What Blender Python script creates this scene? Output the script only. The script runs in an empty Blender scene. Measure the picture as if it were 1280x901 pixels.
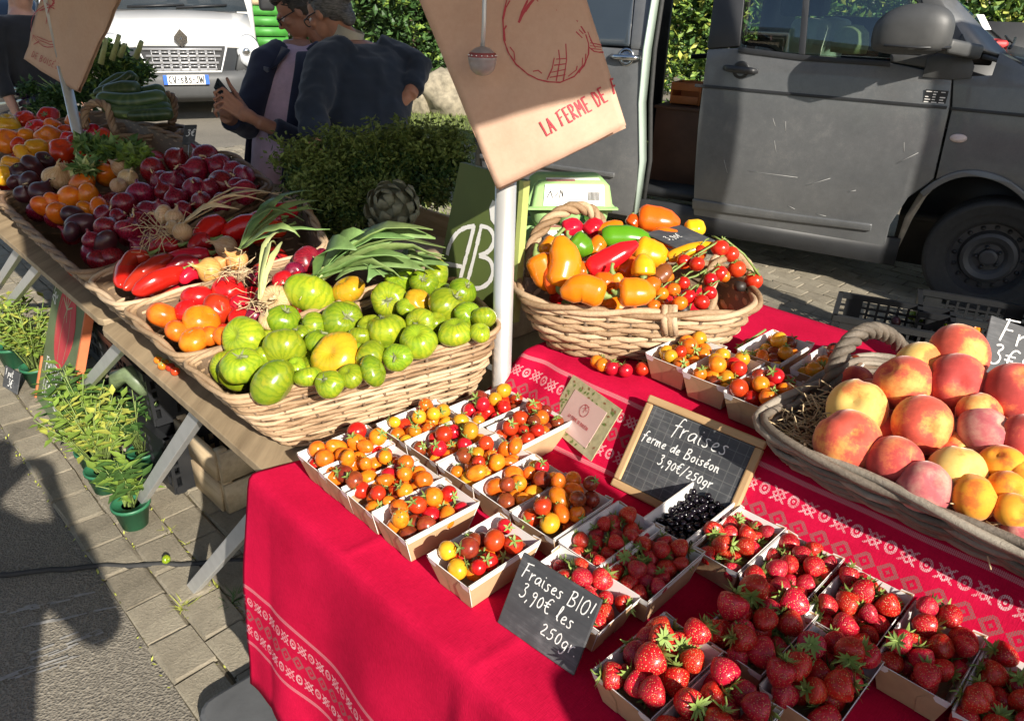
import bpy, bmesh, math, random
from mathutils import Vector, Matrix, Euler, noise as mnoise
random.seed(7)
sc = bpy.context.scene
COL = sc.collection
PI = math.pi
R = math.radians

# ---------------------------------------------------------------- camera, world, sun, exposure
CAM_H = 1.55
cam_d = bpy.data.cameras.new('camera')
cam = bpy.data.objects.new('camera', cam_d); COL.objects.link(cam)
cam_d.sensor_width = 36.0
cam_d.lens = 36.0 * 925.0 / 1280.0
cam_d.clip_start = 0.05; cam_d.clip_end = 500
PITCH, ROLL = R(26.0), R(1.7)
fwd = Vector((0, math.cos(PITCH), -math.sin(PITCH)))
_r0 = Vector((1, 0, 0)); _u0 = _r0.cross(fwd)
c_r = _r0 * math.cos(ROLL) + _u0 * math.sin(ROLL)
c_u = _u0 * math.cos(ROLL) - _r0 * math.sin(ROLL)
cam.matrix_world = Matrix(((c_r.x, c_u.x, -fwd.x, 0), (c_r.y, c_u.y, -fwd.y, 0), (c_r.z, c_u.z, -fwd.z, CAM_H), (0, 0, 0, 1)))
sc.camera = cam

SUN_EL, SUN_HEAD = R(29.0), R(30.0)        # light travels SUN_HEAD to the left of +Y
Ldir = Vector((-math.sin(SUN_HEAD) * math.cos(SUN_EL), math.cos(SUN_HEAD) * math.cos(SUN_EL), -math.sin(SUN_EL)))
sun_d = bpy.data.lights.new('sun', 'SUN'); sun_d.energy = 5.0; sun_d.angle = R(0.53); sun_d.color = (1.0, 0.93, 0.82)
sun = bpy.data.objects.new('sun', sun_d); COL.objects.link(sun)
sun.rotation_euler = Ldir.to_track_quat('-Z', 'Y').to_euler()
w = bpy.data.worlds.new('World'); sc.world = w; w.use_nodes = True
nt = w.node_tree
sky = nt.nodes.new('ShaderNodeTexSky'); sky.sky_type = 'NISHITA'; sky.sun_disc = False
sky.sun_elevation = SUN_EL
sd = -Ldir                                  # towards the sun
sky.sun_rotation = math.atan2(sd.x, sd.y)
sky.air_density = 1.0; sky.dust_density = 1.0
nt.links.new(sky.outputs[0], nt.nodes['Background'].inputs[0])
nt.nodes['Background'].inputs[1].default_value = 0.085
sc.view_settings.view_transform = 'Standard'; sc.view_settings.look = 'None'
sc.view_settings.exposure = 0.75; sc.view_settings.gamma = 1.0
try: sc.cycles.use_denoising = True
except Exception: pass
sc.cycles.max_bounces = 6; sc.cycles.transparent_max_bounces = 12

# ---------------------------------------------------------------- places: picture ray -> real point on a plane of the place
EYE = Vector((0, 0, CAM_H))
def ray(u, v): return c_r * ((u - 640) / 925.0) + c_u * (-(v - 450.5) / 925.0) + fwd
def onz(u, v, z):
    d = ray(u, v); return EYE + d * ((z - CAM_H) / d.z)
def onpl(u, v, P, n):
    d = ray(u, v); P = Vector(P); n = Vector(n); return EYE + d * ((P - EYE).dot(n) / d.dot(n))
def ondep(u, v, dep): return EYE + ray(u, v) * dep
def depth(P): return (Vector(P) - EYE).dot(fwd)
# stall axes: s runs along the stall front (away, left), t inwards
C0 = Vector((-.041, .700, 0)); q_ = math.sqrt(.5)
E1 = Vector((-q_, q_, 0)); E2 = Vector((q_, q_, 0)); EZ = Vector((0, 0, 1))
def S(s, t, z=0.0): return C0 + E1 * s + E2 * t + EZ * z
def inv(P):
    d = Vector(P) - C0; return d.dot(E1), d.dot(E2)
STALL_ROT = math.atan2(E2.y, E2.x)          # local x = E2

# ---------------------------------------------------------------- materials
class X:
    """math-node expression"""
    def __init__(s, tree, sock): s.t = tree; s.s = sock
    def op(s, o, b=None, c=None):
        n = s.t.nodes.new('ShaderNodeMath'); n.operation = o
        for i, k in enumerate((s, b, c)):
            if k is None: continue
            if isinstance(k, X): s.t.links.new(k.s, n.inputs[i])
            else: n.inputs[i].default_value = k
        return X(s.t, n.outputs[0])
    def __add__(s, b): return s.op('ADD', b)
    def __sub__(s, b): return s.op('SUBTRACT', b)
    def __mul__(s, b): return s.op('MULTIPLY', b)
    def __truediv__(s, b): return s.op('DIVIDE', b)
    def fract(s): return s.op('FRACT')
    def abs(s): return s.op('ABSOLUTE')
    def lt(s, b): return s.op('LESS_THAN', b)
    def gt(s, b): return s.op('GREATER_THAN', b)
    def max(s, b): return s.op('MAXIMUM', b)
    def min(s, b): return s.op('MINIMUM', b)
    def sqrt(s): return s.op('SQRT')
    def floor(s): return s.op('FLOOR')

def lin(h):
    h = h.lstrip('#'); o = []
    for i in (0, 2, 4):
        c = int(h[i:i + 2], 16) / 255
        o.append(c / 12.92 if c < .04045 else ((c + .055) / 1.055) ** 2.4)
    return (*o, 1)

def newmat(name):
    m = bpy.data.materials.new(name); m.use_nodes = True
    return m, m.node_tree, m.node_tree.nodes['Principled BSDF']
def N_(t, typ, **kw):
    n = t.nodes.new(typ)
    for k, v in kw.items(): setattr(n, k, v)
    return n
def noise(t, scale, detail=4, rough=.6, vec=None, coord='Object'):
    if vec is None:
        tc = N_(t, 'ShaderNodeTexCoord'); vec = tc.outputs[coord]
    n = N_(t, 'ShaderNodeTexNoise'); n.inputs['Scale'].default_value = scale
    n.inputs['Detail'].default_value = detail; n.inputs['Roughness'].default_value = rough
    t.links.new(vec, n.inputs['Vector']); return n
def ramp(t, sock, stops):
    r = N_(t, 'ShaderNodeValToRGB'); e = r.color_ramp.elements
    while len(e) > 1: e.remove(e[0])
    e[0].position, e[0].color = stops[0]
    for p, c in stops[1:]:
        k = e.new(p); k.color = c
    t.links.new(sock, r.inputs[0]); return r
def bump(t, b, sock, strength=.3, dist=.002):
    n = N_(t, 'ShaderNodeBump'); n.inputs['Strength'].default_value = strength; n.inputs['Distance'].default_value = dist
    t.links.new(sock, n.inputs['Height']); t.links.new(n.outputs[0], b.inputs['Normal']); return n
def sc_(c, f): return (min(c[0] * f, 1), min(c[1] * f, 1), min(c[2] * f, 1), 1)
def plain(name, col, rough=.6, var=.18, scale=14, bmp=0, bscale=60, metal=0, spec=.5, rnd=0.0, coat=0, coord='Object', sheen=0, trans=0):
    """principled with a little noise in colour, roughness and relief"""
    m, t, b = newmat(name)
    if isinstance(col, str): col = lin(col)
    n = noise(t, scale, 5, .6, coord=coord)
    r = ramp(t, n.outputs[0], [(.25, sc_(col, 1 - var)), (.5, col), (.75, sc_(col, 1 + var))])
    out = r.outputs[0]
    if rnd:
        oi = N_(t, 'ShaderNodeObjectInfo'); h = N_(t, 'ShaderNodeHueSaturation')
        x = X(t, oi.outputs['Random'])
        t.links.new((x * rnd + (.5 - rnd / 2)).s, h.inputs['Hue'])
        t.links.new(((x * 7.31).fract() * .5 + .75).s, h.inputs['Value'])
        t.links.new(out, h.inputs['Color']); out = h.outputs[0]
    t.links.new(out, b.inputs['Base Color'])
    b.inputs['Roughness'].default_value = rough; b.inputs['Metallic'].default_value = metal
    b.inputs['Specular IOR Level'].default_value = spec
    if coat: b.inputs['Coat Weight'].default_value = coat; b.inputs['Coat Roughness'].default_value = .08
    if sheen: b.inputs['Sheen Weight'].default_value = sheen; b.inputs['Sheen Roughness'].default_value = .4
    if bmp:
        n2 = noise(t, bscale, 6, .65, coord=coord); bump(t, b, n2.outputs[0], bmp, .004)
    return m
M = {}
def waxy(name, stops, rough=.2, scale=1.4, bmp=.05, sss=.08, stripes=0, stripecol=None, rnd=.02, speck=None):
    """fruit skin: blotchy colour ramp, optional meridian stripes, soft gloss"""
    m, t, b = newmat(name)
    tc = N_(t, 'ShaderNodeTexCoord'); oi = N_(t, 'ShaderNodeObjectInfo')
    add = N_(t, 'ShaderNodeVectorMath', operation='ADD'); t.links.new(tc.outputs['Object'], add.inputs[0])
    mulv = N_(t, 'ShaderNodeVectorMath', operation='SCALE'); mulv.inputs[0].default_value = (3.1, 7.7, 5.3)
    t.links.new((X(t, oi.outputs['Random']) * 9).s, mulv.inputs['Scale']); t.links.new(mulv.outputs[0], add.inputs[1])
    n = noise(t, scale, 4, .55, vec=add.outputs[0])
    out = ramp(t, n.outputs[0], stops).outputs[0]
    if stripes:
        sp = N_(t, 'ShaderNodeSeparateXYZ'); t.links.new(tc.outputs['Object'], sp.inputs[0])
        x, y, z = (X(t, sp.outputs[i]) for i in range(3))
        n2 = noise(t, 2.6, 3, .6, vec=add.outputs[0])
        a = y.op('ARCTAN2', x) * (stripes / (2 * PI)) + X(t, n2.outputs[0]) * 2.2
        k = (a.fract() - .5).abs() * 2
        k2 = (k.op('SMOOTH_MIN', .85, .2) - .35).max(0.0) * 1.6
        mx = N_(t, 'ShaderNodeMix', data_type='RGBA'); mx.inputs['B'].default_value = stripecol
        t.links.new((k2 * .68).s, mx.inputs['Factor']); t.links.new(out, mx.inputs['A']); out = mx.outputs['Result']
    if speck:
        vo = N_(t, 'ShaderNodeTexVoronoi'); vo.inputs['Scale'].default_value = speck[0]; t.links.new(tc.outputs['Object'], vo.inputs['Vector'])
        k = X(t, vo.outputs['Distance']).lt(speck[1])
        mx = N_(t, 'ShaderNodeMix', data_type='RGBA'); mx.inputs['B'].default_value = speck[2]
        t.links.new((k * speck[3]).s, mx.inputs['Factor']); t.links.new(out, mx.inputs['A']); out = mx.outputs['Result']
        bump(t, b, X(t, vo.outputs['Distance']).min(speck[1] * 2.2).s, .8, .0022)
    h = N_(t, 'ShaderNodeHueSaturation'); xr = X(t, oi.outputs['Random'])
    t.links.new((xr * rnd + (.5 - rnd / 2)).s, h.inputs['Hue'])
    t.links.new(((xr * 5.77).fract() * .4 + .8).s, h.inputs['Value'])
    t.links.new(out, h.inputs['Color'])
    t.links.new(h.outputs[0], b.inputs['Base Color'])
    n3 = noise(t, 5, 3, .6, vec=add.outputs[0])
    t.links.new((X(t, n3.outputs[0]) * .25 + (rough - .1)).s, b.inputs['Roughness'])
    b.inputs['Subsurface Weight'].default_value = sss; b.inputs['Subsurface Radius'].default_value = (.01, .004, .002)
    b.inputs['Subsurface Scale'].default_value = .5
    if bmp and not speck: bump(t, b, n3.outputs[0], bmp, .0008)
    return m

def c3(r, g, b): return (r, g, b, 1)
M['t_red'] = waxy('tomato_red', [(.3, c3(.42, .014, .007)), (.6, c3(.54, .024, .010)), (.85, c3(.60, .08, .016))])
M['t_orange'] = waxy('tomato_orange', [(.3, c3(.62, .12, .008)), (.6, c3(.74, .20, .012)), (.85, c3(.72, .27, .02))])
M['t_yellow'] = waxy('tomato_yellow', [(.3, c3(.62, .25, .012)), (.6, c3(.68, .34, .02)), (.85, c3(.50, .36, .03))])
M['t_dark'] = waxy('tomato_dark', [(.3, c3(.13, .022, .010)), (.55, c3(.25, .035, .014)), (.85, c3(.27, .08, .02))])
M['t_green'] = waxy('tomato_zebra', [(.3, c3(.19, .29, .014)), (.55, c3(.27, .34, .016)), (.8, c3(.36, .33, .015))], stripes=17, stripecol=c3(.11, .21, .010), scale=1.3, rnd=.03)
M['t_greenor'] = waxy('tomato_zebra_ripe', [(.3, c3(.46, .34, .015)), (.55, c3(.58, .30, .015)), (.8, c3(.60, .22, .012))], stripes=15, stripecol=c3(.26, .26, .012), scale=1.3)
M['onion_red'] = waxy('onion_red', [(.3, c3(.15, .007, .020)), (.55, c3(.27, .011, .032)), (.8, c3(.34, .03, .055))], stripes=26, stripecol=c3(.07, .006, .016), rough=.24)
M['plum'] = waxy('plum_dark', [(.3, c3(.035, .010, .016)), (.6, c3(.07, .016, .022)), (.8, c3(.12, .03, .02))], rough=.3)
M['onion_pale'] = waxy('onion_pale', [(.3, c3(.52, .30, .14)), (.55, c3(.60, .42, .24)), (.8, c3(.62, .48, .33))], stripes=22, stripecol=c3(.42, .22, .09), rough=.42)
M['onion_gold'] = waxy('onion_gold', [(.3, c3(.60, .28, .07)), (.55, c3(.66, .36, .12)), (.8, c3(.6, .42, .2))], stripes=20, stripecol=c3(.48, .2, .05), rough=.38)
M['pep_red'] = waxy('pepper_red', [(.3, c3(.48, .010, .008)), (.6, c3(.60, .018, .010)), (.85, c3(.62, .03, .012))], rough=.16)
M['pep_dark'] = waxy('pepper_dark_red', [(.3, c3(.30, .008, .010)), (.6, c3(.40, .012, .012)), (.85, c3(.45, .02, .02))], rough=.2)
M['pep_orange'] = waxy('pepper_orange', [(.3, c3(.76, .19, .006)), (.6, c3(.82, .28, .008)), (.85, c3(.80, .36, .014))], rough=.17)
M['pep_deep'] = waxy('pepper_deep_orange', [(.3, c3(.70, .10, .006)), (.6, c3(.78, .17, .008)), (.85, c3(.80, .24, .012))], rough=.17)
M['pep_yellow'] = waxy('pepper_yellow', [(.3, c3(.76, .36, .01)), (.6, c3(.78, .44, .014)), (.85, c3(.76, .48, .02))], rough=.17)
M['pep_green'] = waxy('pepper_green', [(.3, c3(.07, .21, .008)), (.6, c3(.11, .28, .010)), (.85, c3(.17, .30, .012))], rough=.2)
M['pep_brown'] = waxy('pepper_brown', [(.3, c3(.10, .05, .02)), (.6, c3(.22, .06, .014)), (.85, c3(.30, .12, .02))], rough=.25)
def peachmat(name, a, bcol, ccol, bias):
    m, t, b = newmat(name)
    tc = N_(t, 'ShaderNodeTexCoord'); oi = N_(t, 'ShaderNodeObjectInfo')
    add = N_(t, 'ShaderNodeVectorMath', operation='ADD'); t.links.new(tc.outputs['Object'], add.inputs[0])
    mulv = N_(t, 'ShaderNodeVectorMath', operation='SCALE'); mulv.inputs[0].default_value = (3.1, 7.7, 5.3)
    t.links.new((X(t, oi.outputs['Random']) * 9).s, mulv.inputs['Scale']); t.links.new(mulv.outputs[0], add.inputs[1])
    n = noise(t, 1.15, 3, .5, vec=add.outputs[0]); n4 = noise(t, 9, 5, .7, vec=add.outputs[0]); n5 = noise(t, 46, 4, .7, vec=add.outputs[0])
    k = X(t, n.outputs[0]) * 1.5 + X(t, n4.outputs[0]) * .45 + X(t, n5.outputs[0]) * .18 - (.56 + bias)
    r = ramp(t, k.s, [(.22, a), (.42, bcol), (.58, ccol), (.8, sc_(ccol, .78))])
    t.links.new(r.outputs[0], b.inputs['Base Color']); b.inputs['Roughness'].default_value = .72
    b.inputs['Specular IOR Level'].default_value = .2
    b.inputs['Sheen Weight'].default_value = .55; b.inputs['Sheen Roughness'].default_value = .35; b.inputs['Sheen Tint'].default_value = (1, .85, .78, 1)
    b.inputs['Subsurface Weight'].default_value = .12; b.inputs['Subsurface Radius'].default_value = (.01, .004, .002); b.inputs['Subsurface Scale'].default_value = .5
    bump(t, b, n5.outputs[0], .08, .003)
    return m
M['peach'] = peachmat('peach_skin', c3(.76, .44, .13), c3(.78, .28, .08), c3(.62, .10, .065), -.01)
M['peach_red'] = peachmat('peach_skin_red', c3(.74, .32, .11), c3(.70, .17, .08), c3(.54, .075, .065), -.08)
M['peach_yellow'] = peachmat('peach_skin_yellow', c3(.74, .50, .15), c3(.74, .44, .11), c3(.68, .22, .07), .16)
M['peach_grey'] = peachmat('peach_skin_bloom', c3(.58, .32, .24), c3(.50, .20, .17), c3(.46, .11, .12), -.02)
M['apricot'] = peachmat('apricot_skin', c3(.80, .36, .03), c3(.80, .31, .03), c3(.72, .18, .03), .10)
M['straw'] = waxy('strawberry', [(.3, c3(.36, .005, .013)), (.6, c3(.54, .010, .018)), (.88, c3(.62, .045, .024))], rough=.3, speck=(6.8, .22, c3(.78, .52, .16), .85), rnd=.015)
M['currant'] = waxy('blackcurrant', [(.3, c3(.004, .003, .006)), (.7, c3(.012, .008, .014))], rough=.18)
M['leaf'] = plain('leaf_green', '#5d8a34', .55, .4, 30, rnd=.05)
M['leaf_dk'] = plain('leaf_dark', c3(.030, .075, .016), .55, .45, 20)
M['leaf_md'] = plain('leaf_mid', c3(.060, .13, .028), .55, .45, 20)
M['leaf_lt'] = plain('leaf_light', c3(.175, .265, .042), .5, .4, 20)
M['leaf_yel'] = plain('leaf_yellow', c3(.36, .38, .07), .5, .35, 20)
M['leek'] = plain('leek_leaf', c3(.17, .27, .085), .5, .4, 25, rnd=.05, bmp=.15, bscale=150)
M['leek_pale'] = plain('leek_pale', c3(.48, .52, .22), .5, .25, 18)
M['stemg'] = plain('stem_green', c3(.19, .26, .07), .6, .3, 60)
M['calyx'] = plain('calyx_green', c3(.22, .31, .07), .6, .4, 50)
M['calyx_dry'] = plain('calyx_dry', c3(.20, .22, .10), .7, .4, 50)
M['courgette'] = waxy('courgette', [(.3, c3(.022, .05, .016)), (.6, c3(.045, .085, .028)), (.85, c3(.10, .15, .06))], stripes=9, stripecol=c3(.09, .13, .05), rough=.3)
M['eggplant'] = waxy('aubergine', [(.3, c3(.010, .006, .014)), (.7, c3(.02, .010, .024))], rough=.12)
M['artichoke'] = plain('artichoke_bract', c3(.24, .235, .15), .6, .4, 18)

def wicker(name, stops, rough=.62):
    m, t, b = newmat(name)
    tc = N_(t, 'ShaderNodeTexCoord'); n = noise(t, 9, 5, .65); n2 = noise(t, 160, 5, .75)
    oi = N_(t, 'ShaderNodeObjectInfo'); k = X(t, n.outputs[0]) * .55 + X(t, n2.outputs[0]) * .25 + X(t, oi.outputs['Random']) * .30 - .07
    r = ramp(t, k.s, stops); t.links.new(r.outputs[0], b.inputs['Base Color'])
    b.inputs['Roughness'].default_value = rough; bump(t, b, n2.outputs[0], .7, .003); return m
M['wick'] = wicker('wicker', [(.3, c3(.24, .145, .072)), (.5, c3(.46, .31, .18)), (.68, c3(.58, .43, .28))])
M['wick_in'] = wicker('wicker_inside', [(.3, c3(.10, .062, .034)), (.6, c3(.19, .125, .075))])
M['wick_grey'] = wicker('wicker_weathered', [(.3, c3(.10, .08, .058)), (.5, c3(.22, .18, .14)), (.68, c3(.33, .285, .225))])
M['wick_brown'] = wicker('wicker_brown', [(.3, c3(.16, .09, .05)), (.5, c3(.30, .185, .105)), (.68, c3(.40, .28, .17))])
M['knot'] = plain('dark_knot', c3(.03, .022, .018), .5)
M['strawdry'] = plain('dry_straw', c3(.55, .42, .24), .7, .3, 40)
def wood(name, a, bcol, scale=2.5, rough=.65):
    m, t, b = newmat(name)
    tc = N_(t, 'ShaderNodeTexCoord'); mp = N_(t, 'ShaderNodeMapping'); mp.inputs['Scale'].default_value = (14, 1.2, 14)
    t.links.new(tc.outputs['Object'], mp.inputs[0])
    n = noise(t, scale, 6, .65, vec=mp.outputs[0]); n2 = noise(t, 5, 4, .6)
    k = X(t, n.outputs[0]) * .7 + X(t, n2.outputs[0]) * .3
    r = ramp(t, k.s, [(.3, a), (.55, bcol), (.75, sc_(bcol, 1.25))]); t.links.new(r.outputs[0], b.inputs['Base Color'])
    b.inputs['Roughness'].default_value = rough; bump(t, b, n.outputs[0], .25, .003); return m
M['plank'] = wood('plank_worn', c3(.20, .145, .085), c3(.36, .27, .165))
M['plank_edge'] = wood('plank_edge', c3(.40, .25, .13), c3(.56, .38, .22))
M['frame'] = wood('frame_wood', c3(.36, .21, .09), c3(.52, .34, .17), 3)
M['cratewood'] = wood('crate_wood', c3(.34, .24, .14), c3(.52, .40, .25), 3)
M['kraft'] = plain('kraft_card', c3(.50, .32, .175), .8, .10, 30, bmp=.12, bscale=220)
M['cardwhite'] = plain('card_white', c3(.80, .78, .75), .55, .04, 20)
M['alu'] = plain('aluminium', c3(.58, .58, .57), .38, .10, 25, metal=.35, bmp=.05, bscale=90)
M['mast'] = plain('mast_paint', c3(.66, .66, .64), .34, .05, 12, metal=.55, bmp=.04, bscale=80)
M['blackplast'] = plain('black_plastic', c3(.016, .017, .019), .42, .2, 20, bmp=.08)
M['greyplast'] = plain('grey_plastic', c3(.085, .088, .09), .5, .2, 14, bmp=.08)
M['greenpot'] = plain('green_pot', c3(.028, .145, .07), .45, .2, 12)
M['soil'] = plain('soil', c3(.04, .028, .018), .95, .5, 60, bmp=.6)
M['chalk'] = plain('chalk', c3(.78, .77, .74), .9, .12, 200)
M['slab_black'] = plain('parasol_base', c3(.085, .088, .092), .8, .2, 12, bmp=.15)
M['rubber'] = plain('rubber', c3(.026, .026, .026), .75, .3, 40, bmp=.15)
M['white'] = plain('white_paint', c3(.60, .60, .59), .28, .03, 4, coat=.4)
M['glassdk'] = plain('window_dark', c3(.035, .045, .055), .06, .1, 4, spec=.9)
M['chrome'] = plain('chrome', c3(.7, .7, .7), .15, .05, 9, metal=1)
def slate(name, grid):
    m, t, b = newmat(name)
    n = noise(t, 7, 6, .7); n2 = noise(t, 45, 5, .7); mp = N_(t, 'ShaderNodeMapping'); tc = N_(t, 'ShaderNodeTexCoord')
    t.links.new(tc.outputs['Object'], mp.inputs[0]); mp.inputs['Scale'].default_value = (2, 30, 2); mp.inputs['Rotation'].default_value = (0, 0, .5)
    n3 = noise(t, 6, 4, .7, vec=mp.outputs[0])
    k = X(t, n.outputs[0]) * .5 + X(t, n2.outputs[0]) * .2 + X(t, n3.outputs[0]) * .28 + .09
    r = ramp(t, k.s, [(.42, c3(.032, .033, .036)), (.6, c3(.062, .064, .068)), (.74, c3(.16, .16, .165))])
    out = r.outputs[0]
    if grid:
        sp = N_(t, 'ShaderNodeSeparateXYZ'); t.links.new(tc.outputs['Object'], sp.inputs[0])
        a = ((X(t, sp.outputs[0]) * 55).fract() - .5).abs().gt(.455); c = ((X(t, sp.outputs[1]) * 55).fract() - .5).abs().gt(.455)
        g = a.max(c) * X(t, n.outputs[0]).op('SMOOTH_MAX', .3, .2) * .75
        mx = N_(t, 'ShaderNodeMix', data_type='RGBA'); mx.inputs['B'].default_value = c3(.2, .2, .19)
        t.links.new(g.s, mx.inputs['Factor']); t.links.new(out, mx.inputs['A']); out = mx.outputs['Result']
    t.links.new(out, b.inputs['Base Color']); b.inputs['Roughness'].default_value = .55; return m
M['slate'] = slate('slate_board', False); M['slategrid'] = slate('slate_board_lined', True)

def clothmat():
    """crimson woven cloth; UV u = metres along, v = metres from the band's centre"""
    m, t, b = newmat('red_woven_cloth')
    uv = N_(t, 'ShaderNodeUVMap'); sp = N_(t, 'ShaderNodeSeparateXYZ'); t.links.new(uv.outputs[0], sp.inputs[0])
    u, v = X(t, sp.outputs[0]), X(t, sp.outputs[1])
    def motif(uo, vo, h, P):
        x = ((u + uo) / P).fract() - .5; y = (v - vo) / h              # y in -.5...5 inside
        ins = y.abs().lt(.5)
        xa = (x.abs() - .25).abs() * 2                                     # two motifs per period
        side = x.gt(0)
        d = ((x - .25) * (x - .25) * 7.0 + y * y).sqrt()
        ringo = (d - .36).abs().lt(.10).max(d.lt(.12))
        x2 = (x + .25) * 2.2
        cross = ((x2.abs() - y.abs()).abs().lt(.10)).max((x2.abs() + y.abs() - .45).abs().lt(.09))
        r = ringo * side + cross * (side * -1.0 + 1.0)
        return r * ins
    white = motif(0, .036, .023, .050).max(motif(.015, -.036, .023, .050))
    x = ((u / .034).fract() - .5) * 2
    yy = v / .018
    grey = ((x.abs() + yy.abs() - .75).abs().lt(.22)).max((x.abs() + yy.abs()).lt(.2)) * v.abs().lt(.014)
    line = (v.abs() - .069).abs().lt(.0042)
    stitch = ((u * 420).fract().lt(.62)).max((v * 300).fract().lt(.3))
    n = noise(t, 6, 4, .6, vec=uv.outputs[0]); vs1 = N_(t, 'ShaderNodeVectorMath', operation='MULTIPLY'); vs1.inputs[1].default_value = (700, 70, 1); t.links.new(uv.outputs[0], vs1.inputs[0]); vs2 = N_(t, 'ShaderNodeVectorMath', operation='MULTIPLY'); vs2.inputs[1].default_value = (70, 700, 1); t.links.new(uv.outputs[0], vs2.inputs[0])
    na_, nb_ = noise(t, 1, 2, .6, vec=vs1.outputs[0]), noise(t, 1, 2, .6, vec=vs2.outputs[0]); wv_ = (X(t, na_.outputs[0]) + X(t, nb_.outputs[0])) * .5
    base = ramp(t, (X(t, n.outputs[0]) * .45 + wv_ * .55).s, [(.36, c3(.38, .004, .030)), (.64, c3(.62, .008, .056))]).outputs[0]
    def over(a, fac, col):
        mx = N_(t, 'ShaderNodeMix', data_type='RGBA'); mx.inputs['B'].default_value = col
        t.links.new(fac.s, mx.inputs['Factor']); t.links.new(a, mx.inputs['A']); return mx.outputs['Result']
    out = over(base, line * .55 * stitch, c3(.62, .34, .36))
    out = over(out, grey * .8 * stitch, c3(.20, .12, .11))
    wn_ = (X(t, noise(t, 55, 3, .7, vec=uv.outputs[0]).outputs[0]) * 2.2 - .45).max(.35).min(1.0)
    out = over(out, white * .78 * stitch * wn_, c3(.74, .64, .64))
    t.links.new(out, b.inputs['Base Color']); b.inputs['Roughness'].default_value = .9
    b.inputs['Specular IOR Level'].default_value = .06
    bump(t, b, wv_.s, .6, .0014)
    return m
M['cloth'] = clothmat()

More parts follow.
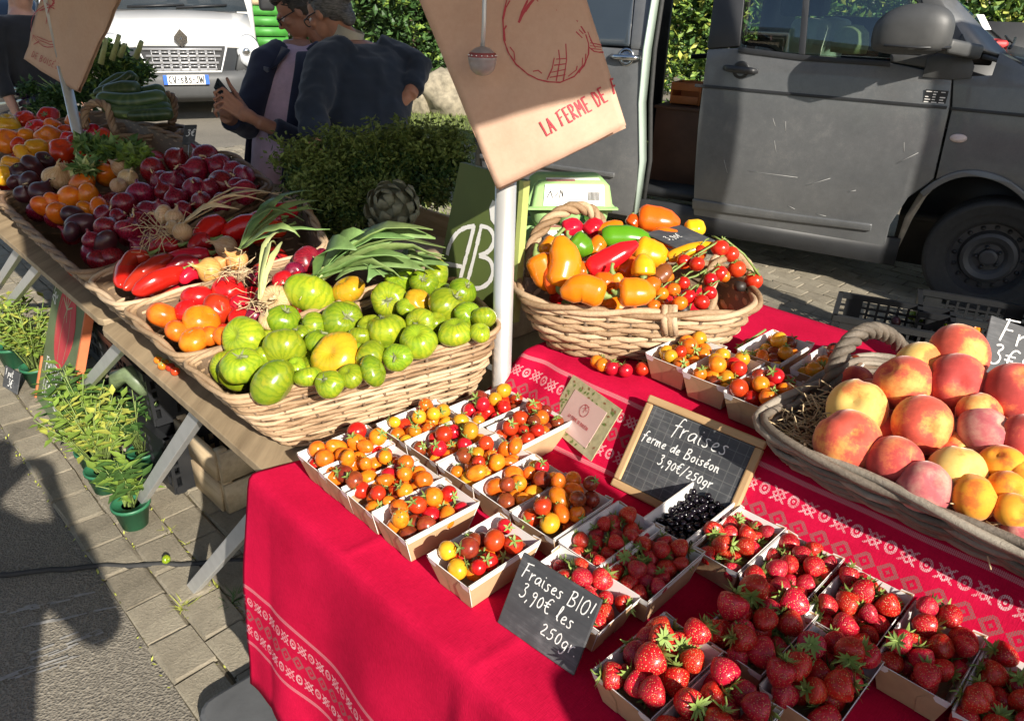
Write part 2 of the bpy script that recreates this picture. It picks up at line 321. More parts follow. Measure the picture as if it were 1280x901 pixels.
# ---------------------------------------------------------------- mesh helpers
class MB:
    def __init__(s): s.V = []; s.F = []; s.I = []
    def add(s, V, F, mi=0):
        o = len(s.V); s.V += [tuple(v) for v in V]; s.F += [tuple(i + o for i in f) for f in F]; s.I += [mi] * len(F); return s
    def box(s, c, size, rot=None, mi=0, taper=1.0):
        x, y, z = (k / 2 for k in size); V = []
        for dz in (-1, 1):
            k = taper if dz > 0 else 1
            for dx, dy in ((-1, -1), (1, -1), (1, 1), (-1, 1)): V.append(Vector((dx * x * k, dy * y * k, dz * z)))
        if rot is not None: V = [rot @ v for v in V]
        c = Vector(c); V = [v + c for v in V]
        return s.add(V, [(3, 2, 1, 0), (4, 5, 6, 7), (0, 1, 5, 4), (1, 2, 6, 5), (2, 3, 7, 6), (3, 0, 4, 7)], mi)
    def bar(s, a, b, w, h, up=EZ, mi=0):
        a, b = Vector(a), Vector(b); d = (b - a); L = d.length; d.normalize()
        x = d.cross(Vector(up)).normalized(); z = x.cross(d)
        m = Matrix((x, d, z)).transposed(); return s.box((a + b) / 2, (w, L, h), m, mi)
    def tube(s, path, r, n=6, closed=False, mi=0, cap=True, flat=1.0):
        P = [Vector(p) for p in path]; k = len(P)
        if k < 2: return s
        rr = r if isinstance(r, (list, tuple)) else [r] * k
        V = []; T0 = None; nrm = None
        for i in range(k):
            a = P[(i - 1) % k] if (closed or i > 0) else P[i]; b = P[(i + 1) % k] if (closed or i < k - 1) else P[i]
            T = (b - a)
            if T.length < 1e-9: T = T0 or Vector((0, 0, 1))
            T = T.normalized()
            if nrm is None:
                ref = EZ if abs(T.z) < .9 else Vector((1, 0, 0)); nrm = (ref - T * ref.dot(T)).normalized()
            else:
                nrm = nrm - T * nrm.dot(T)
                nrm = nrm.normalized() if nrm.length > 1e-6 else T.orthogonal().normalized()
            bn = T.cross(nrm); T0 = T
            for j in range(n):
                a_ = 2 * PI * j / n; V.append(P[i] + nrm * (math.cos(a_) * rr[i]) + bn * (math.sin(a_) * rr[i] * flat))
        F = []
        for i in range(k if closed else k - 1):
            i2 = (i + 1) % k
            for j in range(n): F.append((i * n + j, i * n + (j + 1) % n, i2 * n + (j + 1) % n, i2 * n + j))
        if cap and not closed:
            F.append(tuple(reversed(range(n)))); F.append(tuple((k - 1) * n + j for j in range(n)))
        return s.add(V, F, mi)
    def lathe(s, prof, n=20, mi=0, c=(0, 0, 0), mat=None, lobe=None, cap=True):
        """prof: list of (r, z)"""
        V = []; F = []; c = Vector(c)
        for (r, z) in prof:
            for j in range(n):
                a = 2 * PI * j / n; k = 1 if lobe is None else lobe(a, z)
                v = Vector((r * k * math.cos(a), r * k * math.sin(a), z))
                if mat is not None: v = mat @ v
                V.append(v + c)
        for i in range(len(prof) - 1):
            for j in range(n): F.append((i * n + j, i * n + (j + 1) % n, (i + 1) * n + (j + 1) % n, (i + 1) * n + j))
        if cap: F.append(tuple(reversed(range(n)))); F.append(tuple((len(prof) - 1) * n + j for j in range(n)))
        return s.add(V, F, mi)
    def prism(s, poly, O, ex, ey, th, mi=0):
        """2-D polygon extruded from the plane O,ex,ey towards the back by th"""
        O, ex, ey = Vector(O), Vector(ex), Vector(ey); nz = ex.cross(ey).normalized(); k = len(poly)
        V = [O + ex * x + ey * y for x, y in poly] + [O + ex * x + ey * y - nz * th for x, y in poly]
        F = [tuple(range(k)), tuple(reversed(range(k, 2 * k)))] + [(i, i + k, (i + 1) % k + k, (i + 1) % k) for i in range(k)]
        return s.add(V, F, mi)
    def strokes(s, lines, wd, O, ex, ey, lift=.0006, mi=0, th=.0004):
        """ribbons for drawn or chalked lines, a hair proud of the board"""
        O, ex, ey = Vector(O), Vector(ex), Vector(ey); nz = ex.cross(ey).normalized(); O = O + nz * lift
        for ln in lines:
            w2 = wd / 2
            for i in range(len(ln) - 1):
                a, b = Vector(ln[i]), Vector(ln[i + 1]); d = b - a
                if d.length < 1e-9: d = Vector((1e-5, 0))
                d.normalize(); nrm = Vector((-d.y, d.x)) * w2 * random.uniform(.8, 1.15); a = a - d * w2 * .4; b = b + d * w2 * .4
                O2 = O + nz * (random.random() * th)
                s.add([O2 + ex * p.x + ey * p.y for p in (a - nrm, b - nrm, b + nrm, a + nrm)], [(0, 1, 2, 3)], mi)
        return s
    def leaf(s, P, d, up, L, W, mi=0, fold=.25, droop=.0):
        P, d = Vector(P), Vector(d).normalized(); sd_ = d.cross(up)
        sd_ = sd_.normalized() if sd_.length > 1e-6 else d.orthogonal().normalized(); un_ = sd_.cross(d)
        a = P; b = P + d * L - un_ * droop * L; m = P + d * L * .5 - un_ * (fold * W - droop * -.2 * L)
        l = P + d * L * .45 + sd_ * W / 2; r = P + d * L * .45 - sd_ * W / 2
        return s.add([a, r, b, l, m], [(0, 1, 4), (1, 2, 4), (2, 3, 4), (3, 0, 4)], mi)
    def strip(s, pts, wid, side, mi=0, crease=0.3):
        """a leaf blade: centre line pts, half widths, side vector"""
        V = []; F = []; side = Vector(side).normalized()
        for i, p in enumerate(pts):
            p = Vector(p); d = Vector(pts[min(i + 1, len(pts) - 1)]) - Vector(pts[max(i - 1, 0)]); up = side.cross(d).normalized()
            V += [p - side * wid[i] + up * wid[i] * crease, p, p + side * wid[i] + up * wid[i] * crease]
        for i in range(len(pts) - 1):
            F += [(3 * i, 3 * i + 1, 3 * i + 4, 3 * i + 3), (3 * i + 1, 3 * i + 2, 3 * i + 5, 3 * i + 4)]
        return s.add(V, F, mi)
    def mesh(s, name, mats, smooth=True, uv=None):
        me = bpy.data.meshes.new(name); me.from_pydata(s.V, [], s.F); me.update()
        for m_ in (mats if isinstance(mats, (list, tuple)) else [mats]): me.materials.append(m_)
        me.polygons.foreach_set('material_index', s.I)
        if smooth: me.polygons.foreach_set('use_smooth', [True] * len(me.polygons))
        if uv:
            l = me.uv_layers.new(name='UVMap')
            for lp in me.loops: l.data[lp.index].uv = uv[lp.vertex_index]
        return me
    def obj(s, name, mats, parent=None, smooth=True, loc=None, bev=0, sol=0, uv=None, rot=None, auto=True):
        o = put(name, s.mesh(name, mats, smooth, uv), parent, loc, rot)
        if bev:
            md = o.modifiers.new('bevel', 'BEVEL'); md.width = bev; md.segments = 2; md.limit_method = 'ANGLE'
        if sol:
            md = o.modifiers.new('thick', 'SOLIDIFY'); md.thickness = sol
        return o
def put(name, me, parent=None, loc=None, rot=None):
    o = bpy.data.objects.new(name, me); COL.objects.link(o)
    if parent is not None: o.parent = parent
    if loc is not None: o.location = loc
    if rot is not None: o.rotation_euler = rot
    return o
def thing(name, label, cat, loc=(0, 0, 0), rot=None, group=None):
    o = bpy.data.objects.new(name, None); COL.objects.link(o); o.location = loc; o.empty_display_size = .05
    if rot is not None: o.rotation_euler = rot
    return tag(o, label, cat, group)
def tag(o, label=None, cat=None, group=None, kind=None):
    if label: o['label'] = label
    if cat: o['category'] = cat
    if group: o['group'] = group
    if kind: o['kind'] = kind
    return o
def structure(o): o['kind'] = 'structure'; return o
def stuff(o): o['kind'] = 'stuff'; return o
def copy_tree(o, parent=None):
    kids = list(o.children)
    c = o.copy(); COL.objects.link(c)
    if parent is not None: c.parent = parent
    for k in kids: copy_tree(k, c)
    return c
def smoothmod(o, lv=1):
    md = o.modifiers.new('sub', 'SUBSURF'); md.levels = lv; md.render_levels = lv; return o
def basis(ex, ey):
    ex, ey = Vector(ex).normalized(), Vector(ey).normalized(); ez = ex.cross(ey); return Matrix((ex, ey, ez)).transposed()

# ---------------------------------------------------------------- single-stroke hand lettering (x-height .5, capital 1)
G = {
 'a': (.46, [[(.4, .42), (.25, .5), (.06, .36), (.04, .12), (.16, 0), (.33, .14), (.42, .48), (.38, .12), (.46, .02)]]),
 'b': (.42, [[(.05, 1), (.04, 0), (.2, 0), (.36, .2), (.28, .46), (.06, .36)]]),
 'd': (.46, [[(.38, .4), (.22, .5), (.05, .34), (.05, .1), (.18, 0), (.34, .16), (.44, 1), (.4, .12), (.47, .02)]]),
 'e': (.40, [[(.05, .22), (.26, .28), (.34, .4), (.24, .5), (.1, .42), (.04, .18), (.14, .02), (.36, .08)]]),
 'f': (.36, [[(.4, .92), (.28, 1), (.18, .84), (.1, -.15)], [(-.02, .5), (.34, .55)]]),
 'g': (.44, [[(.36, .42), (.2, .5), (.05, .34), (.06, .12), (.2, .04), (.35, .2), (.38, .48), (.3, -.25), (.14, -.38), (.02, -.26)]]),
 'i': (.20, [[(.06, .5), (.07, .08), (.16, .01)], [(.07, .70), (.085, .74)]]),
 'l': (.24, [[(.02, .2), (.2, .75), (.17, 1), (.07, .9), (.07, .12), (.2, .02)]]),
 'm': (.58, [[(.02, .5), (.05, 0)], [(.05, .3), (.16, .5), (.22, .42), (.24, 0)], [(.24, .3), (.36, .5), (.43, .42), (.46, .05), (.54, .02)]]),
 'n': (.42, [[(.02, .5), (.05, 0)], [(.05, .3), (.2, .5), (.28, .42), (.3, .06), (.4, .02)]]),
 'o': (.42, [[(.22, .5), (.06, .38), (.05, .12), (.19, 0), (.34, .12), (.35, .36), (.22, .5)]]),
 'p': (.42, [[(.05, .5), (.02, -.38)], [(.05, .36), (.2, .5), (.35, .36), (.28, .06), (.06, .06)]]),
 'r': (.32, [[(.03, .5), (.06, 0)], [(.06, .28), (.16, .46), (.3, .5)]]),
 's': (.36, [[(.3, .46), (.16, .5), (.06, .4), (.24, .22), (.26, .06), (.12, 0), (.0, .06)]]),
 't': (.32, [[(.14, .95), (.1, .1), (.2, 0), (.3, .06)], [(-.02, .58), (.3, .62)]]),
 'u': (.44, [[(.03, .5), (.05, .12), (.16, 0), (.3, .14), (.34, .5), (.35, .1), (.44, .02)]]),
 'B': (.56, [[(.08, 1), (.04, 0)], [(.0, .92), (.3, 1.02), (.42, .84), (.3, .6), (.1, .52), (.4, .46), (.5, .24), (.34, .02), (.02, 0)]]),
 'F': (.5, [[(.12, 1), (.04, 0)], [(.0, .94), (.5, 1.03)], [(.06, .52), (.36, .56)]]),
 'O': (.56, [[(.3, 1), (.08, .8), (.04, .3), (.2, .0), (.42, .1), (.5, .6), (.42, .92), (.3, 1)]]),
 'L': (.4, [[(.05, 1), (.05, 0), (.38, .03)]]),
 'A': (.5, [[(.0, 0), (.22, 1), (.46, 0)], [(.1, .36), (.38, .36)]]),
 'E': (.42, [[(.4, 1), (.05, 1), (.05, 0), (.4, 0)], [(.05, .52), (.32, .52)]]),
 'R': (.48, [[(.05, 0), (.05, 1), (.3, .98), (.4, .76), (.28, .54), (.05, .5), (.44, 0)]]),
 'M': (.6, [[(.04, 0), (.08, 1), (.3, .4), (.5, 1), (.55, 0)]]),
 'D': (.5, [[(.05, 0), (.05, 1), (.3, .92), (.45, .5), (.3, .06), (.05, 0)]]),
 'I': (.16, [[(.08, 1), (.08, 0)]]),
 'S': (.42, [[(.38, .9), (.22, 1), (.06, .84), (.1, .6), (.32, .44), (.38, .2), (.22, 0), (.03, .1)]]),
 'N': (.5, [[(.05, 0), (.06, 1), (.42, 0), (.43, 1)]]),
 'T': (.44, [[(.02, 1), (.44, 1)], [(.22, 1), (.22, 0)]]),
 'U': (.48, [[(.05, 1), (.06, .2), (.22, 0), (.4, .2), (.42, 1)]]),
 'G': (.5, [[(.44, .86), (.26, 1), (.06, .7), (.06, .28), (.24, 0), (.44, .16), (.44, .44), (.28, .44)]]),
 'C': (.46, [[(.42, .86), (.26, 1), (.06, .7), (.06, .28), (.24, 0), (.42, .12)]]),
 'V': (.48, [[(.02, 1), (.24, 0), (.46, 1)]]),
 'W': (.66, [[(.02, 1), (.17, 0), (.33, .8), (.49, 0), (.64, 1)]]),
 'J': (.36, [[(.3, 1), (.3, .2), (.17, 0), (.03, .14)]]),
 '0': (.42, [[(.22, .72), (.06, .56), (.05, .16), (.19, 0), (.34, .14), (.36, .54), (.22, .72)]]),
 '2': (.44, [[(.04, .58), (.18, .72), (.32, .6), (.26, .38), (.02, .02), (.4, .04)]]),
 '3': (.44, [[(.06, .9), (.24, 1), (.34, .86), (.16, .6), (.36, .44), (.34, .16), (.14, 0), (.0, .12)]]),
 '5': (.44, [[(.38, .74), (.12, .72), (.08, .44), (.28, .46), (.36, .24), (.22, .02), (.02, .06)]]),
 '8': (.44, [[(.22, .54), (.36, .78), (.22, 1), (.08, .78), (.22, .54), (.4, .26), (.22, 0), (.04, .26), (.22, .54)]]),
 '9': (.44, [[(.34, .56), (.2, .42), (.06, .54), (.12, .74), (.28, .76), (.36, .6), (.3, .0), (.24, -.2)]]),
 '1': (.24, [[(.02, .75), (.14, 1), (.12, 0)]]),
 ',': (.16, [[(.1, .06), (.04, -.16)]]), '.': (.14, [[(.05, .0), (.07, .03)]]),
 '!': (.2, [[(.12, 1), (.08, .3)], [(.06, .02), (.08, .05)]]), '/': (.4, [[(.36, 1), (.0, -.12)]]),
 '-': (.3, [[(.04, .5), (.26, .5)]]), '&': (.5, [[(.46, 0), (.1, .72), (.2, 1), (.32, .8), (.04, .22), (.2, 0), (.46, .4)]]),
 '€': (.5, [[(.46, .92), (.3, 1), (.14, .8), (.1, .3), (.24, 0), (.44, .08)], [(-.02, .6), (.34, .64)], [(-.02, .4), (.3, .44)]]),
 ' ': (.3, []),
}
G['é'] = (G['e'][0], G['e'][1] + [[(.16, .62), (.3, .82)]])
G['É'] = (G['E'][0], G['E'][1] + [[(.16, 1.08), (.32, 1.26)]])
def textlines(txt, size, x=0, y=0, ang=0, wild=.03, gap=.1, slant=.0):
    """strokes of a line of lettering starting at x,y"""
    out = []; cx = 0; ca, sa = math.cos(ang), math.sin(ang)
    for ch in txt:
        wd, ls = G[ch]; dy = random.uniform(-wild, wild)
        for ln in ls:
            # round the corners a little (one Chaikin pass)
            if len(ln) > 2:
                l2 = [ln[0]]
                for i in range(len(ln) - 1):
                    a, b = ln[i], ln[i + 1]
                    l2 += [(a[0] * .75 + b[0] * .25, a[1] * .75 + b[1] * .25), (a[0] * .25 + b[0] * .75, a[1] * .25 + b[1] * .75)]
                ln2 = l2 + [ln[-1]] if ch not in 'LAERMDINTVWFE' else ln
            else: ln2 = ln
            pts = []
            for px, py in ln2:
                X_ = (cx + px + slant * py) * size; Y_ = (py + dy) * size
                pts.append((x + X_ * ca - Y_ * sa, y + X_ * sa + Y_ * ca))
            out.append(pts)
        cx += wd + gap
    return out
def textwidth(txt, size, gap=.1): return sum(G[c][0] + gap for c in txt) * size

# ================================================================ SETTING: ground, setts, lawn
def groundmat():
    m, t, b = newmat('asphalt')
    n = noise(t, .6, 5, .6); n2 = noise(t, 60, 5, .75); vo = N_(t, 'ShaderNodeTexVoronoi'); vo.inputs['Scale'].default_value = 170
    tc = N_(t, 'ShaderNodeTexCoord'); t.links.new(tc.outputs['Object'], vo.inputs['Vector'])
    k = X(t, n.outputs[0]) * .45 + X(t, n2.outputs[0]) * .35 + X(t, vo.outputs['Distance']) * .3
    r = ramp(t, k.s, [(.35, c3(.10, .088, .070)), (.55, c3(.20, .178, .142)), (.75, c3(.32, .285, .225))]); t.links.new(r.outputs[0], b.inputs['Base Color'])
    b.inputs['Roughness'].default_value = .9
    hh = X(t, n2.outputs[0]) + X(t, vo.outputs['Distance']) * .8; bump(t, b, hh.s, .8, .006); return m
M['asphalt'] = groundmat()
M['joint'] = plain('joint_soil', c3(.075, .062, .036), .95, .5, 30, bmp=.5, bscale=90)
def settmat():
    m, t, b = newmat('concrete_sett')
    oi = N_(t, 'ShaderNodeObjectInfo'); n = noise(t, 9, 5, .65); n2 = noise(t, 130, 5, .75)
    ge = N_(t, 'ShaderNodeNewGeometry')
    nl = noise(t, 2.3, 5, .65, vec=ge.outputs['Position'])
    k = X(t, n.outputs[0]) * .3 + X(t, nl.outputs[0]) * .3 + X(t, n2.outputs[0]) * .25 + X(t, oi.outputs['Random']) * .12
    r = ramp(t, k.s, [(.30, c3(.12, .102, .072)), (.5, c3(.28, .243, .178)), (.66, c3(.42, .37, .275))]); t.links.new(r.outputs[0], b.inputs['Base Color'])
    b.inputs['Roughness'].default_value = .9; bump(t, b, n2.outputs[0], 1.0, .007); return m
M['sett'] = settmat()
M['lawn'] = plain('lawn_soil', c3(.10, .12, .035), .95, .4, 5)
M['grass'] = plain('grass_blade', c3(.16, .21, .045), .7, .4, 2)

g = MB(); g.add([(-150, -60, 0), (150, -60, 0), (150, 240, 0), (-150, 240, 0)], [(0, 1, 2, 3)])
structure(g.obj('ground', M['asphalt'], smooth=False))
pv = MB(); pv.add([S(7.6, -.135, .004), S(-3.0, -.135, .004), S(-3.0, 5.4, .004), S(7.6, 5.4, .004)][::-1], [(0, 1, 2, 3)])
pave = structure(pv.obj('pavement', M['joint'], smooth=False))
def settmesh(w, l, nm):
    b = MB(); h = .011; e = .0045
    V = [(-w / 2, -l / 2, 0), (w / 2, -l / 2, 0), (w / 2, l / 2, 0), (-w / 2, l / 2, 0), (-w / 2, -l / 2, h - e), (w / 2, -l / 2, h - e), (w / 2, l / 2, h - e), (-w / 2, l / 2, h - e),
         (-w / 2 + e, -l / 2 + e, h), (w / 2 - e, -l / 2 + e, h), (w / 2 - e, l / 2 - e, h), (-w / 2 + e, l / 2 - e, h)]
    V = [(x + random.uniform(-.005, .005), y + random.uniform(-.004, .004), z + (random.uniform(-.002, .002) if z > .008 else 0)) for x, y, z in V]
    F = [(8, 9, 10, 11)] + [(i, (i + 1) % 4, (i + 1) % 4 + 4, i + 4) for i in range(4)] + [(i + 4, (i + 1) % 4 + 4, (i + 1) % 4 + 8, i + 8) for i in range(4)]
    b.add(V, F); return b.mesh(nm, M['sett'], smooth=False)
smeshes = [settmesh(.108, .158, 'paving_sett') for _ in range(5)]
rest = MB(); nsett = 0
def proj(P):
    d = Vector(P) - EYE; zc = d.dot(fwd)
    return (640 + 925 * d.dot(c_r) / zc, 450.5 - 925 * d.dot(c_u) / zc) if zc > .1 else (-9e9, 0)
for i in range(48):
    t_ = -.078 + i * .115
    for j in range(64):
        s_ = -2.9 + (j + (i % 2) * .5) * .164
        P = S(s_, t_, .004); u, v = proj(P)
        near = (u < 330 and v > 470 and u > -20 and v < 930) or (880 < u < 1110 and 310 < v < 450) or (225 < u < 330 and 128 < v < 215)
        rz = STALL_ROT + random.uniform(-.03, .03)
        if near and nsett < 300:
            o = put('paving_sett', random.choice(smeshes), pave, P + EZ * random.uniform(-.002, .0025), (random.uniform(-.012, .012), random.uniform(-.012, .012), rz)); nsett += 1
        elif -200 < u < 1500 and v > -50:
            me = smeshes[(i * 7 + j * 3) % 5]; mt = Matrix.Translation(P) @ Matrix.Rotation(rz, 4, 'Z')
            rest.add([mt @ x.co for x in me.vertices], [tuple(p.vertices) for p in me.polygons])
stuff(rest.obj('paving_setts', M['sett'], pave, smooth=False))
# weeds and moss tufts in the joints
def tuft(x, y, n, h, label, dry=False):
    b = MB()
    for _ in range(n):
        a = random.uniform(0, 2 * PI); d = Vector((math.cos(a), math.sin(a), random.uniform(.15, 1.0)))
        p = Vector((random.uniform(-.012, .012), random.uniform(-.012, .012), 0)); side = d.cross(EZ)
        L = h * random.uniform(.5, 1); b.strip([p, p + d * L * .5, p + d * L - EZ * L * .2], [.0016, .0013, .0003], side)
    o = b.obj('weed', M['leaf_yel'] if dry else M['leaf_md'], loc=(x, y, .006)); tag(o, label, 'weed')
for (u, v, lab, n, h, dr) in ((293, 755, 'tuft of green weed growing between setts beside the red cloth', 34, .045, False), (232, 762, 'yellowish weed tuft at the foot of the metal trestle leg', 30, .045, True),
                          (268, 735, 'low weed tuft in a joint right of the metal trestle leg', 22, .035, True), (212, 668, 'small yellow weed by a joint above the black cable', 16, .04, True),
                          (233, 683, 'thin yellow weed just right of the smallest weed above the cable', 12, .03, True)):
    p = onz(u, v, 0); tuft(p.x, p.y, n, h, lab, dr)
# moss along the sett joints
ms = MB()
for _ in range(520):
    i = random.randint(0, 4); s_ = random.uniform(.4, 3.6); t_ = -.135 + .115 * i + random.uniform(-.012, .012)
    ms.leaf(S(s_, t_, .008), Vector((random.uniform(-1, 1), random.uniform(-1, 1), .6)), EZ, random.uniform(.006, .016), .006)
tag(stuff(ms.obj('moss', M['leaf_yel'])), 'dry moss and tiny weeds along the paving joints', 'moss')
# worn pale streaks on the asphalt
wk = MB()
for (u0, v0, u1, v1, wd) in ((0, 768, 115, 742, .012), (32, 782, 150, 757, .014), (0, 838, 125, 790, .05), (20, 845, 90, 822, .03)):
    a, b_ = onz(u0, v0, .004), onz(u1, v1, .004); d = (b_ - a).normalized(); nrm = Vector((-d.y, d.x, 0)); L = (b_ - a).length
    for k in range(16):
        f = random.random(); p = a + d * L * f + nrm * random.gauss(0, wd * .35); l2 = random.uniform(.005, .03); w2 = random.uniform(.0012, .004)
        p = p + EZ * random.random() * .002; wk.add([p - d * l2 - nrm * w2, p + d * l2 - nrm * w2, p + d * l2 * .8 + nrm * w2, p - d * l2 * .9 + nrm * w2], [(0, 1, 2, 3)])
structure(wk.obj('road_marking', plain('worn_paint', c3(.30, .29, .27), .9, .3, 60), smooth=False))
# lawn with blades
lp = [onz(300, 128, 0), onz(620, 134, 0), onz(640, 260, 0), onz(470, 260, 0)]
lw = MB(); lw.add([Vector((-1.9, 9.5, .012)), Vector((-1.1, 5.4, .012)), Vector((1.6, 5.2, .012)), Vector((4.5, 12.5, .012)), Vector((-1.9, 12.6, .012))], [(0, 1, 2, 3, 4)])
structure(lw.obj('lawn', M['lawn'], smooth=False))
gb = MB()
for _ in range(9000):
    x, y = random.uniform(-1.6, 1.2), random.uniform(5.6, 12.4)
    if y < 9 and x < -1.1 - (y - 5.4) * .2 + .0: continue
    a = random.uniform(0, 2 * PI); h = random.uniform(.03, .08); d = Vector((math.cos(a), math.sin(a), 0)) * .006
    gb.add([Vector((x, y, .01)) - d, Vector((x, y, .01)) + d, Vector((x + random.uniform(-.04, .04), y + random.uniform(-.04, .04), .01 + h))], [(0, 1, 2)])
tag(stuff(gb.obj('grass', M['grass'], smooth=False)), 'short grass of the lawn beyond the stall', 'grass')

# ---------------------------------------------------------------- trees, hedges, rocks
def leafcloud(mb, c, rad, n, size, mi=(0,), free=False):
    c = Vector(c)
    cl = [Vector((random.gauss(0, .45), random.gauss(0, .45), random.gauss(0, .45))) for _ in range(max(6, n // 160))]
    for _ in range(n):
        k = random.choice(cl); p = k + Vector((random.gauss(0, .17), random.gauss(0, .17), random.gauss(0, .17)))
        if p.length > 1.05: p = p.normalized() * random.uniform(.75, 1.05)
        P = c + Vector((p.x * rad[0], p.y * rad[1], p.z * rad[2]))
        if P.z < .02 and not free: P.z = random.uniform(.02, .2)
        d = Vector((random.gauss(0, 1), random.gauss(0, 1), random.gauss(-.2, .7)))
        mb.leaf(P, d, Vector((random.gauss(0, .6), random.gauss(0, .6), 1)), size * random.uniform(.6, 1.3), size * random.uniform(.4, .7), random.choice(mi))
    return mb
M['bark'] = plain('bark', c3(.10, .075, .05), .9, .4, 8, bmp=.6, bscale=12)
def tree(loc, h, rad, n, leafsize, mats, label, name='tree', group=None, low=.3):
    r = thing(name, label, 'tree' if name == 'tree' else name, loc, group=group)
    tr = MB()
    tr.tube([(0, 0, 0), (.05, .02, h * .3), (-.04, .05, h * .6), (.02, 0, h * .9)], [.16, .12, .08, .03], 9)
    for k in range(7):
        a = k * 2.4; z = h * (.25 + .08 * k); tr.tube([(0, 0, z), (math.cos(a) * rad[0] * .35, math.sin(a) * rad[1] * .35, z + .35), (math.cos(a) * rad[0] * .7, math.sin(a) * rad[1] * .7, z + .5)], [.06, .035, .012], 6)
    tr.obj('trunk', M['bark'], r)
    b = leafcloud(MB(), (0, 0, h * (.5 + low * .3)), rad, n, leafsize, mi=(0, 0, 0, 1, 1, 2))
    b.obj('crown', mats, r, smooth=False)
    return r
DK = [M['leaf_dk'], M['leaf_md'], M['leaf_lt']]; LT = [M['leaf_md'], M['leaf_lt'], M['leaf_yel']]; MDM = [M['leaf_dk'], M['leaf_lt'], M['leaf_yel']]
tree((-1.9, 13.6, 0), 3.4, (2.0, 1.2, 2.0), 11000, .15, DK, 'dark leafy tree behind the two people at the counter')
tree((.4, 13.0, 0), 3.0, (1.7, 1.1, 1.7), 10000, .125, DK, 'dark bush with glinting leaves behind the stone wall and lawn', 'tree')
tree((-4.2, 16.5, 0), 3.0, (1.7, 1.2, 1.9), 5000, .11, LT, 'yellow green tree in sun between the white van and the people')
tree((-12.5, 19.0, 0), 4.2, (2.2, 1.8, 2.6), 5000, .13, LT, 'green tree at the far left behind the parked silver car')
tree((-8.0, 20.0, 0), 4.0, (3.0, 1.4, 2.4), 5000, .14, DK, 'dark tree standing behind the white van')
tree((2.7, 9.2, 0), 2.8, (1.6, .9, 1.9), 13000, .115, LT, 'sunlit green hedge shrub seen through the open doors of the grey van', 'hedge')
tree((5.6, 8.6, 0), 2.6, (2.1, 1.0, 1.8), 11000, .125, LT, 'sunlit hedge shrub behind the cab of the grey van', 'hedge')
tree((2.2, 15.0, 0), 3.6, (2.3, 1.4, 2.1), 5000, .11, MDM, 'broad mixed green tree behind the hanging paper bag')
fh = MB()
for _ in range(15000):
    fh.leaf((random.uniform(-18, 16), random.gauss(19.5, .7), random.uniform(.05, 3.4)), (random.gauss(0, 1), random.gauss(0, 1), random.gauss(-.2, .7)), Vector((random.gauss(0, .6), random.gauss(0, .6), 1)), random.uniform(.2, .42), random.uniform(.14, .26), random.choice((0, 0, 1, 1, 2)))
tag(stuff(fh.obj('hedge', DK, smooth=False)), 'long dark hedge closing the view behind the vans and trees', 'hedge')
M['rock'] = plain('rock', c3(.26, .225, .16), .9, .5, 4, bmp=.7, bscale=9)
rm = []
for k in range(4):
    bm = bmesh.new(); bmesh.ops.create_icosphere(bm, subdivisions=3, radius=1)
    for vtx in bm.verts: vtx.co *= 1 + .45 * mnoise.noise(vtx.co * 1.3 + Vector((k * 9, 0, 0))) + .12 * mnoise.noise(vtx.co * 4 + Vector((k * 5, 0, 0)))
    me = bpy.data.meshes.new('boulder'); bm.to_mesh(me); bm.free(); me.materials.append(M['rock']); me.polygons.foreach_set('use_smooth', [True] * len(me.polygons)); rm.append(me)
rocks = [(-1.05, 11.4, .36, .30, 'large pale boulder at the left end of the low rock wall'), (-.55, 11.5, .30, .34, 'tall boulder second in the low rock wall'), (-.12, 11.45, .32, .27, 'rounded boulder in the middle of the low rock wall'),
         (.35, 11.6, .34, .3, 'boulder of the low rock wall just left of the paper bag'), (-1.5, 11.5, .28, .26, 'small boulder behind the arm of the person in navy'), (-.85, 11.75, .34, .52, 'upper boulder stacked on the left of the rock wall'),
         (-.2, 11.8, .36, .5, 'upper boulder stacked in the middle of the rock wall')]
for k, (x, y, r, z, lab) in enumerate(rocks):
    o = put('boulder', rm[k % 4], None, (x, y, z * .8), (k, k * 2, k * 3)); o.scale = (r * 1.1, r * .8, r); tag(o, lab, 'boulder', 'boulders of the low rock wall')

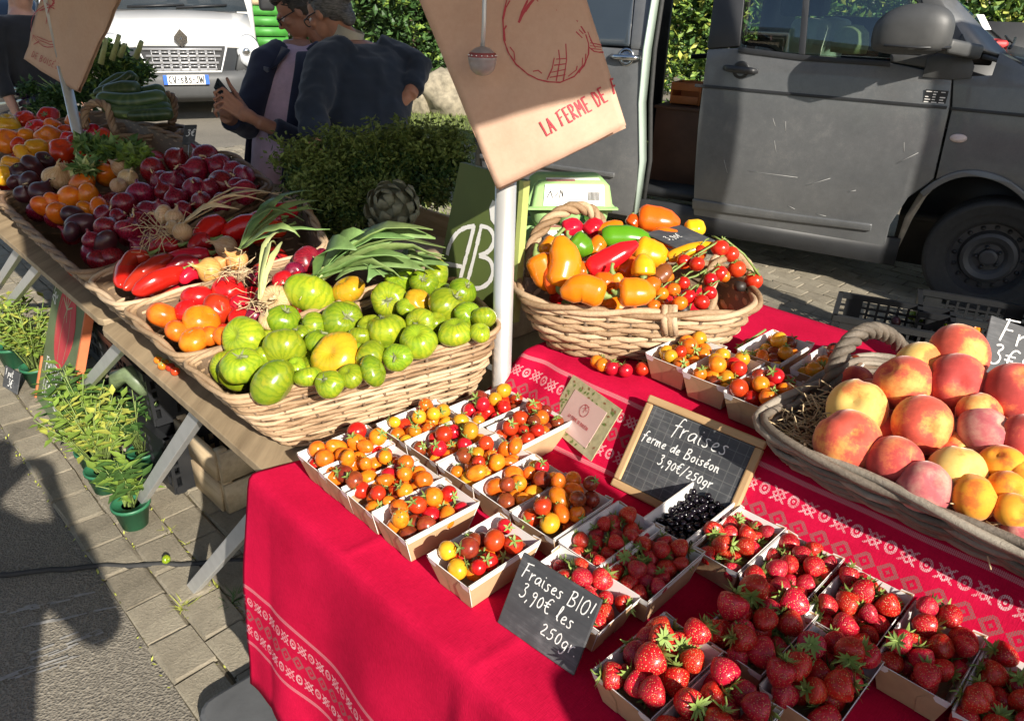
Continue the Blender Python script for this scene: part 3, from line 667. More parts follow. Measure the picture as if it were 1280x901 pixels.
# ---------------------------------------------------------------- grey van (its right-hand side faces the stall)
VA = R(30); VV = Vector((-math.cos(VA), math.sin(VA), 0)); VN = Vector((-math.sin(VA), -math.cos(VA), 0)); VW = Vector((2.6, 3.93, 0))
def vp(l, z, d=0): return VW + VV * l + VN * d + EZ * z
def vpx(u, v, d=0):
    p = onpl(u, v, VW + VN * d, VN); q = p - VW; return q.dot(VV), q.z
OFFT = [(.1, -.07), (.25, -.045), (.45, -.012), (.6, 0), (.95, 0), (1.1, -.012), (1.32, -.035), (1.6, -.11), (2.0, -.26)]
def voff(z):
    for (a, x), (b, y) in zip(OFFT, OFFT[1:]):
        if z <= b: return x + (y - x) * max(0, (z - a) / (b - a))
    return OFFT[-1][1]
def vpanel(name, px, mat, parent, th=.03, d=0, lz=False, bev=.006, cuts=(.3, .45, .6, .8, .95, 1.1, 1.2, 1.32, 1.45, 1.6)):
    pts = [(l, z) if lz else vpx(l, z, d * 0) for l, z in px]
    bm = bmesh.new(); vs = [bm.verts.new((l, 0, z)) for l, z in pts]; bm.faces.new(vs)
    for z in cuts: bmesh.ops.bisect_plane(bm, geom=bm.verts[:] + bm.edges[:] + bm.faces[:], plane_co=(0, 0, z), plane_no=(0, 0, 1))
    for l in [k * .25 for k in range(-8, 18)]: bmesh.ops.bisect_plane(bm, geom=bm.verts[:] + bm.edges[:] + bm.faces[:], plane_co=(l, 0, 0), plane_no=(1, 0, 0))
    for v_ in bm.verts: v_.co = vp(v_.co.x, v_.co.z, d + voff(v_.co.z)) - VW
    bm.normal_update()
    if sum((f.normal * f.calc_area() for f in bm.faces), Vector()).dot(VN) < 0: bmesh.ops.reverse_faces(bm, faces=bm.faces[:])
    me = bpy.data.meshes.new(name); bm.to_mesh(me); bm.free(); me.materials.append(mat)
    me.polygons.foreach_set('use_smooth', [True] * len(me.polygons))
    o = put(name, me, parent)
    s_ = o.modifiers.new('thick', 'SOLIDIFY'); s_.thickness = th; s_.offset = -1; s_.use_even_offset = False
    if bev:
        b_ = o.modifiers.new('bevel', 'BEVEL'); b_.width = bev; b_.segments = 2; b_.limit_method = 'ANGLE'; b_.angle_limit = R(50)
    return o
def vanpaint():
    m, t, b = newmat('grey_van_paint')
    n = noise(t, 1.6, 5, .6); n2 = noise(t, 22, 6, .8); n3 = noise(t, 240, 2, .5)
    k = X(t, n.outputs[0]) * .5 + X(t, n2.outputs[0]) * .35 + X(t, n3.outputs[0]) * .2
    r = ramp(t, k.s, [(.35, c3(.10, .104, .108)), (.55, c3(.138, .142, .145)), (.72, c3(.21, .208, .203))]); t.links.new(r.outputs[0], b.inputs['Base Color'])
    b.inputs['Metallic'].default_value = .25; b.inputs['Coat Weight'].default_value = .55; b.inputs['Coat Roughness'].default_value = .1
    rr = X(t, n2.outputs[0]) * .3 + .28; t.links.new(rr.s, b.inputs['Roughness']); return m
M['van'] = vanpaint()
M['vandark'] = plain('van_black_trim', c3(.02, .021, .023), .45, .25, 8)
M['vantrim'] = plain('van_grey_trim', c3(.055, .056, .056), .5, .2, 12, bmp=.05, bscale=200)
M['jamb'] = plain('pale_door_jamb', c3(.36, .44, .38), .35, .08, 6, coat=.3)
M['mud'] = plain('dusty_mudguard', c3(.28, .25, .20), .9, .35, 14)
M['seat'] = plain('cream_seat', c3(.50, .52, .40), .8, .1, 12)
M['seatdk'] = plain('dark_seat', c3(.05, .05, .055), .8, .2, 12)
M['red'] = plain('red_plastic', c3(.45, .03, .03), .5, .15, 14)
def glassmat(name, tint, refl=.12):
    m, t, b = newmat(name); t.nodes.remove(b); out = t.nodes['Material Output']
    tr = N_(t, 'ShaderNodeBsdfTransparent'); tr.inputs[0].default_value = tint
    gl = N_(t, 'ShaderNodeBsdfGlossy'); gl.inputs['Roughness'].default_value = .02
    fr = N_(t, 'ShaderNodeFresnel'); fr.inputs[0].default_value = 1.5; mx = N_(t, 'ShaderNodeMixShader')
    t.links.new((X(t, fr.outputs[0]) * 1.4 + refl * .5).s, mx.inputs[0]); t.links.new(tr.outputs[0], mx.inputs[1]); t.links.new(gl.outputs[0], mx.inputs[2]); t.links.new(mx.outputs[0], out.inputs[0]); return m
M['glass'] = glassmat('car_glass', c3(.72, .82, .78)); M['glasstint'] = glassmat('tinted_glass', c3(.10, .12, .13), .3)

gv = thing('van', 'dark grey van parked behind the stall with its side door slid open', 'van', VW)
gp = Vector(VW)
fd = vpanel('door', [(863, 292), (872, 160), (882, 62), (925, 60), (1000, 70), (1110, 79), (1190, 95), (1187, 135), (1167, 224), (1157, 232), (1135, 247), (1112, 282), (1101, 325), (1000, 312)], M['van'], gv)
vpanel('window_post', [(882, 61), (889, -60), (926, -60), (922, 58)], M['vandark'], gv, d=.002)
vpanel('window_frame', [(1112, 78), (1150, 84), (1190, 93), (1214, 62), (1172, -5), (1150, -60), (1128, -60), (1160, 30), (1150, 70), (1112, 68)], M['vantrim'], gv, d=.004)
vpanel('window_pane', [(921, 60), (925, -60), (1135, -60), (1162, 30), (1150, 80), (1000, 69)], M['glass'], gv, th=.004, d=-.018, bev=0)
vpanel('window_bar', [(996, 69), (1004, 69), (1008, -60), (1000, -60)], M['vandark'], gv, th=.02, d=-.01)
vpanel('window_seal', [(921, 66), (921, 59), (1000, 69), (1112, 77), (1112, 84), (1000, 76)], M['vandark'], gv, th=.02, d=.008, bev=.002)
vpanel('rub_strip', [(868, 105), (868, 109), (1000, 121), (1183, 137), (1184, 133), (1000, 117)], M['vandark'], gv, th=.01, d=.006, bev=.001)
vpanel('side_moulding', [(865, 249), (864, 262), (980, 277), (1088, 290), (1090, 281), (980, 267)], M['van'], gv, th=.02, d=.014, bev=.006)
# handle
hl, hz = vpx(925, 88)
mb = MB(); mb.lathe([(.0, -.004), (.046, -.004), (.05, .004), (.046, .008), (.03, .002), (.0, -.002)], 24, mat=basis(-VV, EZ).to_4x4() @ Matrix.Scale(1, 4), c=vp(hl, hz, voff(hz)) - VW); cup = mb.obj('handle_cup', M['vandark'], gv)
mb = MB(); mb.tube([vp(hl + dl, hz + dz, voff(hz) + dd) - VW for dl, dz, dd in ((.10, .006, .01), (.07, .006, .03), (0, .003, .036), (-.07, 0, .03), (-.10, -.002, .01))], [.014, .019, .02, .019, .012], 10, flat=.8); mb.obj('handle', M['vandark'], gv)
# fender with wheel arch, lens, cover triangle
def soft(L, k=2):
    for _ in range(k): L = [L[0]] + [q for a, c in zip(L, L[1:]) for q in ((a[0] * .75 + c[0] * .25, a[1] * .75 + c[1] * .25), (a[0] * .25 + c[0] * .75, a[1] * .25 + c[1] * .75))] + [L[-1]]
    return L
fender = vpanel('fender', [(1192, 97), (1240, 95), (1250, 66), (1340, 120), (1370, 330)] + soft([(1318, 330), (1308, 285), (1290, 250), (1262, 226), (1228, 214), (1196, 214), (1170, 224)]) + [(1190, 137)], M['van'], gv)
vpanel('arch_lip', soft([(1150, 240), (1167, 226), (1196, 213), (1228, 212), (1262, 224), (1290, 248), (1308, 280)]) + soft([(1302, 282), (1285, 254), (1258, 231), (1226, 220), (1198, 221), (1172, 232), (1155, 246)]), M['van'], gv, th=.03, d=.014, bev=.004)
vpanel('mirror_triangle', [(1152, 97), (1190, 100), (1214, 98), (1218, 84), (1203, 42), (1192, 62), (1160, 72)], M['vantrim'], gv, th=.03, d=.012)
vpanel('rub_strip', [(1188, 134), (1188, 138), (1330, 152), (1330, 147)], M['vandark'], gv, th=.01, d=.006, bev=.001)
il, iz = vpx(1198, 173); mb = MB(); mb.lathe([(0, 0), (.042, 0), (.04, .006), (.025, .012), (0, .014)], 20, mat=(basis(-VV, EZ) @ Matrix.Diagonal((1, .55, 1))).to_4x4(), c=vp(il, iz, voff(iz)) - VW); mb.obj('indicator', plain('indicator_lens', c3(.62, .50, .47), .2, .1, 40), gv)
# a-pillar, windscreen, bonnet, dash
def vt(l, z, d): return vp(l, z, d) - VW
mb = MB(); mb.add([vt(.42, 1.36, -.05), vt(.33, 1.39, -.05), vt(.12, 1.33, -.06), vt(.2, 1.37, -.16), vt(.66, 1.75, -.2), vt(.82, 1.75, -.17), vt(.9, 1.8, -.2), vt(.72, 1.8, -.27), vt(.5, 1.36, -.14)], [(0, 1, 4, 5), (1, 2, 3), (1, 3, 4), (5, 4, 7, 6), (3, 8, 7, 4)]); mb.obj('windscreen_pillar', M['van'], gv, sol=.02)
mb = MB(); mb.add([vt(.2, 1.365, -.16), vt(.18, 1.37, -1.6), vt(.85, 1.85, -1.5), vt(.72, 1.8, -.26)], [(0, 1, 2, 3)]); mb.obj('windscreen', M['glass'], gv, sol=.004)
mb = MB(); mb.add([vt(.30, 1.36, -.05), vt(.24, 1.37, -.3), vt(.2, 1.39, -.9), vt(.24, 1.37, -1.6), vt(-.25, 1.24, -.06), vt(-.3, 1.27, -.3), vt(-.35, 1.29, -.9), vt(-.3, 1.24, -1.6), vt(-.78, 1.05, -.2), vt(-.8, 1.06, -.4), vt(-.86, 1.07, -.9), vt(-.78, 1.05, -1.5)],
        [(0, 4, 5, 1), (1, 5, 6, 2), (2, 6, 7, 3), (4, 8, 9, 5), (5, 9, 10, 6), (6, 10, 11, 7)]); mb.obj('bonnet', M['van'], gv, sol=.02)
mb = MB(); mb.box(vt(.42, 1.33, -.85), (.34, 1.3, .06), Matrix.Rotation(-VA, 3, 'Z')); mb.obj('dashboard', M['vandark'], gv, bev=.01)
mb = MB(); mb.box(vt(.30, 1.39, -.62), (.16, .24, .06), Matrix.Rotation(-VA + .3, 3, 'Z')); mb.obj('dashboard_cloth', M['red'], gv, bev=.02)
mb = MB(); mb.tube([vt(.19, 1.39, -.2), vt(.17, 1.40, -.6), vt(.16, 1.42, -1.0)], .008, 6); mb.tube([vt(.17, 1.40, -.6), vt(.22, 1.44, -.5), vt(.2, 1.42, -.3)], .006, 6); mb.obj('wiper', M['vandark'], gv)
mb = MB(); mb.prism([(0, 0), (.07, 0), (.07, .09), (0, .09)], vt(.33, 1.47, -.33), VV * -.5 + EZ * -.0 + VN * -.86, (VV * .6 + EZ * .8), .002); mb.obj('windscreen_sticker', M['cardwhite'], gv, smooth=False)
# mirror: a rounded housing standing out from the door
ml, mz = vpx(1140, 42, .17)
bm = bmesh.new(); bmesh.ops.create_uvsphere(bm, u_segments=28, v_segments=18, radius=1)
for v_ in bm.verts:
    x, y, z = v_.co; f = lambda k, e: math.copysign(abs(k) ** e, k)
    x, y, z = f(x, .75), f(y, .8), f(z, .72)
    if z > 0: z *= 1 - .16 * (x - .2) ** 2
    if z < -.45: z = -.45 + (z + .45) * .5
    v_.co = vt(ml - x * .185, mz + z * .138 + .008 * x, .17 + y * .10)
me = bpy.data.meshes.new('mirror_housing'); bm.to_mesh(me); bm.free(); me.materials.append(M['vantrim']); me.polygons.foreach_set('use_smooth', [True] * len(me.polygons)); mh = put('mirror', me, gv)
mb = MB(); mb.tube([vt(ml + .17, mz - .052, .17), vt(ml + .1, mz - .058, .262), vt(ml - .05, mz - .06, .28), vt(ml - .19, mz - .055, .2)], .006, 6); mb.obj('mirror_band', M['vandark'], mh)
mb = MB(); mb.bar(vt(ml - .15, mz - .05, .13), vt(ml - .3, mz - .08, -.04), .09, .07); mb.obj('mirror_arm', M['vantrim'], mh, bev=.015)
# wheel
wm = basis(-VV, EZ).to_4x4(); WC = vt(0, .325, -.13)
mb = MB(); mb.lathe([(.20, -.10), (.29, -.115), (.322, -.095), (.327, -.06), (.327, -.042), (.316, -.040), (.316, -.032), (.328, -.03), (.328, -.004), (.317, -.003), (.317, .004), (.328, .005), (.328, .030), (.316, .032), (.316, .040), (.327, .042), (.327, .06), (.322, .095), (.300, .113), (.297, .110), (.262, .118), (.258, .114), (.225, .110), (.21, .105), (.2, .09)], 48, mat=wm, c=WC, cap=False); wh = mb.obj('wheel', M['rubber'], gv)
mb = MB(); mb.lathe([(.215, .10), (.208, .102), (.200, .06), (.185, .03), (.150, .03), (.138, .062), (.120, .070), (.095, .060), (.075, .040), (.050, .040), (.044, .062), (.032, .066), (0, .066)], 40, mat=wm, c=WC, cap=False); mb.obj('rim', plain('steel_rim', c3(.065, .066, .07), .5, .3, 9, metal=.3), wh, smooth=False)
mb = MB()
for k in range(16):
    a = k * PI / 8; mb.lathe([(0, .028), (.013, .028), (.013, .034), (0, .034)], 8, mat=wm, c=WC + VV * math.cos(a) * .167 + EZ * math.sin(a) * .167)
for k in range(5):
    a = k * PI * .4; mb.lathe([(0, .03), (.012, .04), (.010, .056), (0, .058)], 6, mat=wm, c=WC + VV * math.cos(a) * .06 + EZ * math.sin(a) * .06)
stuff(mb.obj('rim_holes_and_bolts', M['vandark'], wh))
mb = MB(); mb.prism([(0, 0), (.02, .0), (.05, .18), (.09, .32), (.15, .42), (.12, .42), (.05, .32), (.01, .18)], vt(.47, .30, -.06), VV * -1, EZ, .10); mb.obj('mudguard', M['mud'], gv)
mb = MB(); mb.box(vt(0, .55, -.36), (1.0, .06, .8), Matrix.Rotation(-VA, 3, 'Z')); mb.box(vt(0, .45, -.62), (1.0, .7, .05), Matrix.Rotation(-VA, 3, 'Z') @ Matrix.Rotation(0, 3, 'X')); mb.box(vt(-.02, .84, -.3), (.9, .5, .04), Matrix.Rotation(-VA, 3, 'Z')); mb.obj('wheel_well', M['vandark'], gv)
# body behind the door: sliding door, jambs, opening, rear
sl0, _ = vpx(806, 100); 
sd = vpanel('sliding_door', [(3.28, 1.30), (sl0, 1.29), (sl0 + .0, .98), (sl0 - .05, .62), (sl0 - .03, .24), (3.28, .24)], M['van'], gv, d=.07, th=.05, lz=True, bev=.012)
vpanel('sliding_door_pillar', [(sl0 + .10, 1.29), (sl0, 1.29), (sl0 + .04, 1.85), (sl0 + .16, 1.85)], M['van'], gv, d=.07, th=.04, lz=True)
vpanel('sliding_window', [(3.28, 1.30), (sl0 + .1, 1.305), (sl0 + .17, 1.85), (3.28, 1.85)], M['glassdk'], gv, d=.06, th=.02, lz=True, bev=0)
vpanel('sliding_rail', [(3.28, .50), (sl0 + .12, .50), (sl0 + .12, .53), (3.28, .53)], M['van'], gv, d=.09, th=.02, lz=True, bev=.004)
mb = MB(); mb.add([vt(sl0 - .002, 1.85, -.06), vt(sl0 - .002, 1.29, .06), vt(sl0 - .01, .98, .074), vt(sl0 - .055, .62, .074), vt(sl0 - .035, .24, .03), vt(sl0 - .035, .24, -.07), vt(sl0 - .055, .62, -.04), vt(sl0 - .01, .98, -.04), vt(sl0 - .002, 1.29, -.07), vt(sl0 - .002, 1.85, -.16)],
                  [(0, 1, 8, 9), (1, 2, 7, 8), (2, 3, 6, 7), (3, 4, 5, 6)]); mb.obj('door_edge', M['jamb'], sd, sol=.012)
mb = MB(); mb.tube([vt(sl0 - .02, 1.85, -.15), vt(sl0 - .022, 1.29, -.065), vt(sl0 - .04, .98, -.04), vt(sl0 - .08, .62, -.035), vt(sl0 - .05, .24, -.06)], .014, 8); mb.obj('rubber_seal', M['rubber'], sd)
shl, shz = vpx(781, 72, .07)
mb = MB(); mb.lathe([(0, 0), (.05, 0), (.055, .006), (.045, .01), (.03, .002), (0, 0)], 20, mat=basis(-VV, EZ).to_4x4(), c=vt(shl, shz, .07 + voff(shz))); mb.tube([vt(shl + a, shz, .07 + voff(shz) + d_) for a, d_ in ((.1, .008), (.06, .03), (0, .036), (-.06, .03), (-.09, .008))], .016, 8); mb.obj('handle', M['chrome'], sd)
rb = MB()
rb.box(vt(3.34, 1.1, -.85), (.05, 1.72, 1.7), Matrix.Rotation(-VA, 3, 'Z')); rb.obj('rear_wall', M['van'], gv)
mb = MB(); mb.box(vt(1.75, 1.97, -.9), (3.0, 1.5, .06), Matrix.Rotation(-VA, 3, 'Z')); mb.obj('roof', M['van'], gv, bev=.02)
mb = MB(); mb.box(vt(2.0, .40, -.95), (2.6, 1.66, .06), Matrix.Rotation(-VA, 3, 'Z')); mb.obj('floor_pan', M['vandark'], gv)
mb = MB(); mb.box(vt(1.9, .28, -.06), (2.9, .05, .16), Matrix.Rotation(-VA, 3, 'Z')); mb.obj('sill', M['vandark'], gv)
mb = MB(); mb.box(vt(.55, .95, -1.76), (1.7, .04, 1.1), Matrix.Rotation(-VA, 3, 'Z')); mb.obj('far_side_wall', M['vandark'], gv); mb = MB(); mb.box(vt(3.0, 1.2, -1.76), (.8, .04, 1.5), Matrix.Rotation(-VA, 3, 'Z')); mb.obj('far_side_wall', M['vandark'], gv)
for k, dd in enumerate((-.45, -1.25)):
    st = MB(); st.box(vt(1.28, 1.12, dd), (.16, .5, .75), Matrix.Rotation(-VA, 3, 'Z') @ Matrix.Rotation(.14, 3, 'Y')); so = st.obj('seat', M['seat'], gv, bev=.04)
    st = MB(); st.box(vt(1.36, 1.60, dd), (.11, .28, .2), Matrix.Rotation(-VA, 3, 'Z')); st.obj('headrest', M['seatdk'], so, bev=.03)
    st = MB(); st.box(vt(1.02, .76, dd), (.5, .5, .14), Matrix.Rotation(-VA, 3, 'Z')); st.obj('cushion', M['seatdk'], so, bev=.03)
mb = MB(); mb.box(vt(1.52, 1.45, -.82), (.02, .9, .7), Matrix.Rotation(-VA, 3, 'Z')); mb.obj('bulkhead', plain('bulkhead_red_reflection', c3(.05, .018, .018), .5), gv)  # its dark red paints a reflection in the door window
# data sticker on the door
dl, dz = vpx(1169, 122); mb = MB(); e1, e2 = -VV, EZ; O_ = vt(dl, dz, voff(dz))
mb.prism([(-.055, -.035), (.055, -.035), (.055, .035), (-.055, .035)], O_ + VN * .003, e1, e2, .002); stk = mb.obj('data_sticker', M['vandark'], gv, smooth=False)
mb = MB()
for i in range(5):
    for j in range(3):
        if random.random() < .8: mb.strokes([[(-.048 + j * .035, .026 - i * .013), (-.048 + j * .035 + random.uniform(.012, .026), .026 - i * .013)]], .005, O_ + VN * .003, e1, e2)
mb.obj('sticker_print', M['cardwhite'], stk, smooth=False)
mb = MB()
for (u, v, du, dv) in ((935, 214, 62, 8), (966, 148, 3, 10), (982, 152, 0, 12), (1008, 232, 30, -9), (1120, 205, 28, -14), (905, 200, 4, 16), (968, 176, 2, 14), (1130, 178, 0, 12), (1020, 268, 12, 3), (985, 258, 8, 4), (1060, 240, 10, -2)):
    l_, z_ = vpx(u, v); l2, z2 = vpx(u + du, v + dv); mb.tube([vt(l_, z_, voff(z_) + .0004), vt(l2, z2, voff(z2) + .0004)], .0014, 4)
stuff(mb.obj('scratches', plain('paint_scratch', c3(.34, .34, .33), .6), fd)); bpy.data.objects['scratches'].location = (0, 0, 0)
# load seen through the open side door
def vbox(name, l, z, d, size, mat, label, cat, bev=.006):
    b = MB(); b.box((0, 0, 0), size); o = b.obj(name, mat, loc=vp(l, z, d), bev=bev, rot=(0, 0, -VA)); tag(o, label, cat); return o
wd = thing('cupboard', 'brown wooden board box standing inside the open grey van', 'box', vp(1.93, .43, -.55), (0, 0, -VA))
for nm, c, sz in (('side_board', (-.19, 0, .24), (.02, .36, .46)), ('side_board', (.19, 0, .24), (.02, .36, .46)), ('front_board', (0, -.19, .24), (.40, .02, .48)), ('back_board', (0, .19, .24), (.40, .02, .48)), ('lid', (0, 0, .49), (.42, .42, .02))):
    b = MB(); b.box(c, sz); b.obj(nm, plain('brown_board', c3(.11, .055, .035), .6, .3, 5), wd, bev=.003)
oc = thing('crate', 'small orange crate on top of the brown box in the van', 'crate', vp(1.97, .935, -.55), (0, 0, -VA))
M['orange'] = plain('orange_plastic', c3(.62, .20, .06), .5, .15, 9)
for nm, c, sz in (('crate_side', (-.1, 0, .07), (.012, .2, .14)), ('crate_side', (.1, 0, .07), (.012, .2, .14)), ('crate_end', (0, -.1, .03), (.19, .012, .05)), ('crate_end', (0, -.1, .115), (.19, .012, .05)), ('crate_end', (0, .1, .07), (.19, .012, .14)), ('crate_floor', (0, 0, .008), (.19, .19, .012))):
    b = MB(); b.box(c, sz); b.obj(nm, M['orange'], oc, bev=.003)
bk = thing('bicycle', 'dark bicycle partly seen in the open van behind the box', 'bicycle', vp(1.72, .44, -1.25), (0, 0, -VA))
b = MB(); b.lathe([(.29, -.02), (.32, -.02), (.33, 0), (.32, .02), (.29, .02), (.285, 0)], 30, mat=Matrix.Rotation(PI / 2, 4, 'X'), c=(0, 0, .33)); b.obj('wheel', M['rubber'], bk)
b = MB()
for k in range(14): b.tube([(0, 0, .33), (math.cos(k * PI / 7) * .3, 0, .33 + math.sin(k * PI / 7) * .3)], .002, 4)
b.obj('spokes', M['chrome'], bk)
b = MB(); b.tube([(0, 0, .33), (.12, 0, .9), (.1, 0, 1.0)], .018, 8); b.tube([(.1, .0, .82), (-.5, 0, .75)], .018, 8); b.obj('frame', M['vandark'], bk)
b = MB(); b.tube([(.1, -.28, 1.0), (.1, 0, .98), (.1, .28, 1.0)], .014, 8); b.obj('handlebar', M['vandark'], bk)
b = MB(); b.lathe([(0, -.02), (.05, -.03), (.07, 0), (.05, .03), (0, .03)], 14, mat=Matrix.Scale(1.8, 4, (1, 0, 0)), c=(-.25, 0, .93)); b.obj('saddle', M['vandark'], bk)
# helmet-like pale bundle on the seat
b = MB(); b.lathe([(0, .10), (.05, .095), (.09, .06), (.105, 0), (.1, -.05), (.0, -.06)], 20, lobe=lambda a, z: 1 + .08 * math.sin(3 * a)); o = b.obj('hat', plain('straw_hat', c3(.55, .52, .26), .8, .2, 30), loc=vp(.98, 1.37, -.35)); tag(o, 'crumpled pale yellow hat lying behind the grey van door window', 'hat')

# ---------------------------------------------------------------- white van far left
pc = onz(233, 99, .55); wn = Vector((-pc.x, -pc.y, 0)).normalized(); wx = Vector((-wn.y, wn.x, 0))
# wx to the right of the picture
if wx.dot(c_r) < 0: wx = -wx
def w2(u, v): 
    p = onpl(u, v, pc, wn) - Vector((pc.x, pc.y, 0)); return p.dot(wx), p.z
wv = thing('van', 'white van parked beyond the stall facing the camera', 'van', (pc.x, pc.y, 0))
def wl(x, d, z): return wx * x + wn * d + EZ * z
def wpanel(name, px, mat, th=.04, d=0, lz=False, bev=.01, par=None):
    P = [p if lz else w2(*p) for p in px]; b = MB(); b.prism(P, wn * d, wx, EZ, th); return b.obj(name, mat, par or wv, smooth=False, bev=bev)
M['dgrey'] = plain('dark_grey_bumper', c3(.07, .072, .074), .55, .15, 6)
xc = w2(228, 60)[0]
b = MB(); b.box(wl(xc, -3.35, 1.25), (1.94, 4.6, 2.0), basis(wx, -wn)); b.obj('body', M['white'], wv, bev=.08)
zb = w2(226, 58)[1]; zt = w2(226, 14)[1]
rows_ = []
for f, d_ in ((0, .02), (.25, -.02), (.6, -.12), (1, -.42)):
    rows_.append((zb + (zt - zb) * f, d_))
V_ = []; nx = 9
for z, d_ in rows_:
    for i in range(nx):
        x = -.86 + 1.72 * i / (nx - 1); V_.append(wl(xc + x * (1 - .04 * (z - zb)), d_ - .10 * abs(x / .86) ** 3, z - .03 * abs(x / .86) ** 2))
mb = MB(); mb.add(V_, [(r_ * nx + i, r_ * nx + i + 1, (r_ + 1) * nx + i + 1, (r_ + 1) * nx + i) for r_ in range(3) for i in range(nx - 1)]); mb.obj('bonnet', M['white'], wv, sol=.03)
V_ = [wl(xc - .84, -.42, zt), wl(xc + .84, -.42, zt), wl(xc + .74, -.9, zt + .75), wl(xc - .74, -.9, zt + .75)]
mb = MB(); mb.add(V_, [(0, 1, 2, 3)]); mb.obj('windscreen', M['glassdk'], wv, sol=.01)
mb = MB(); mb.tube([wl(xc - .55, -.40, zt + .03), wl(xc + .1, -.42, zt + .06)], .012, 6); mb.tube([wl(xc + .0, -.40, zt + .03), wl(xc + .6, -.42, zt + .07)], .012, 6); mb.obj('wiper', M['vandark'], wv)
# bumper: wraps the front
V_ = []; zs = [(w2(233, 128)[1], -.04), (w2(233, 118)[1], .05), (w2(233, 100)[1], .06), (w2(233, 89)[1], .03)]
for z, d_ in zs:
    for i in range(13):
        x = -.97 + 1.94 * i / 12; V_.append(wl(xc + x, d_ - .34 * abs(x / .97) ** 4, z))
mb = MB(); mb.add(V_, [(r_ * 13 + i, r_ * 13 + i + 1, (r_ + 1) * 13 + i + 1, (r_ + 1) * 13 + i) for r_ in range(3) for i in range(12)]); mb.obj('bumper', M['dgrey'], wv, sol=.05)
for sgn in (-1, 1):
    V_ = [wl(xc + sgn * .60, .0, w2(280, 88)[1]), wl(xc + sgn * .97, -.30, w2(300, 90)[1]), wl(xc + sgn * .97, -.32, w2(300, 62)[1]), wl(xc + sgn * .68, -.05, w2(280, 62)[1])]
    mb = MB(); mb.add(V_, [(0, 1, 2, 3)]); mb.obj('bumper_corner', M['dgrey'], wv, sol=.04)
    hx, hz_ = xc + sgn * .77, (w2(290, 65)[1])
    mb = MB(); mb.lathe([(0, .05), (.08, .045), (.14, .02), (.16, -.04)], 20, mat=(basis(wx, EZ) @ Matrix.Diagonal((.95, 1.25, 1))).to_4x4(), c=wl(hx, -.07, hz_)); hd = mb.obj('headlight', plain('lamp_glass', c3(.62, .64, .66), .12, .15, 30), wv)
    mb = MB(); mb.lathe([(0, .075), (.035, .07), (.05, .05)], 14, mat=basis(wx, EZ).to_4x4(), c=wl(hx - sgn * .03, -.06, hz_)); mb.obj('bulb_reflector', M['chrome'], hd)
    mb = MB(); mb.lathe([(0, .02), (.05, .015), (.06, -.01)], 16, mat=basis(wx, EZ).to_4x4(), c=wl(xc + sgn * .74, .0, w2(296, 107)[1])); mb.obj('fog_lamp', plain('fog_glass', c3(.5, .5, .5), .2), wv)
    mb = MB(); mb.box(wl(xc + sgn * 1.12, -.75, w2(289, 8)[1] + .12), (.2, .1, .36), basis(wx, -wn)); mo = mb.obj('mirror', M['vandark'], wv, bev=.04)
    mb = MB(); mb.lathe([(.16, -.1), (.3, -.11), (.33, -.08), (.33, .08), (.3, .11), (.16, .1)], 26, mat=basis(wn, EZ).to_4x4(), c=wl(xc + sgn * .86, -.75, .33)); mb.obj('wheel', M['rubber'], wv)
# grille
gx0, gz0 = w2(178, 89); gx1, gz1 = w2(281, 58); gx0 = 2 * xc - gx1
mb = MB(); mb.prism([(gx0, gz1), (gx0 + .1, gz0), (gx1 - .1, gz0), (gx1, gz1)], wn * .02, wx, EZ, .03); gr = mb.obj('grille', M['vandark'], wv, smooth=False)
M['slatgrey'] = plain('grille_slat', c3(.42, .42, .43), .35, .08, 12, metal=.4)
for k in range(4):
    z = gz1 - .035 - k * (gz1 - gz0 - .05) / 3; ins = .1 * (gz1 - z) / (gz1 - gz0)
    mb = MB(); mb.bar(wl(gx0 + .03 + ins, .035, z), wl(gx1 - .03 - ins, .035, z), .02, .026); mb.obj('grille_slat', M['slatgrey'], gr)
    if k < 3:
        mb = MB()
        for j in range(7):
            x = gx0 + .18 + (gx1 - gx0 - .36) * j / 6; zz = z - .055
            for dx in (-.045, .045): mb.box(wl(x + dx, .036, zz), (.012, .02, .08), basis(wx, -wn))
            mb.box(wl(x, .036, zz + .02), (.1, .02, .012), basis(wx, -wn))
        mb.obj('grille_bars', M['slatgrey'], gr)
mb = MB(); mb.tube([wl(x, .035, z) for x, z in ((gx0 - .02, gz1 + .01), (gx0 + .08, gz0 - .01), (gx1 - .08, gz0 - .01), (gx1 + .02, gz1 + .01))], .014, 6); mb.obj('grille_surround', M['white'], gr)
bx, bz = w2(226, 48); mb = MB()
out = [(0, .105), (.075, .02), (.075, -.02), (0, -.105), (-.075, -.02), (-.075, .02)]; inn = [(x * .16, z * .2) for x, z in out]
for i in range(6):
    j = (i + 1) % 6; mb.prism([out[i], out[j], inn[j], inn[i]], wl(bx, .06, bz), wx, EZ, .05)
mb.obj('badge', M['chrome'], wv, smooth=False)
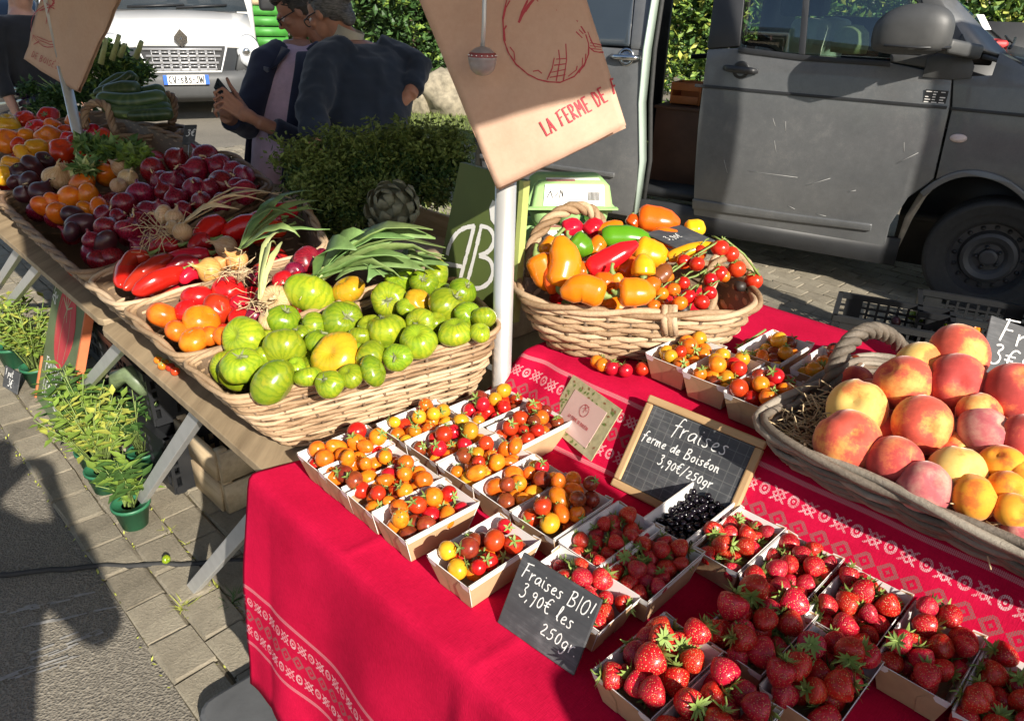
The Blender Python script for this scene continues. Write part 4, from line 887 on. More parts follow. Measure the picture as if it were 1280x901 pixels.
# plate
px_, pz_ = w2(233, 99)
mb = MB(); mb.prism([(-.26, -.055), (.26, -.055), (.26, .055), (-.26, .055)], wl(px_, .10, pz_), wx, EZ, .012); pl_ = mb.obj('number_plate', M['cardwhite'], wv, smooth=False)
mb = MB(); mb.prism([(-.26, -.055), (-.215, -.055), (-.215, .055), (-.26, .055)], wl(px_, .1015, pz_), wx, EZ, .001); mb.prism([(.215, -.055), (.26, -.055), (.26, .055), (.215, .055)], wl(px_, .1015, pz_), wx, EZ, .001); mb.obj('plate_blue_band', plain('plate_blue', c3(.03, .12, .55), .4), pl_, smooth=False)
mb = MB(); tl = 'CV-585-JW'; twd = textwidth(tl, .082, .13); mb.strokes(textlines(tl, .082, -twd / 2 + .005, -.041, wild=0, gap=.13), .013, wl(px_, .102, pz_), wx, EZ); mb.obj('plate_lettering', M['vandark'], pl_, smooth=False)

# green and dark crates stacked beyond, right of the white van
gc = onz(330, 128, 0); cdir = Vector((-gc.x, -gc.y, 0)).normalized(); crz = math.atan2(cdir.y, cdir.x) + PI / 2
M['greencr'] = plain('green_crate', c3(.05, .24, .035), .5, .2, 8); M['browncr'] = plain('dark_crate', c3(.045, .04, .035), .55, .2, 8)
def slatcrate(name, label, loc, rz, mat, sz=(.6, .4, .3), group=None, nsl=3, logo=None):
    r = thing(name, label, 'crate', loc, (0, 0, rz), group); a, b_, h = sz
    for sx in (-1, 1):
        for sy in (-1, 1):
            m_ = MB(); m_.box((sx * (a / 2 - .015), sy * (b_ / 2 - .015), h / 2), (.03, .03, h)); m_.obj('corner_post', mat, r)
    for k in range(nsl):
        z = h * (k + .5) / nsl; hh = h / nsl * .88
        for sy in (-1, 1):
            m_ = MB(); m_.box((0, sy * (b_ / 2 + .004), z), (a, .014, hh)); m_.obj('slat', mat, r)
        for sx in (-1, 1):
            m_ = MB(); m_.box((sx * (a / 2 + .004), 0, z), (.014, b_ - .03, hh)); m_.obj('slat', mat, r)
    m_ = MB(); m_.box((0, 0, .012), (a - .02, b_ - .02, .014)); m_.obj('crate_floor', mat, r)
    if logo:
        m_ = MB(); m_.lathe([(0, 0), (.07, 0), (.07, .004), (0, .005)], 18, mat=Matrix.Rotation(PI / 2, 4, 'X'), c=(0, -b_ / 2 - .012, h / 2)); m_.obj('round_logo', plain('crate_logo', c3(.5, .16, .13), .5), r, smooth=False)
    return r
zc = .02
for k, (mt, lab, h) in enumerate(((M['red'], 'low red crate at the bottom of the stack beside the white van', .14), (M['greencr'], 'green crate low in the stack beside the white van', .33), (M['browncr'], 'dark crate with a round reddish logo in the green stack', .3), (M['greencr'], 'green crate just above the dark one in the stack', .28), (M['greencr'], 'topmost green crate of the stack beside the white van', .28))):
    slatcrate('crate', lab, (gc.x + .08, gc.y + .2, zc), crz, mt, (.62, .42, h), 'crates stacked beside the white van', 2 if h > .2 else 1, logo=(k == 2)); zc += h + .004
o = slatcrate('crate', 'pale wooden crate on top of the green crate stack', (gc.x + .1, gc.y + .2, zc), crz, M['cratewood'], (.4, .3, .08), 'crates stacked beside the white van', 1)

# silver car at far left edge, with its curved windscreen
cp = onz(20, 95, .3); 
car = thing('car', 'silver car partly seen at the far left edge behind the bag', 'car', (cp.x - .75, cp.y + 1.2, 0), (0, 0, .35))
M['silver'] = plain('silver_paint', c3(.45, .46, .46), .3, .05, 5, metal=.6, coat=.3)
def loft(rows):
    b = MB(); n = len(rows[0]); b.add([p for r_ in rows for p in r_], [(i * n + j, i * n + j + 1, (i + 1) * n + j + 1, (i + 1) * n + j) for i in range(len(rows) - 1) for j in range(n - 1)]); return b
prof = [(-2.0, .35), (-2.05, .6), (-1.9, .8), (-1.0, .98), (.0, 1.0), (1.6, 1.0), (2.0, .9), (2.05, .5), (2.0, .35)]
b = loft([[(sx * w_, y, z * k) for y, z in prof] for sx, w_, k in ((-1, .84, .9), (-1, .78, 1), (0, 0, 1.03), (1, .78, 1), (1, .84, .9))]); b.obj('body', M['silver'], car, sol=.03)
for sx in (-1, 1):
    b = MB(); b.prism([(-2, .3), (-2.03, .6), (-1.85, .75), (-1, .88), (1.6, .9), (2, .82), (2.03, .5), (2, .3)], (sx * .85, 0, 0), (0, sx, 0) if sx > 0 else (0, 1, 0), EZ, .04); b.obj('side', M['silver'], car)
    for yy in (-1.3, 1.3):
        b = MB(); b.lathe([(.15, -.1), (.28, -.1), (.31, 0), (.28, .1), (.15, .1)], 22, mat=Matrix.Rotation(PI / 2, 4, 'Y'), c=(sx * .76, yy, .31)); b.obj('wheel', M['rubber'], car)
rows = []
for k in range(7):
    f = k / 6; y = -1.05 + .75 * f; z = .97 + .42 * math.sin(f * PI / 2)
    rows.append([(x * (.78 - .12 * f), y - .12 * (1 - (x) ** 2) * (1 - f), z - .05 * abs(x) ** 3) for x in (-1, -.6, -.2, .2, .6, 1)])
b = loft(rows); b.obj('windscreen', M['glasstint'], car, sol=.01)
b = loft([[(x * .66, y, 1.39 + .04 * math.sin((y + .3) * 1.6) - .05 * abs(x) ** 3) for x in (-1, -.6, -.2, .2, .6, 1)] for y in (-.3, .1, .5, .9, 1.2)]); b.obj('roof', M['silver'], car, sol=.02)
b = MB(); b.box((0, .5, 1.1), (1.3, 1.5, .4), taper=.95); b.obj('cabin_glass', M['glasstint'], car)
b = MB(); b.tube([(-.78, -1.05, .97), (-.72, -.8, 1.2), (-.66, -.3, 1.40), (-.6, .4, 1.44)], .025, 8); b.tube([(.78, -1.05, .97), (.72, -.8, 1.2), (.66, -.3, 1.40), (.6, .4, 1.44)], .025, 8); b.obj('windscreen_pillars', M['white'], car)

# ================================================================ STALL: tables, legs, cloths
def stall_rot(): return (0, 0, STALL_ROT)
def onT(u, v, t): return onpl(u, v, S(0, t), E2)
def legpts(a, b, t, top=.725):
    A, B = onT(*a, t), onT(*b, t); d = B - A; d /= d.z
    return A - d * A.z, A + d * (top - A.z)
def board(name, s0, s1, t0, t1, mat, par, O, z=.73, th=.02):
    b = MB(); r = .03; L = [(t0 + r, s0), (t1, s0), (t1, s1), (t0 + r, s1), (t0 + .008, s1 - .008), (t0, s1 - r), (t0, s0 + r), (t0 + .008, s0 + .008)]
    b.prism([(x, y) for x, y in L], S(0, 0, z + th) - O, E2, E1, th); return b.obj(name, mat, par, smooth=False, bev=.002)
def trestle(name, legs, O, par):
    for a, b_ in legs:
        m_ = MB(); m_.bar(a - O, b_ - O, .036, .022, up=E2); m_.obj('leg', M['alu'], par, smooth=False, bev=.002)
O = S(1.05, .3); tb1 = thing('table', 'worn plywood trestle table carrying the green tomato basket', 'table', O)
o = board('tabletop', .57, 1.50, .018, .62, M['plank'], tb1, O)
lg = [legpts((185, 612), (250, 515), .06), legpts((222, 757), (312, 655), .04)]
trestle('leg', lg, O, tb1)
m_ = MB(); m_.bar(S(.75, .5, .0) - O, S(.9, .5, .725) - O, .03, .022, up=E2); m_.obj('leg', M['alu'], tb1, smooth=False)
O = S(2.6, .3); tb2 = thing('table', 'worn plywood trestle table carrying the baskets at the far left', 'table', O)
board('tabletop', 1.515, 4.6, .03, .62, M['plank'], tb2, O, z=.735)
trestle('leg', [legpts((0, 352), (30, 306), .10), legpts((28, 360), (52, 330), .10), legpts((140, 446), (156, 428), .08)], O, tb2)
O = S(2.9, 1.0); tb3 = thing('table', 'rear trestle table behind the baskets holding greens and courgettes', 'table', O)
board('tabletop', .62, 4.6, .66, 1.25, M['plank'], tb3, O, z=.735)
for s_ in (.9, 2.4, 4.2):
    m_ = MB(); m_.bar(S(s_, .95, 0) - O, S(s_ + .15, .95, .73) - O, .036, .022, up=E2); m_.obj('leg', M['alu'], tb3, smooth=False)
O = S(-.3, .5); tb4 = thing('table', 'front table hidden beneath the red cloths', 'table', O)
board('tabletop', -1.4, .56, .02, 1.2, M['plank'], tb4, O, z=.71)
for s_, t_ in ((-1.2, .1), (-1.2, 1.05), (.4, 1.05)):
    m_ = MB(); m_.bar(S(s_, t_, 0) - O, S(s_, t_, .71) - O, .036, .03, up=E2); m_.obj('leg', M['alu'], tb4, smooth=False)

def cloth(name, label, secs, s0f, s1, du, wave, band0, group=None):
    """secs: list of (t, z) cross-section; s0f(t,z) left edge"""
    arc = [0]
    for (a, b) in zip(secs, secs[1:]): arc.append(arc[-1] + math.dist(a, b))
    V = []; UV = []; nu = int((1.9) / du)
    for k, (t, z) in enumerate(secs):
        for i in range(nu + 1):
            f = i / nu; s_ = s0f(t, z) * (1 - f) + s1 * f
            dt, dz = wave(s_, t, z, arc[k]); P = S(s_, t + dt, z + dz); V.append(P); UV.append((s_, arc[k] - band0))
    F = [(k * (nu + 1) + i, k * (nu + 1) + i + 1, (k + 1) * (nu + 1) + i + 1, (k + 1) * (nu + 1) + i) for k in range(len(secs) - 1) for i in range(nu)]
    b = MB(); b.add(V, F); o = b.obj(name, M['cloth'], uv=UV); 
    s_ = o.modifiers.new('thick', 'SOLIDIFY'); s_.thickness = .0016; s_.offset = 1
    return tag(o, label, 'tablecloth', group)
nz_ = lambda a, b, sc: mnoise.noise(Vector((a * sc, b * sc, 3.3)))
secs = [(-.012 - .0 * k, .27 + .48 * k / 22) for k in range(22)] + [(-.010, .747), (-.004, .7535), (.006, .755)] + [(.006 + .484 * k / 26, .755) for k in range(1, 27)]
def wave1(s_, t, z, arc):
    if t < 0:
        d = .755 - z
        w_ = d * (.030 * math.sin(s_ * 21 + 1) + .022 * nz_(s_, z, 7)) - d * .10
        if s_ > .52: w_ -= (s_ - .52) * .28 * min(1, d * 4)
        if abs(s_ + .003) < .03: w_ -= .006 * (1 - abs(s_ + .003) / .03) * min(1, d * 12)
        return w_, .004 * nz_(s_, z, 11) + (.02 * nz_(s_, 0, 3) if z < .28 else 0)
    w_ = .0026 * nz_(s_, t, 6) + .0018 * nz_(s_, t, 15) + .0024 * max(0, 1 - abs(s_ - .30 + .1 * t) / .012) + .0022 * max(0, 1 - abs(t - .03 + .05 * s_) / .012)
    cr = abs(s_ + .004 + .25 * t * .2); w_ += .0026 * max(0, 1 - cr / .012)
    return 0, w_
cl1 = cloth('tablecloth', 'crimson woven cloth with a white patterned border hanging over the table front', secs, lambda t, z: .602 - .19 * max(t, 0) + (.012 * (.755 - z)), -1.25, .0075, wave1, .18)
secs = [(.466 + .10 * k / 14, .757 + .115 * k / 14) for k in range(15)] + [(.572, .8765), (.582, .878)] + [(.582 + .62 * k / 26, .878) for k in range(1, 27)] + [(1.21, .86), (1.215, .6)]
def wave2(s_, t, z, arc):
    e = max(0, s_ - .30)
    if t < .585:
        f = (z - .757) / .12
        w_ = .012 * e * 4 * math.sin(s_ * 62 + z * 9) * (1 - .4 * f) + .004 * nz_(s_, z, 9) + .006 * math.sin(s_ * 15) * (1 - f)
        dz = -.0
        if s_ > .47: dz = -(s_ - .47) * 1.1 * f
        return w_ - .03 * max(0, s_ - .25) * (1 - f), dz
    dz = .0018 * nz_(s_, t, 6) + .014 * e * math.sin(s_ * 55 + t * 14) * max(0, 1 - (t - .58) * 2.6)
    if s_ > .47: dz -= (s_ - .47) * 1.1
    return 0, dz
cl2 = cloth('tablecloth', 'crimson woven cloth over the raised rear step with its border down the step', secs, lambda t, z: .525, -1.30, .0075, wave2, .078)

# ---------------------------------------------------------------- parasols with metal masts
def parasol(base, label, half, h, rot, drop=.35, off=(0, 0), n=8, mast_r=.0205, corners=None):
    r = thing('parasol', label, 'parasol', base)
    b = MB(); b.tube([(0, 0, .03), (0, 0, h * .6)], mast_r, 20); b.obj('mast', M['mast'], r)
    b = MB(); b.tube([(0, 0, h * .6 - .1), (0, 0, h + drop)], mast_r * .8, 14); b.obj('upper_mast', M['alu'], r)
    V = [Vector((off[0], off[1], h + drop))]; F = []
    for k in range(n):
        a = rot + 2 * PI * k / n; V.append(Vector((off[0] + half * math.cos(a), off[1] + half * math.sin(a), h)))
    if corners: V = V[:1] + [Vector((x - base[0], y - base[1], h)) for x, y in corners]
    for k in range(n):
        F.append((0, 1 + k, 1 + (k + 1) % n))
    for k in range(n): V.append(V[1 + k] - EZ * .09)
    for k in range(n): F.append((1 + k, 1 + n + k, 1 + n + (k + 1) % n, 1 + (k + 1) % n))
    m_ = MB(); m_.add(V, F); m_.obj('canopy', plain('canopy_cloth', c3(.42, .40, .35), .9), r, smooth=False, sol=.004)
    for k in range(n):
        m_ = MB(); m_.bar(Vector((off[0] * .5, off[1] * .5, h + drop - .08)), V[1 + k] - EZ * .01, .02, .02); m_.obj('rib', M['alu'], r)
    return r
PB = onz(626, 506, .75)
PAR = parasol((PB.x, PB.y, 0), 'stall parasol on a pale metal mast behind the tomato basket', 1.63, 2.15, 0, .4, off=(.05, .4), n=4, corners=((-.12, -.20), (1.94, 1.075), (.07, 3.91), (-2.0, 2.645)))
LB = ondep(91, 140, 3.06)
PAR2 = parasol((LB.x, LB.y, 0), 'second stall parasol on a metal mast at the far left', 1.5, 2.10, 0, .4, off=(-.4, -.3), n=4, corners=((-1.35, .75), (-.95, 1.95), (-2.6, 4.3), (-4.1, 2.6)))
def slabbase(c, label):
    r = thing('ground_weight', label, 'weight', c, (0, 0, STALL_ROT + .0))
    b = MB(); L = []
    for k in range(5): a = PI + k * PI / 8; L.append((-.20 + .05 * math.cos(a), -.10 + .05 * math.sin(a)))
    L += [(.25, -.15), (.25, .15)]
    for k in range(5): a = PI / 2 + k * PI / 8; L.append((-.20 + .05 * math.cos(a), .10 + .05 * math.sin(a)))
    b.prism(L, (0, 0, .05), (1, 0, 0), (0, 1, 0), .05); b.obj('slab', M['slab_black'], r, smooth=False, bev=.012)
    b = MB(); b.box((-.0, 0, .054), (.005, .29, .006)); b.obj('ridge', M['slab_black'], r, smooth=False)
p = onz(372, 868, .03); slabbase((p.x + .06, p.y + .0, .015), 'dark grey parasol base slab on the ground under the cloth hem')
# black cable over the ground
p0, p1, p2, p3 = onz(-40, 722, .012), onz(110, 708, .016), onz(250, 704, .016), onz(420, 690, .012)
b = MB(); pts = []
for a, c in ((p0, p1), (p1, p2), (p2, p3)):
    for k in range(6): pts.append(a.lerp(c, k / 6) + Vector((0, .004 * math.sin(k * 2.1), 0)))
b.tube(pts + [p3], .008, 8); tag(b.obj('cable', M['rubber']), 'black cable running over the paving under the stall', 'cable')

# ---------------------------------------------------------------- baskets
def perim(quad, n, rnd):
    P = [Vector(p) for p in quad]; out = []; L = [(P[(i + 1) % 4] - P[i]).length for i in range(4)]
    segs = []
    for i in range(4):
        a, b_ = P[i], P[(i + 1) % 4]; segs.append((a.lerp(b_, rnd), a.lerp(b_, 1 - rnd)))
    path = []
    for i in range(4):
        a, b_ = segs[i]; path += [a.lerp(b_, k / 12) for k in range(12)]
        c0, corner, c1 = b_, P[(i + 1) % 4], segs[(i + 1) % 4][0]
        path += [c0 * (1 - f) ** 2 + corner * 2 * f * (1 - f) + c1 * f * f for f in [k / 10 for k in range(10)]]
    # resample evenly, starting at the same relative place
    m_ = len(path); d = [0]
    for i in range(m_): d.append(d[-1] + (path[(i + 1) % m_] - path[i]).length)
    T = d[-1]; out = []; j = 0
    for k in range(n):
        x = T * k / n
        while d[j + 1] < x: j += 1
        f = (x - d[j]) / max(1e-9, d[j + 1] - d[j]); out.append(path[j % m_].lerp(path[(j + 1) % m_], f))
    return out
def basket(label, base, rim, rows, r, mat, inn, rnd=.2, amp=None, rimr=None, stake=.026, group=None, floor=None, braid=2, cat='basket'):
    O = sum((Vector(p) for p in base), Vector()) / 4; root = thing('wicker_basket', label, cat, O, group=group)
    base = [Vector(p) - O for p in base]; rim = [Vector(p) - O for p in rim]
    PL = sum((rim[(i + 1) % 4] - rim[i]).length for i in range(4)); m_ = 3; n = max(8, int(PL / stake / 2)) * 2 * m_
    bp, rp = perim(base, n, rnd), perim(rim, n, rnd); cb = sum(bp, Vector()) / n
    def nrm(i):
        a = rp[(i + 1) % n] - rp[(i - 1) % n]; v = Vector((a.y, -a.x, 0)).normalized()
        return v if v.dot(rp[i] - sum(rp, Vector()) / n) > 0 else -v
    NR = [nrm(i) for i in range(n)]; amp = amp or r * .75
    sh = mat
    for k in range(rows):
        f = (k + .45) / rows; ph = random.uniform(-.4, .4); pts = []
        for i in range(n):
            wob = .0016 * math.sin(i * .31 + k * 2.2) + random.uniform(-.0007, .0007)
            pts.append(bp[i].lerp(rp[i], f) + NR[i] * (amp * math.cos(PI * i / m_ + PI * k) + .010 * math.sin(f * PI)) + EZ * wob)
        rr = [r * (1 + .10 * math.sin(i * .17 + k * 1.7) + random.uniform(-.05, .05)) for i in range(n)]
        b = MB(); b.tube(pts, rr, 7, closed=True); b.obj('wicker_strand', sh, root)
    rimr = rimr or r * 1.25
    for q in range(braid):
        pts = []
        for i in range(n):
            a = 2 * PI * i / n * (n // 14) + q * 2 * PI / braid
            pts.append(rp[i] + NR[i] * (.006 + rimr * .95 * math.cos(a)) + EZ * (rimr * .8 * math.sin(a) + rimr * .3))
        b = MB(); b.tube(pts, rimr, 7, closed=True); b.obj('rim_strand', sh, root)
    # stakes and inner wall
    b = MB()
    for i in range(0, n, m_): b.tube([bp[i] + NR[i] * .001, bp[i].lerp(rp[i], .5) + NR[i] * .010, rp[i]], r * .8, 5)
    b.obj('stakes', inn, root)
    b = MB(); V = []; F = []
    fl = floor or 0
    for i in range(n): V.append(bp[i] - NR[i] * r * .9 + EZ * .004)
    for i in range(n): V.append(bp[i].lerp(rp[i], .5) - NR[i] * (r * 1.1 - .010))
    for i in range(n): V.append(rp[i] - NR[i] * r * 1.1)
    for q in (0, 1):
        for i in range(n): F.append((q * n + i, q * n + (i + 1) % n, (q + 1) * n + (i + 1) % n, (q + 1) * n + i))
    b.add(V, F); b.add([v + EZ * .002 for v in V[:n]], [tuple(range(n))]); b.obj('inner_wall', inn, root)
    return root, O, rp, NR
def rope(name, pts, rad, strands, twist, mat, par):
    """twisted handle: strands wound round a path"""
    P = [Vector(p) for p in pts]; fine = []
    k = len(P)
    for i in range(k - 1):
        p0, p1, p2, p3 = P[max(i - 1, 0)], P[i], P[i + 1], P[min(i + 2, k - 1)]
        for q in range(12):
            f = q / 12; fine.append(.5 * ((2 * p1) + (p2 - p0) * f + (2 * p0 - 5 * p1 + 4 * p2 - p3) * f * f + (3 * p1 - p0 - 3 * p2 + p3) * f ** 3))
    fine.append(P[-1]); n = len(fine); nr = None
    fr = []
    for i in range(n):
        T = (fine[min(i + 1, n - 1)] - fine[max(i - 1, 0)]).normalized()
        nr = T.orthogonal().normalized() if nr is None else (nr - T * nr.dot(T)).normalized()
        fr.append((nr.copy(), T.cross(nr)))
    for q in range(strands):
        pp = []
        for i in range(n):
            a = 2 * PI * (q / strands + twist * i / n); pp.append(fine[i] + fr[i][0] * math.cos(a) * rad + fr[i][1] * math.sin(a) * rad)
        b = MB(); b.tube(pp, rad * .95, 7); b.obj(name, mat, par)
ZB = .757
def Q(*st): return [S(s_, t, z) for s_, t, z in st]
B1 = basket('big pale wicker basket of green tomatoes beside the metal mast', Q((.628, .09, ZB), (.53, .47, ZB), (.78, .56, ZB), (.84, .09, ZB)),
            Q((.655, .005, .880), (.445, .47, .955), (.745, .60, .955), (.865, .005, .883)), 17, .0043, M['wick'], M['wick_in'], rnd=.12, stake=.05, rimr=.0055, amp=.0032)
B2 = basket('pale wicker tray of red tomatoes and onions left of the green tomatoes', Q((.88, .09, ZB), (.84, .45, ZB), (1.06, .45, ZB), (1.2, .09, ZB)),
            Q((.875, .005, .880), (.79, .48, .970), (1.05, .445, .97), (1.215, .015, .885)), 15, .0045, M['wick'], M['wick_in'], rnd=.12, stake=.05, rimr=.0062, amp=.0034)
B3 = basket('wicker tray of long red peppers left of the red tomatoes', Q((1.25, .09, ZB), (1.12, .42, ZB), (1.45, .58, ZB), (1.44, .09, ZB)),
            Q((1.23, .01, .884), (1.075, .46, .972), (1.47, .62, 1.0), (1.465, .01, .884)), 15, .0045, M['wick'], M['wick_in'], rnd=.12, stake=.05, rimr=.0062, amp=.0034)
B4 = basket('long wicker tray of red onions, beetroot and orange tomatoes', Q((1.50, .09, ZB + .003), (1.60, .60, ZB + .003), (2.10, .66, ZB + .003), (2.44, .1, ZB + .003)),
            Q((1.48, .01, .885), (1.65, .62, 1.0), (2.15, .72, 1.02), (2.49, .045, .89)), 14, .0048, M['wick_brown'], M['wick_in'], rnd=.1, stake=.05, rimr=.0075, amp=.0036)
B5 = basket('farthest wicker tray of red and orange heirloom tomatoes at the left edge', Q((2.54, .12, ZB + .003), (2.34, .62, ZB + .003), (3.3, .66, ZB + .003), (3.5, .12, ZB + .003)),
            Q((2.51, .055, .89), (2.28, .70, 1.01), (3.45, .74, 1.02), (3.6, .06, .89)), 14, .0048, M['wick_brown'], M['wick_in'], rnd=.1, stake=.05, rimr=.0075, amp=.0036)
# pepper basket: oval, on the raised cloth, two handles
pcx, pcy = .262, 1.548
def ov(hx, hy, z, ang, dx=0, dy=0):
    c, s_ = math.cos(ang), math.sin(ang); return [Vector((pcx + dx + c * x - s_ * y, pcy + dy + s_ * x + c * y, z)) for x, y in ((-hx, -hy), (hx, -hy), (hx, hy), (-hx, hy))]
BP, OP, rpP, NP = basket('oval wicker basket heaped with peppers, standing on the raised red cloth', ov(.175, .125, .882, -.02, -.005, -.03), ov(.250, .172, .992, -.03), 11, .0060, M['wick'], M['wick_in'], rnd=.36, stake=.055, amp=.0045, rimr=.0068)
hp = [ondep(u, v, d) - OP for u, v, d in ((664, 345, 1.66), (668, 300, 1.68), (700, 266, 1.70), (735, 262, 1.72), (756, 290, 1.73), (760, 330, 1.73))]
rope('handle', hp, .0085, 3, 4.5, M['wick'], BP)
hp = [ondep(u, v, d) - OP for u, v, d in ((890, 395, 1.55), (888, 350, 1.56), (905, 318, 1.60), (930, 330, 1.66), (942, 352, 1.70))]
rope('handle', hp, .0085, 3, 3.5, M['wick'], BP)
for (u, v, d) in ((803, 388, 1.485), (833, 396, 1.49), (925, 358, 1.62), (854, 388, 1.50)):
    P = ondep(u, v, d) - OP; b = MB(); b.lathe([(0, -.012), (.012, -.008), (.014, 0), (.012, .008), (0, .012)], 10, c=P); b.obj('knot', M['knot'], BP)
for du in (-6, 0, 6):
    b = MB(); b.tube([ondep(837 + du, 382, 1.475) - OP, ondep(836 + du, 400, 1.468) - OP, ondep(838 + du, 418, 1.49) - OP], .0075, 7); b.obj('binding', M['wick'], BP)
# peach basket, weathered
BQ, OQ, rpQ, NQ = basket('weathered grey wicker basket of peaches and apricots at the right', Q((-.12, .565, .884), (-.12, .93, .884), (-.68, .93, .884), (-.68, .565, .884)),
                         Q((-.075, .515, .955), (-.085, .97, .940), (-.73, .97, .940), (-.73, .505, .952)), 9, .0056, M['wick_grey'], M['wick_in'], rnd=.14, stake=.075, rimr=.0068, amp=.0075)
hp = [onpl(u, v, S(-.11, 0), E1) - OQ for u, v in ((1036, 500), (1043, 462), (1062, 428), (1088, 413), (1112, 420), (1131, 440))]
rope('handle', hp, .0085, 3, 5, M['wick_grey'], BQ)
# courgette basket further back
cz = onz(168, 160, 1.0)
def ov2(hx, hy, z): 
    c, s_ = math.cos(.15), math.sin(.15); return [Vector((cz.x + c * x - s_ * y, cz.y + s_ * x + c * y, z)) for x, y in ((-hx, -hy), (hx, -hy), (hx, hy), (-hx, hy))]
BZ, OZ, rpZ, NZ = basket('round brown wicker basket of courgettes on the rear table', ov2(.13, .11, .757), ov2(.19, .15, .985), 14, .0066, M['wick_brown'], M['wick_in'], rnd=.4, stake=.05, amp=.005)
dz_ = depth(Vector((cz.x, cz.y - .1, 1.0)))
hp = [ondep(u, v, dz_ - .04) - OZ for u, v in ((107, 160), (106, 140), (118, 129), (134, 134), (140, 155), (146, 168))]
rope('handle', hp, .009, 3, 4, M['wick_brown'], BZ)
hp = [ondep(u, v, dz_ + .15) - OZ for u, v in ((200, 140), (205, 120), (216, 122), (218, 140), (214, 155))]
rope('handle', hp, .009, 3, 3, M['wick_brown'], BZ)
M['tinywood'] = M['cratewood']

# ---------------------------------------------------------------- crates, pots and signs under and before the stall
def plastcrate(label, c, rz, size, mat, group=None):
    r = thing('crate', label, 'crate', c, (0, 0, rz), group); a, b_, h = size
    for nm, cx, cy, sx, sy in (('crate_side', 0, -b_ / 2, a, .012), ('crate_side', 0, b_ / 2, a, .012), ('crate_end', -a / 2, 0, .012, b_), ('crate_end', a / 2, 0, .012, b_)):
        m_ = MB(); m_.box((cx, cy, h * .07), (sx, sy, h * .14)); m_.box((cx, cy, h * .93), (sx + .012, sy + .012, h * .14))
        lng = max(sx, sy); nb = 11
        for k in range(nb + 1):
            q = -lng / 2 + lng * k / nb; m_.box((cx + (q if sx > sy else 0), cy + (q if sy > sx else 0), h * .5), ((.012 if sx > sy else .011), (.011 if sx > sy else .012), h * .74))
        for z in (.33, .5, .67): m_.box((cx, cy, h * z), (sx * .99, sy * .99, h * .05))
        for q in (-.36, .36): m_.box((cx + (q * a if sx > sy else 0), cy + (q * b_ if sy > sx else 0), h * .5), (max(sx * .16, .012) * .98, max(sy * .16, .012) * .98, h * .73))
        m_.obj(nm, mat, r, smooth=False)
    m_ = MB(); m_.box((0, 0, .008), (a - .01, b_ - .01, .012)); m_.obj('crate_floor', mat, r, smooth=False)
    return r
plastcrate('dark plastic crate under the stall left of the painted sign', S(2.95, .52, .012), STALL_ROT, (.38, .58, .30), M['greyplast'])
plastcrate('black perforated plastic crate under the stall behind the potted herbs', S(2.0, .35, .012), STALL_ROT + .05, (.36, .56, .22), M['blackplast'], 'black crates under the stall')
plastcrate('upper black crate stacked under the stall behind the striped courgette', S(2.06, .37, .236), STALL_ROT - .03, (.34, .52, .20), M['blackplast'], 'black crates under the stall')
wb = slatcrate('crate', 'wooden crate standing under the stall beside the trestle leg', S(1.66, .46, .012), STALL_ROT + .02, M['cratewood'], (.40, .32, .24), nsl=2)
# courgette lying on the black crate
def sweep(path, radii, n=12): b = MB(); b.tube(path, radii, n); return b
P = onz(152, 470, .40); b = sweep([P + Vector((-.05, .02, -.06)), P + Vector((-.02, .01, -.01)), P + Vector((.03, 0, .01)), P + Vector((.065, -.01, -.03)), P + Vector((.07, -.015, -.06))], [.014, .029, .031, .028, .012]); 
o = b.obj('courgette', plain('striped_marrow', c3(.13, .17, .09), .4, .35, 26)); tag(o, 'curved striped green courgette on the black crate under the stall', 'courgette')
def pot(c, r_, h, label, leaves, kind='sage', leafh=.22, spread=.14, mats=None, group=None, n=70, lean=(0, 0)):
    n = int(n * 2.6); leaves *= .74; spread *= 1.1
    o = thing('potted_plant', label, 'potted plant', c, group=group)
    b = MB(); b.lathe([(r_ * .7, 0), (r_ * .97, h * .88), (r_ * 1.06, h * .88), (r_ * 1.06, h), (r_ * .95, h), (r_ * .92, h * .9)], 24); b.obj('pot', M['greenpot'], o)
    b = MB(); b.lathe([(0, h * .88), (r_ * .92, h * .88), (r_ * .5, h * .9), (0, h * .9)], 16); b.obj('soil', M['soil'], o)
    mats = mats or [M['leaf_md'], M['leaf_lt'], M['stemg']]
    st = MB(); lv = MB()
    for k in range(n // 6):
        a = random.uniform(0, 2 * PI); q = random.uniform(.1, 1) ** .6; d = Vector((math.cos(a) * spread * q + lean[0], math.sin(a) * spread * q + lean[1], leafh * random.uniform(.55, 1.05)))
        p0 = Vector((random.uniform(-.3, .3) * r_, random.uniform(-.3, .3) * r_, h * .9)); mid = p0 + d * .55 + EZ * leafh * .12
        st.tube([p0, mid, p0 + d], [.0028, .002, .0012], 5)
        for f in range(7):
            x = .3 + .7 * f / 6; p = p0.lerp(mid, min(1, x * 2)) if x < .5 else mid.lerp(p0 + d, x * 2 - 1)
            aa = random.uniform(0, 2 * PI); dd = Vector((math.cos(aa), math.sin(aa), random.uniform(-.1, .7)))
            L = leaves * random.uniform(.6, 1.25); lv.leaf(p, dd, EZ, L, L * .42, random.choice((0, 0, 1)), .2, .12)
    st.obj('stems', M['stemg'], o); lv.obj('leaves', mats[:2], o, smooth=True)
    return o
def at(u, v, z): return onz(u, v, z)
LTM = [M['leaf_md'], M['leaf_lt']]; YLM = [M['leaf_lt'], M['leaf_yel']]
c = at(165, 667, 0); pot((c.x, c.y + .03, .015), .055, .085, 'nearest green pot with a sage plant at the foot of the stall', .075, leafh=.15, spread=.09, mats=LTM, group='potted herbs on the ground', n=60)
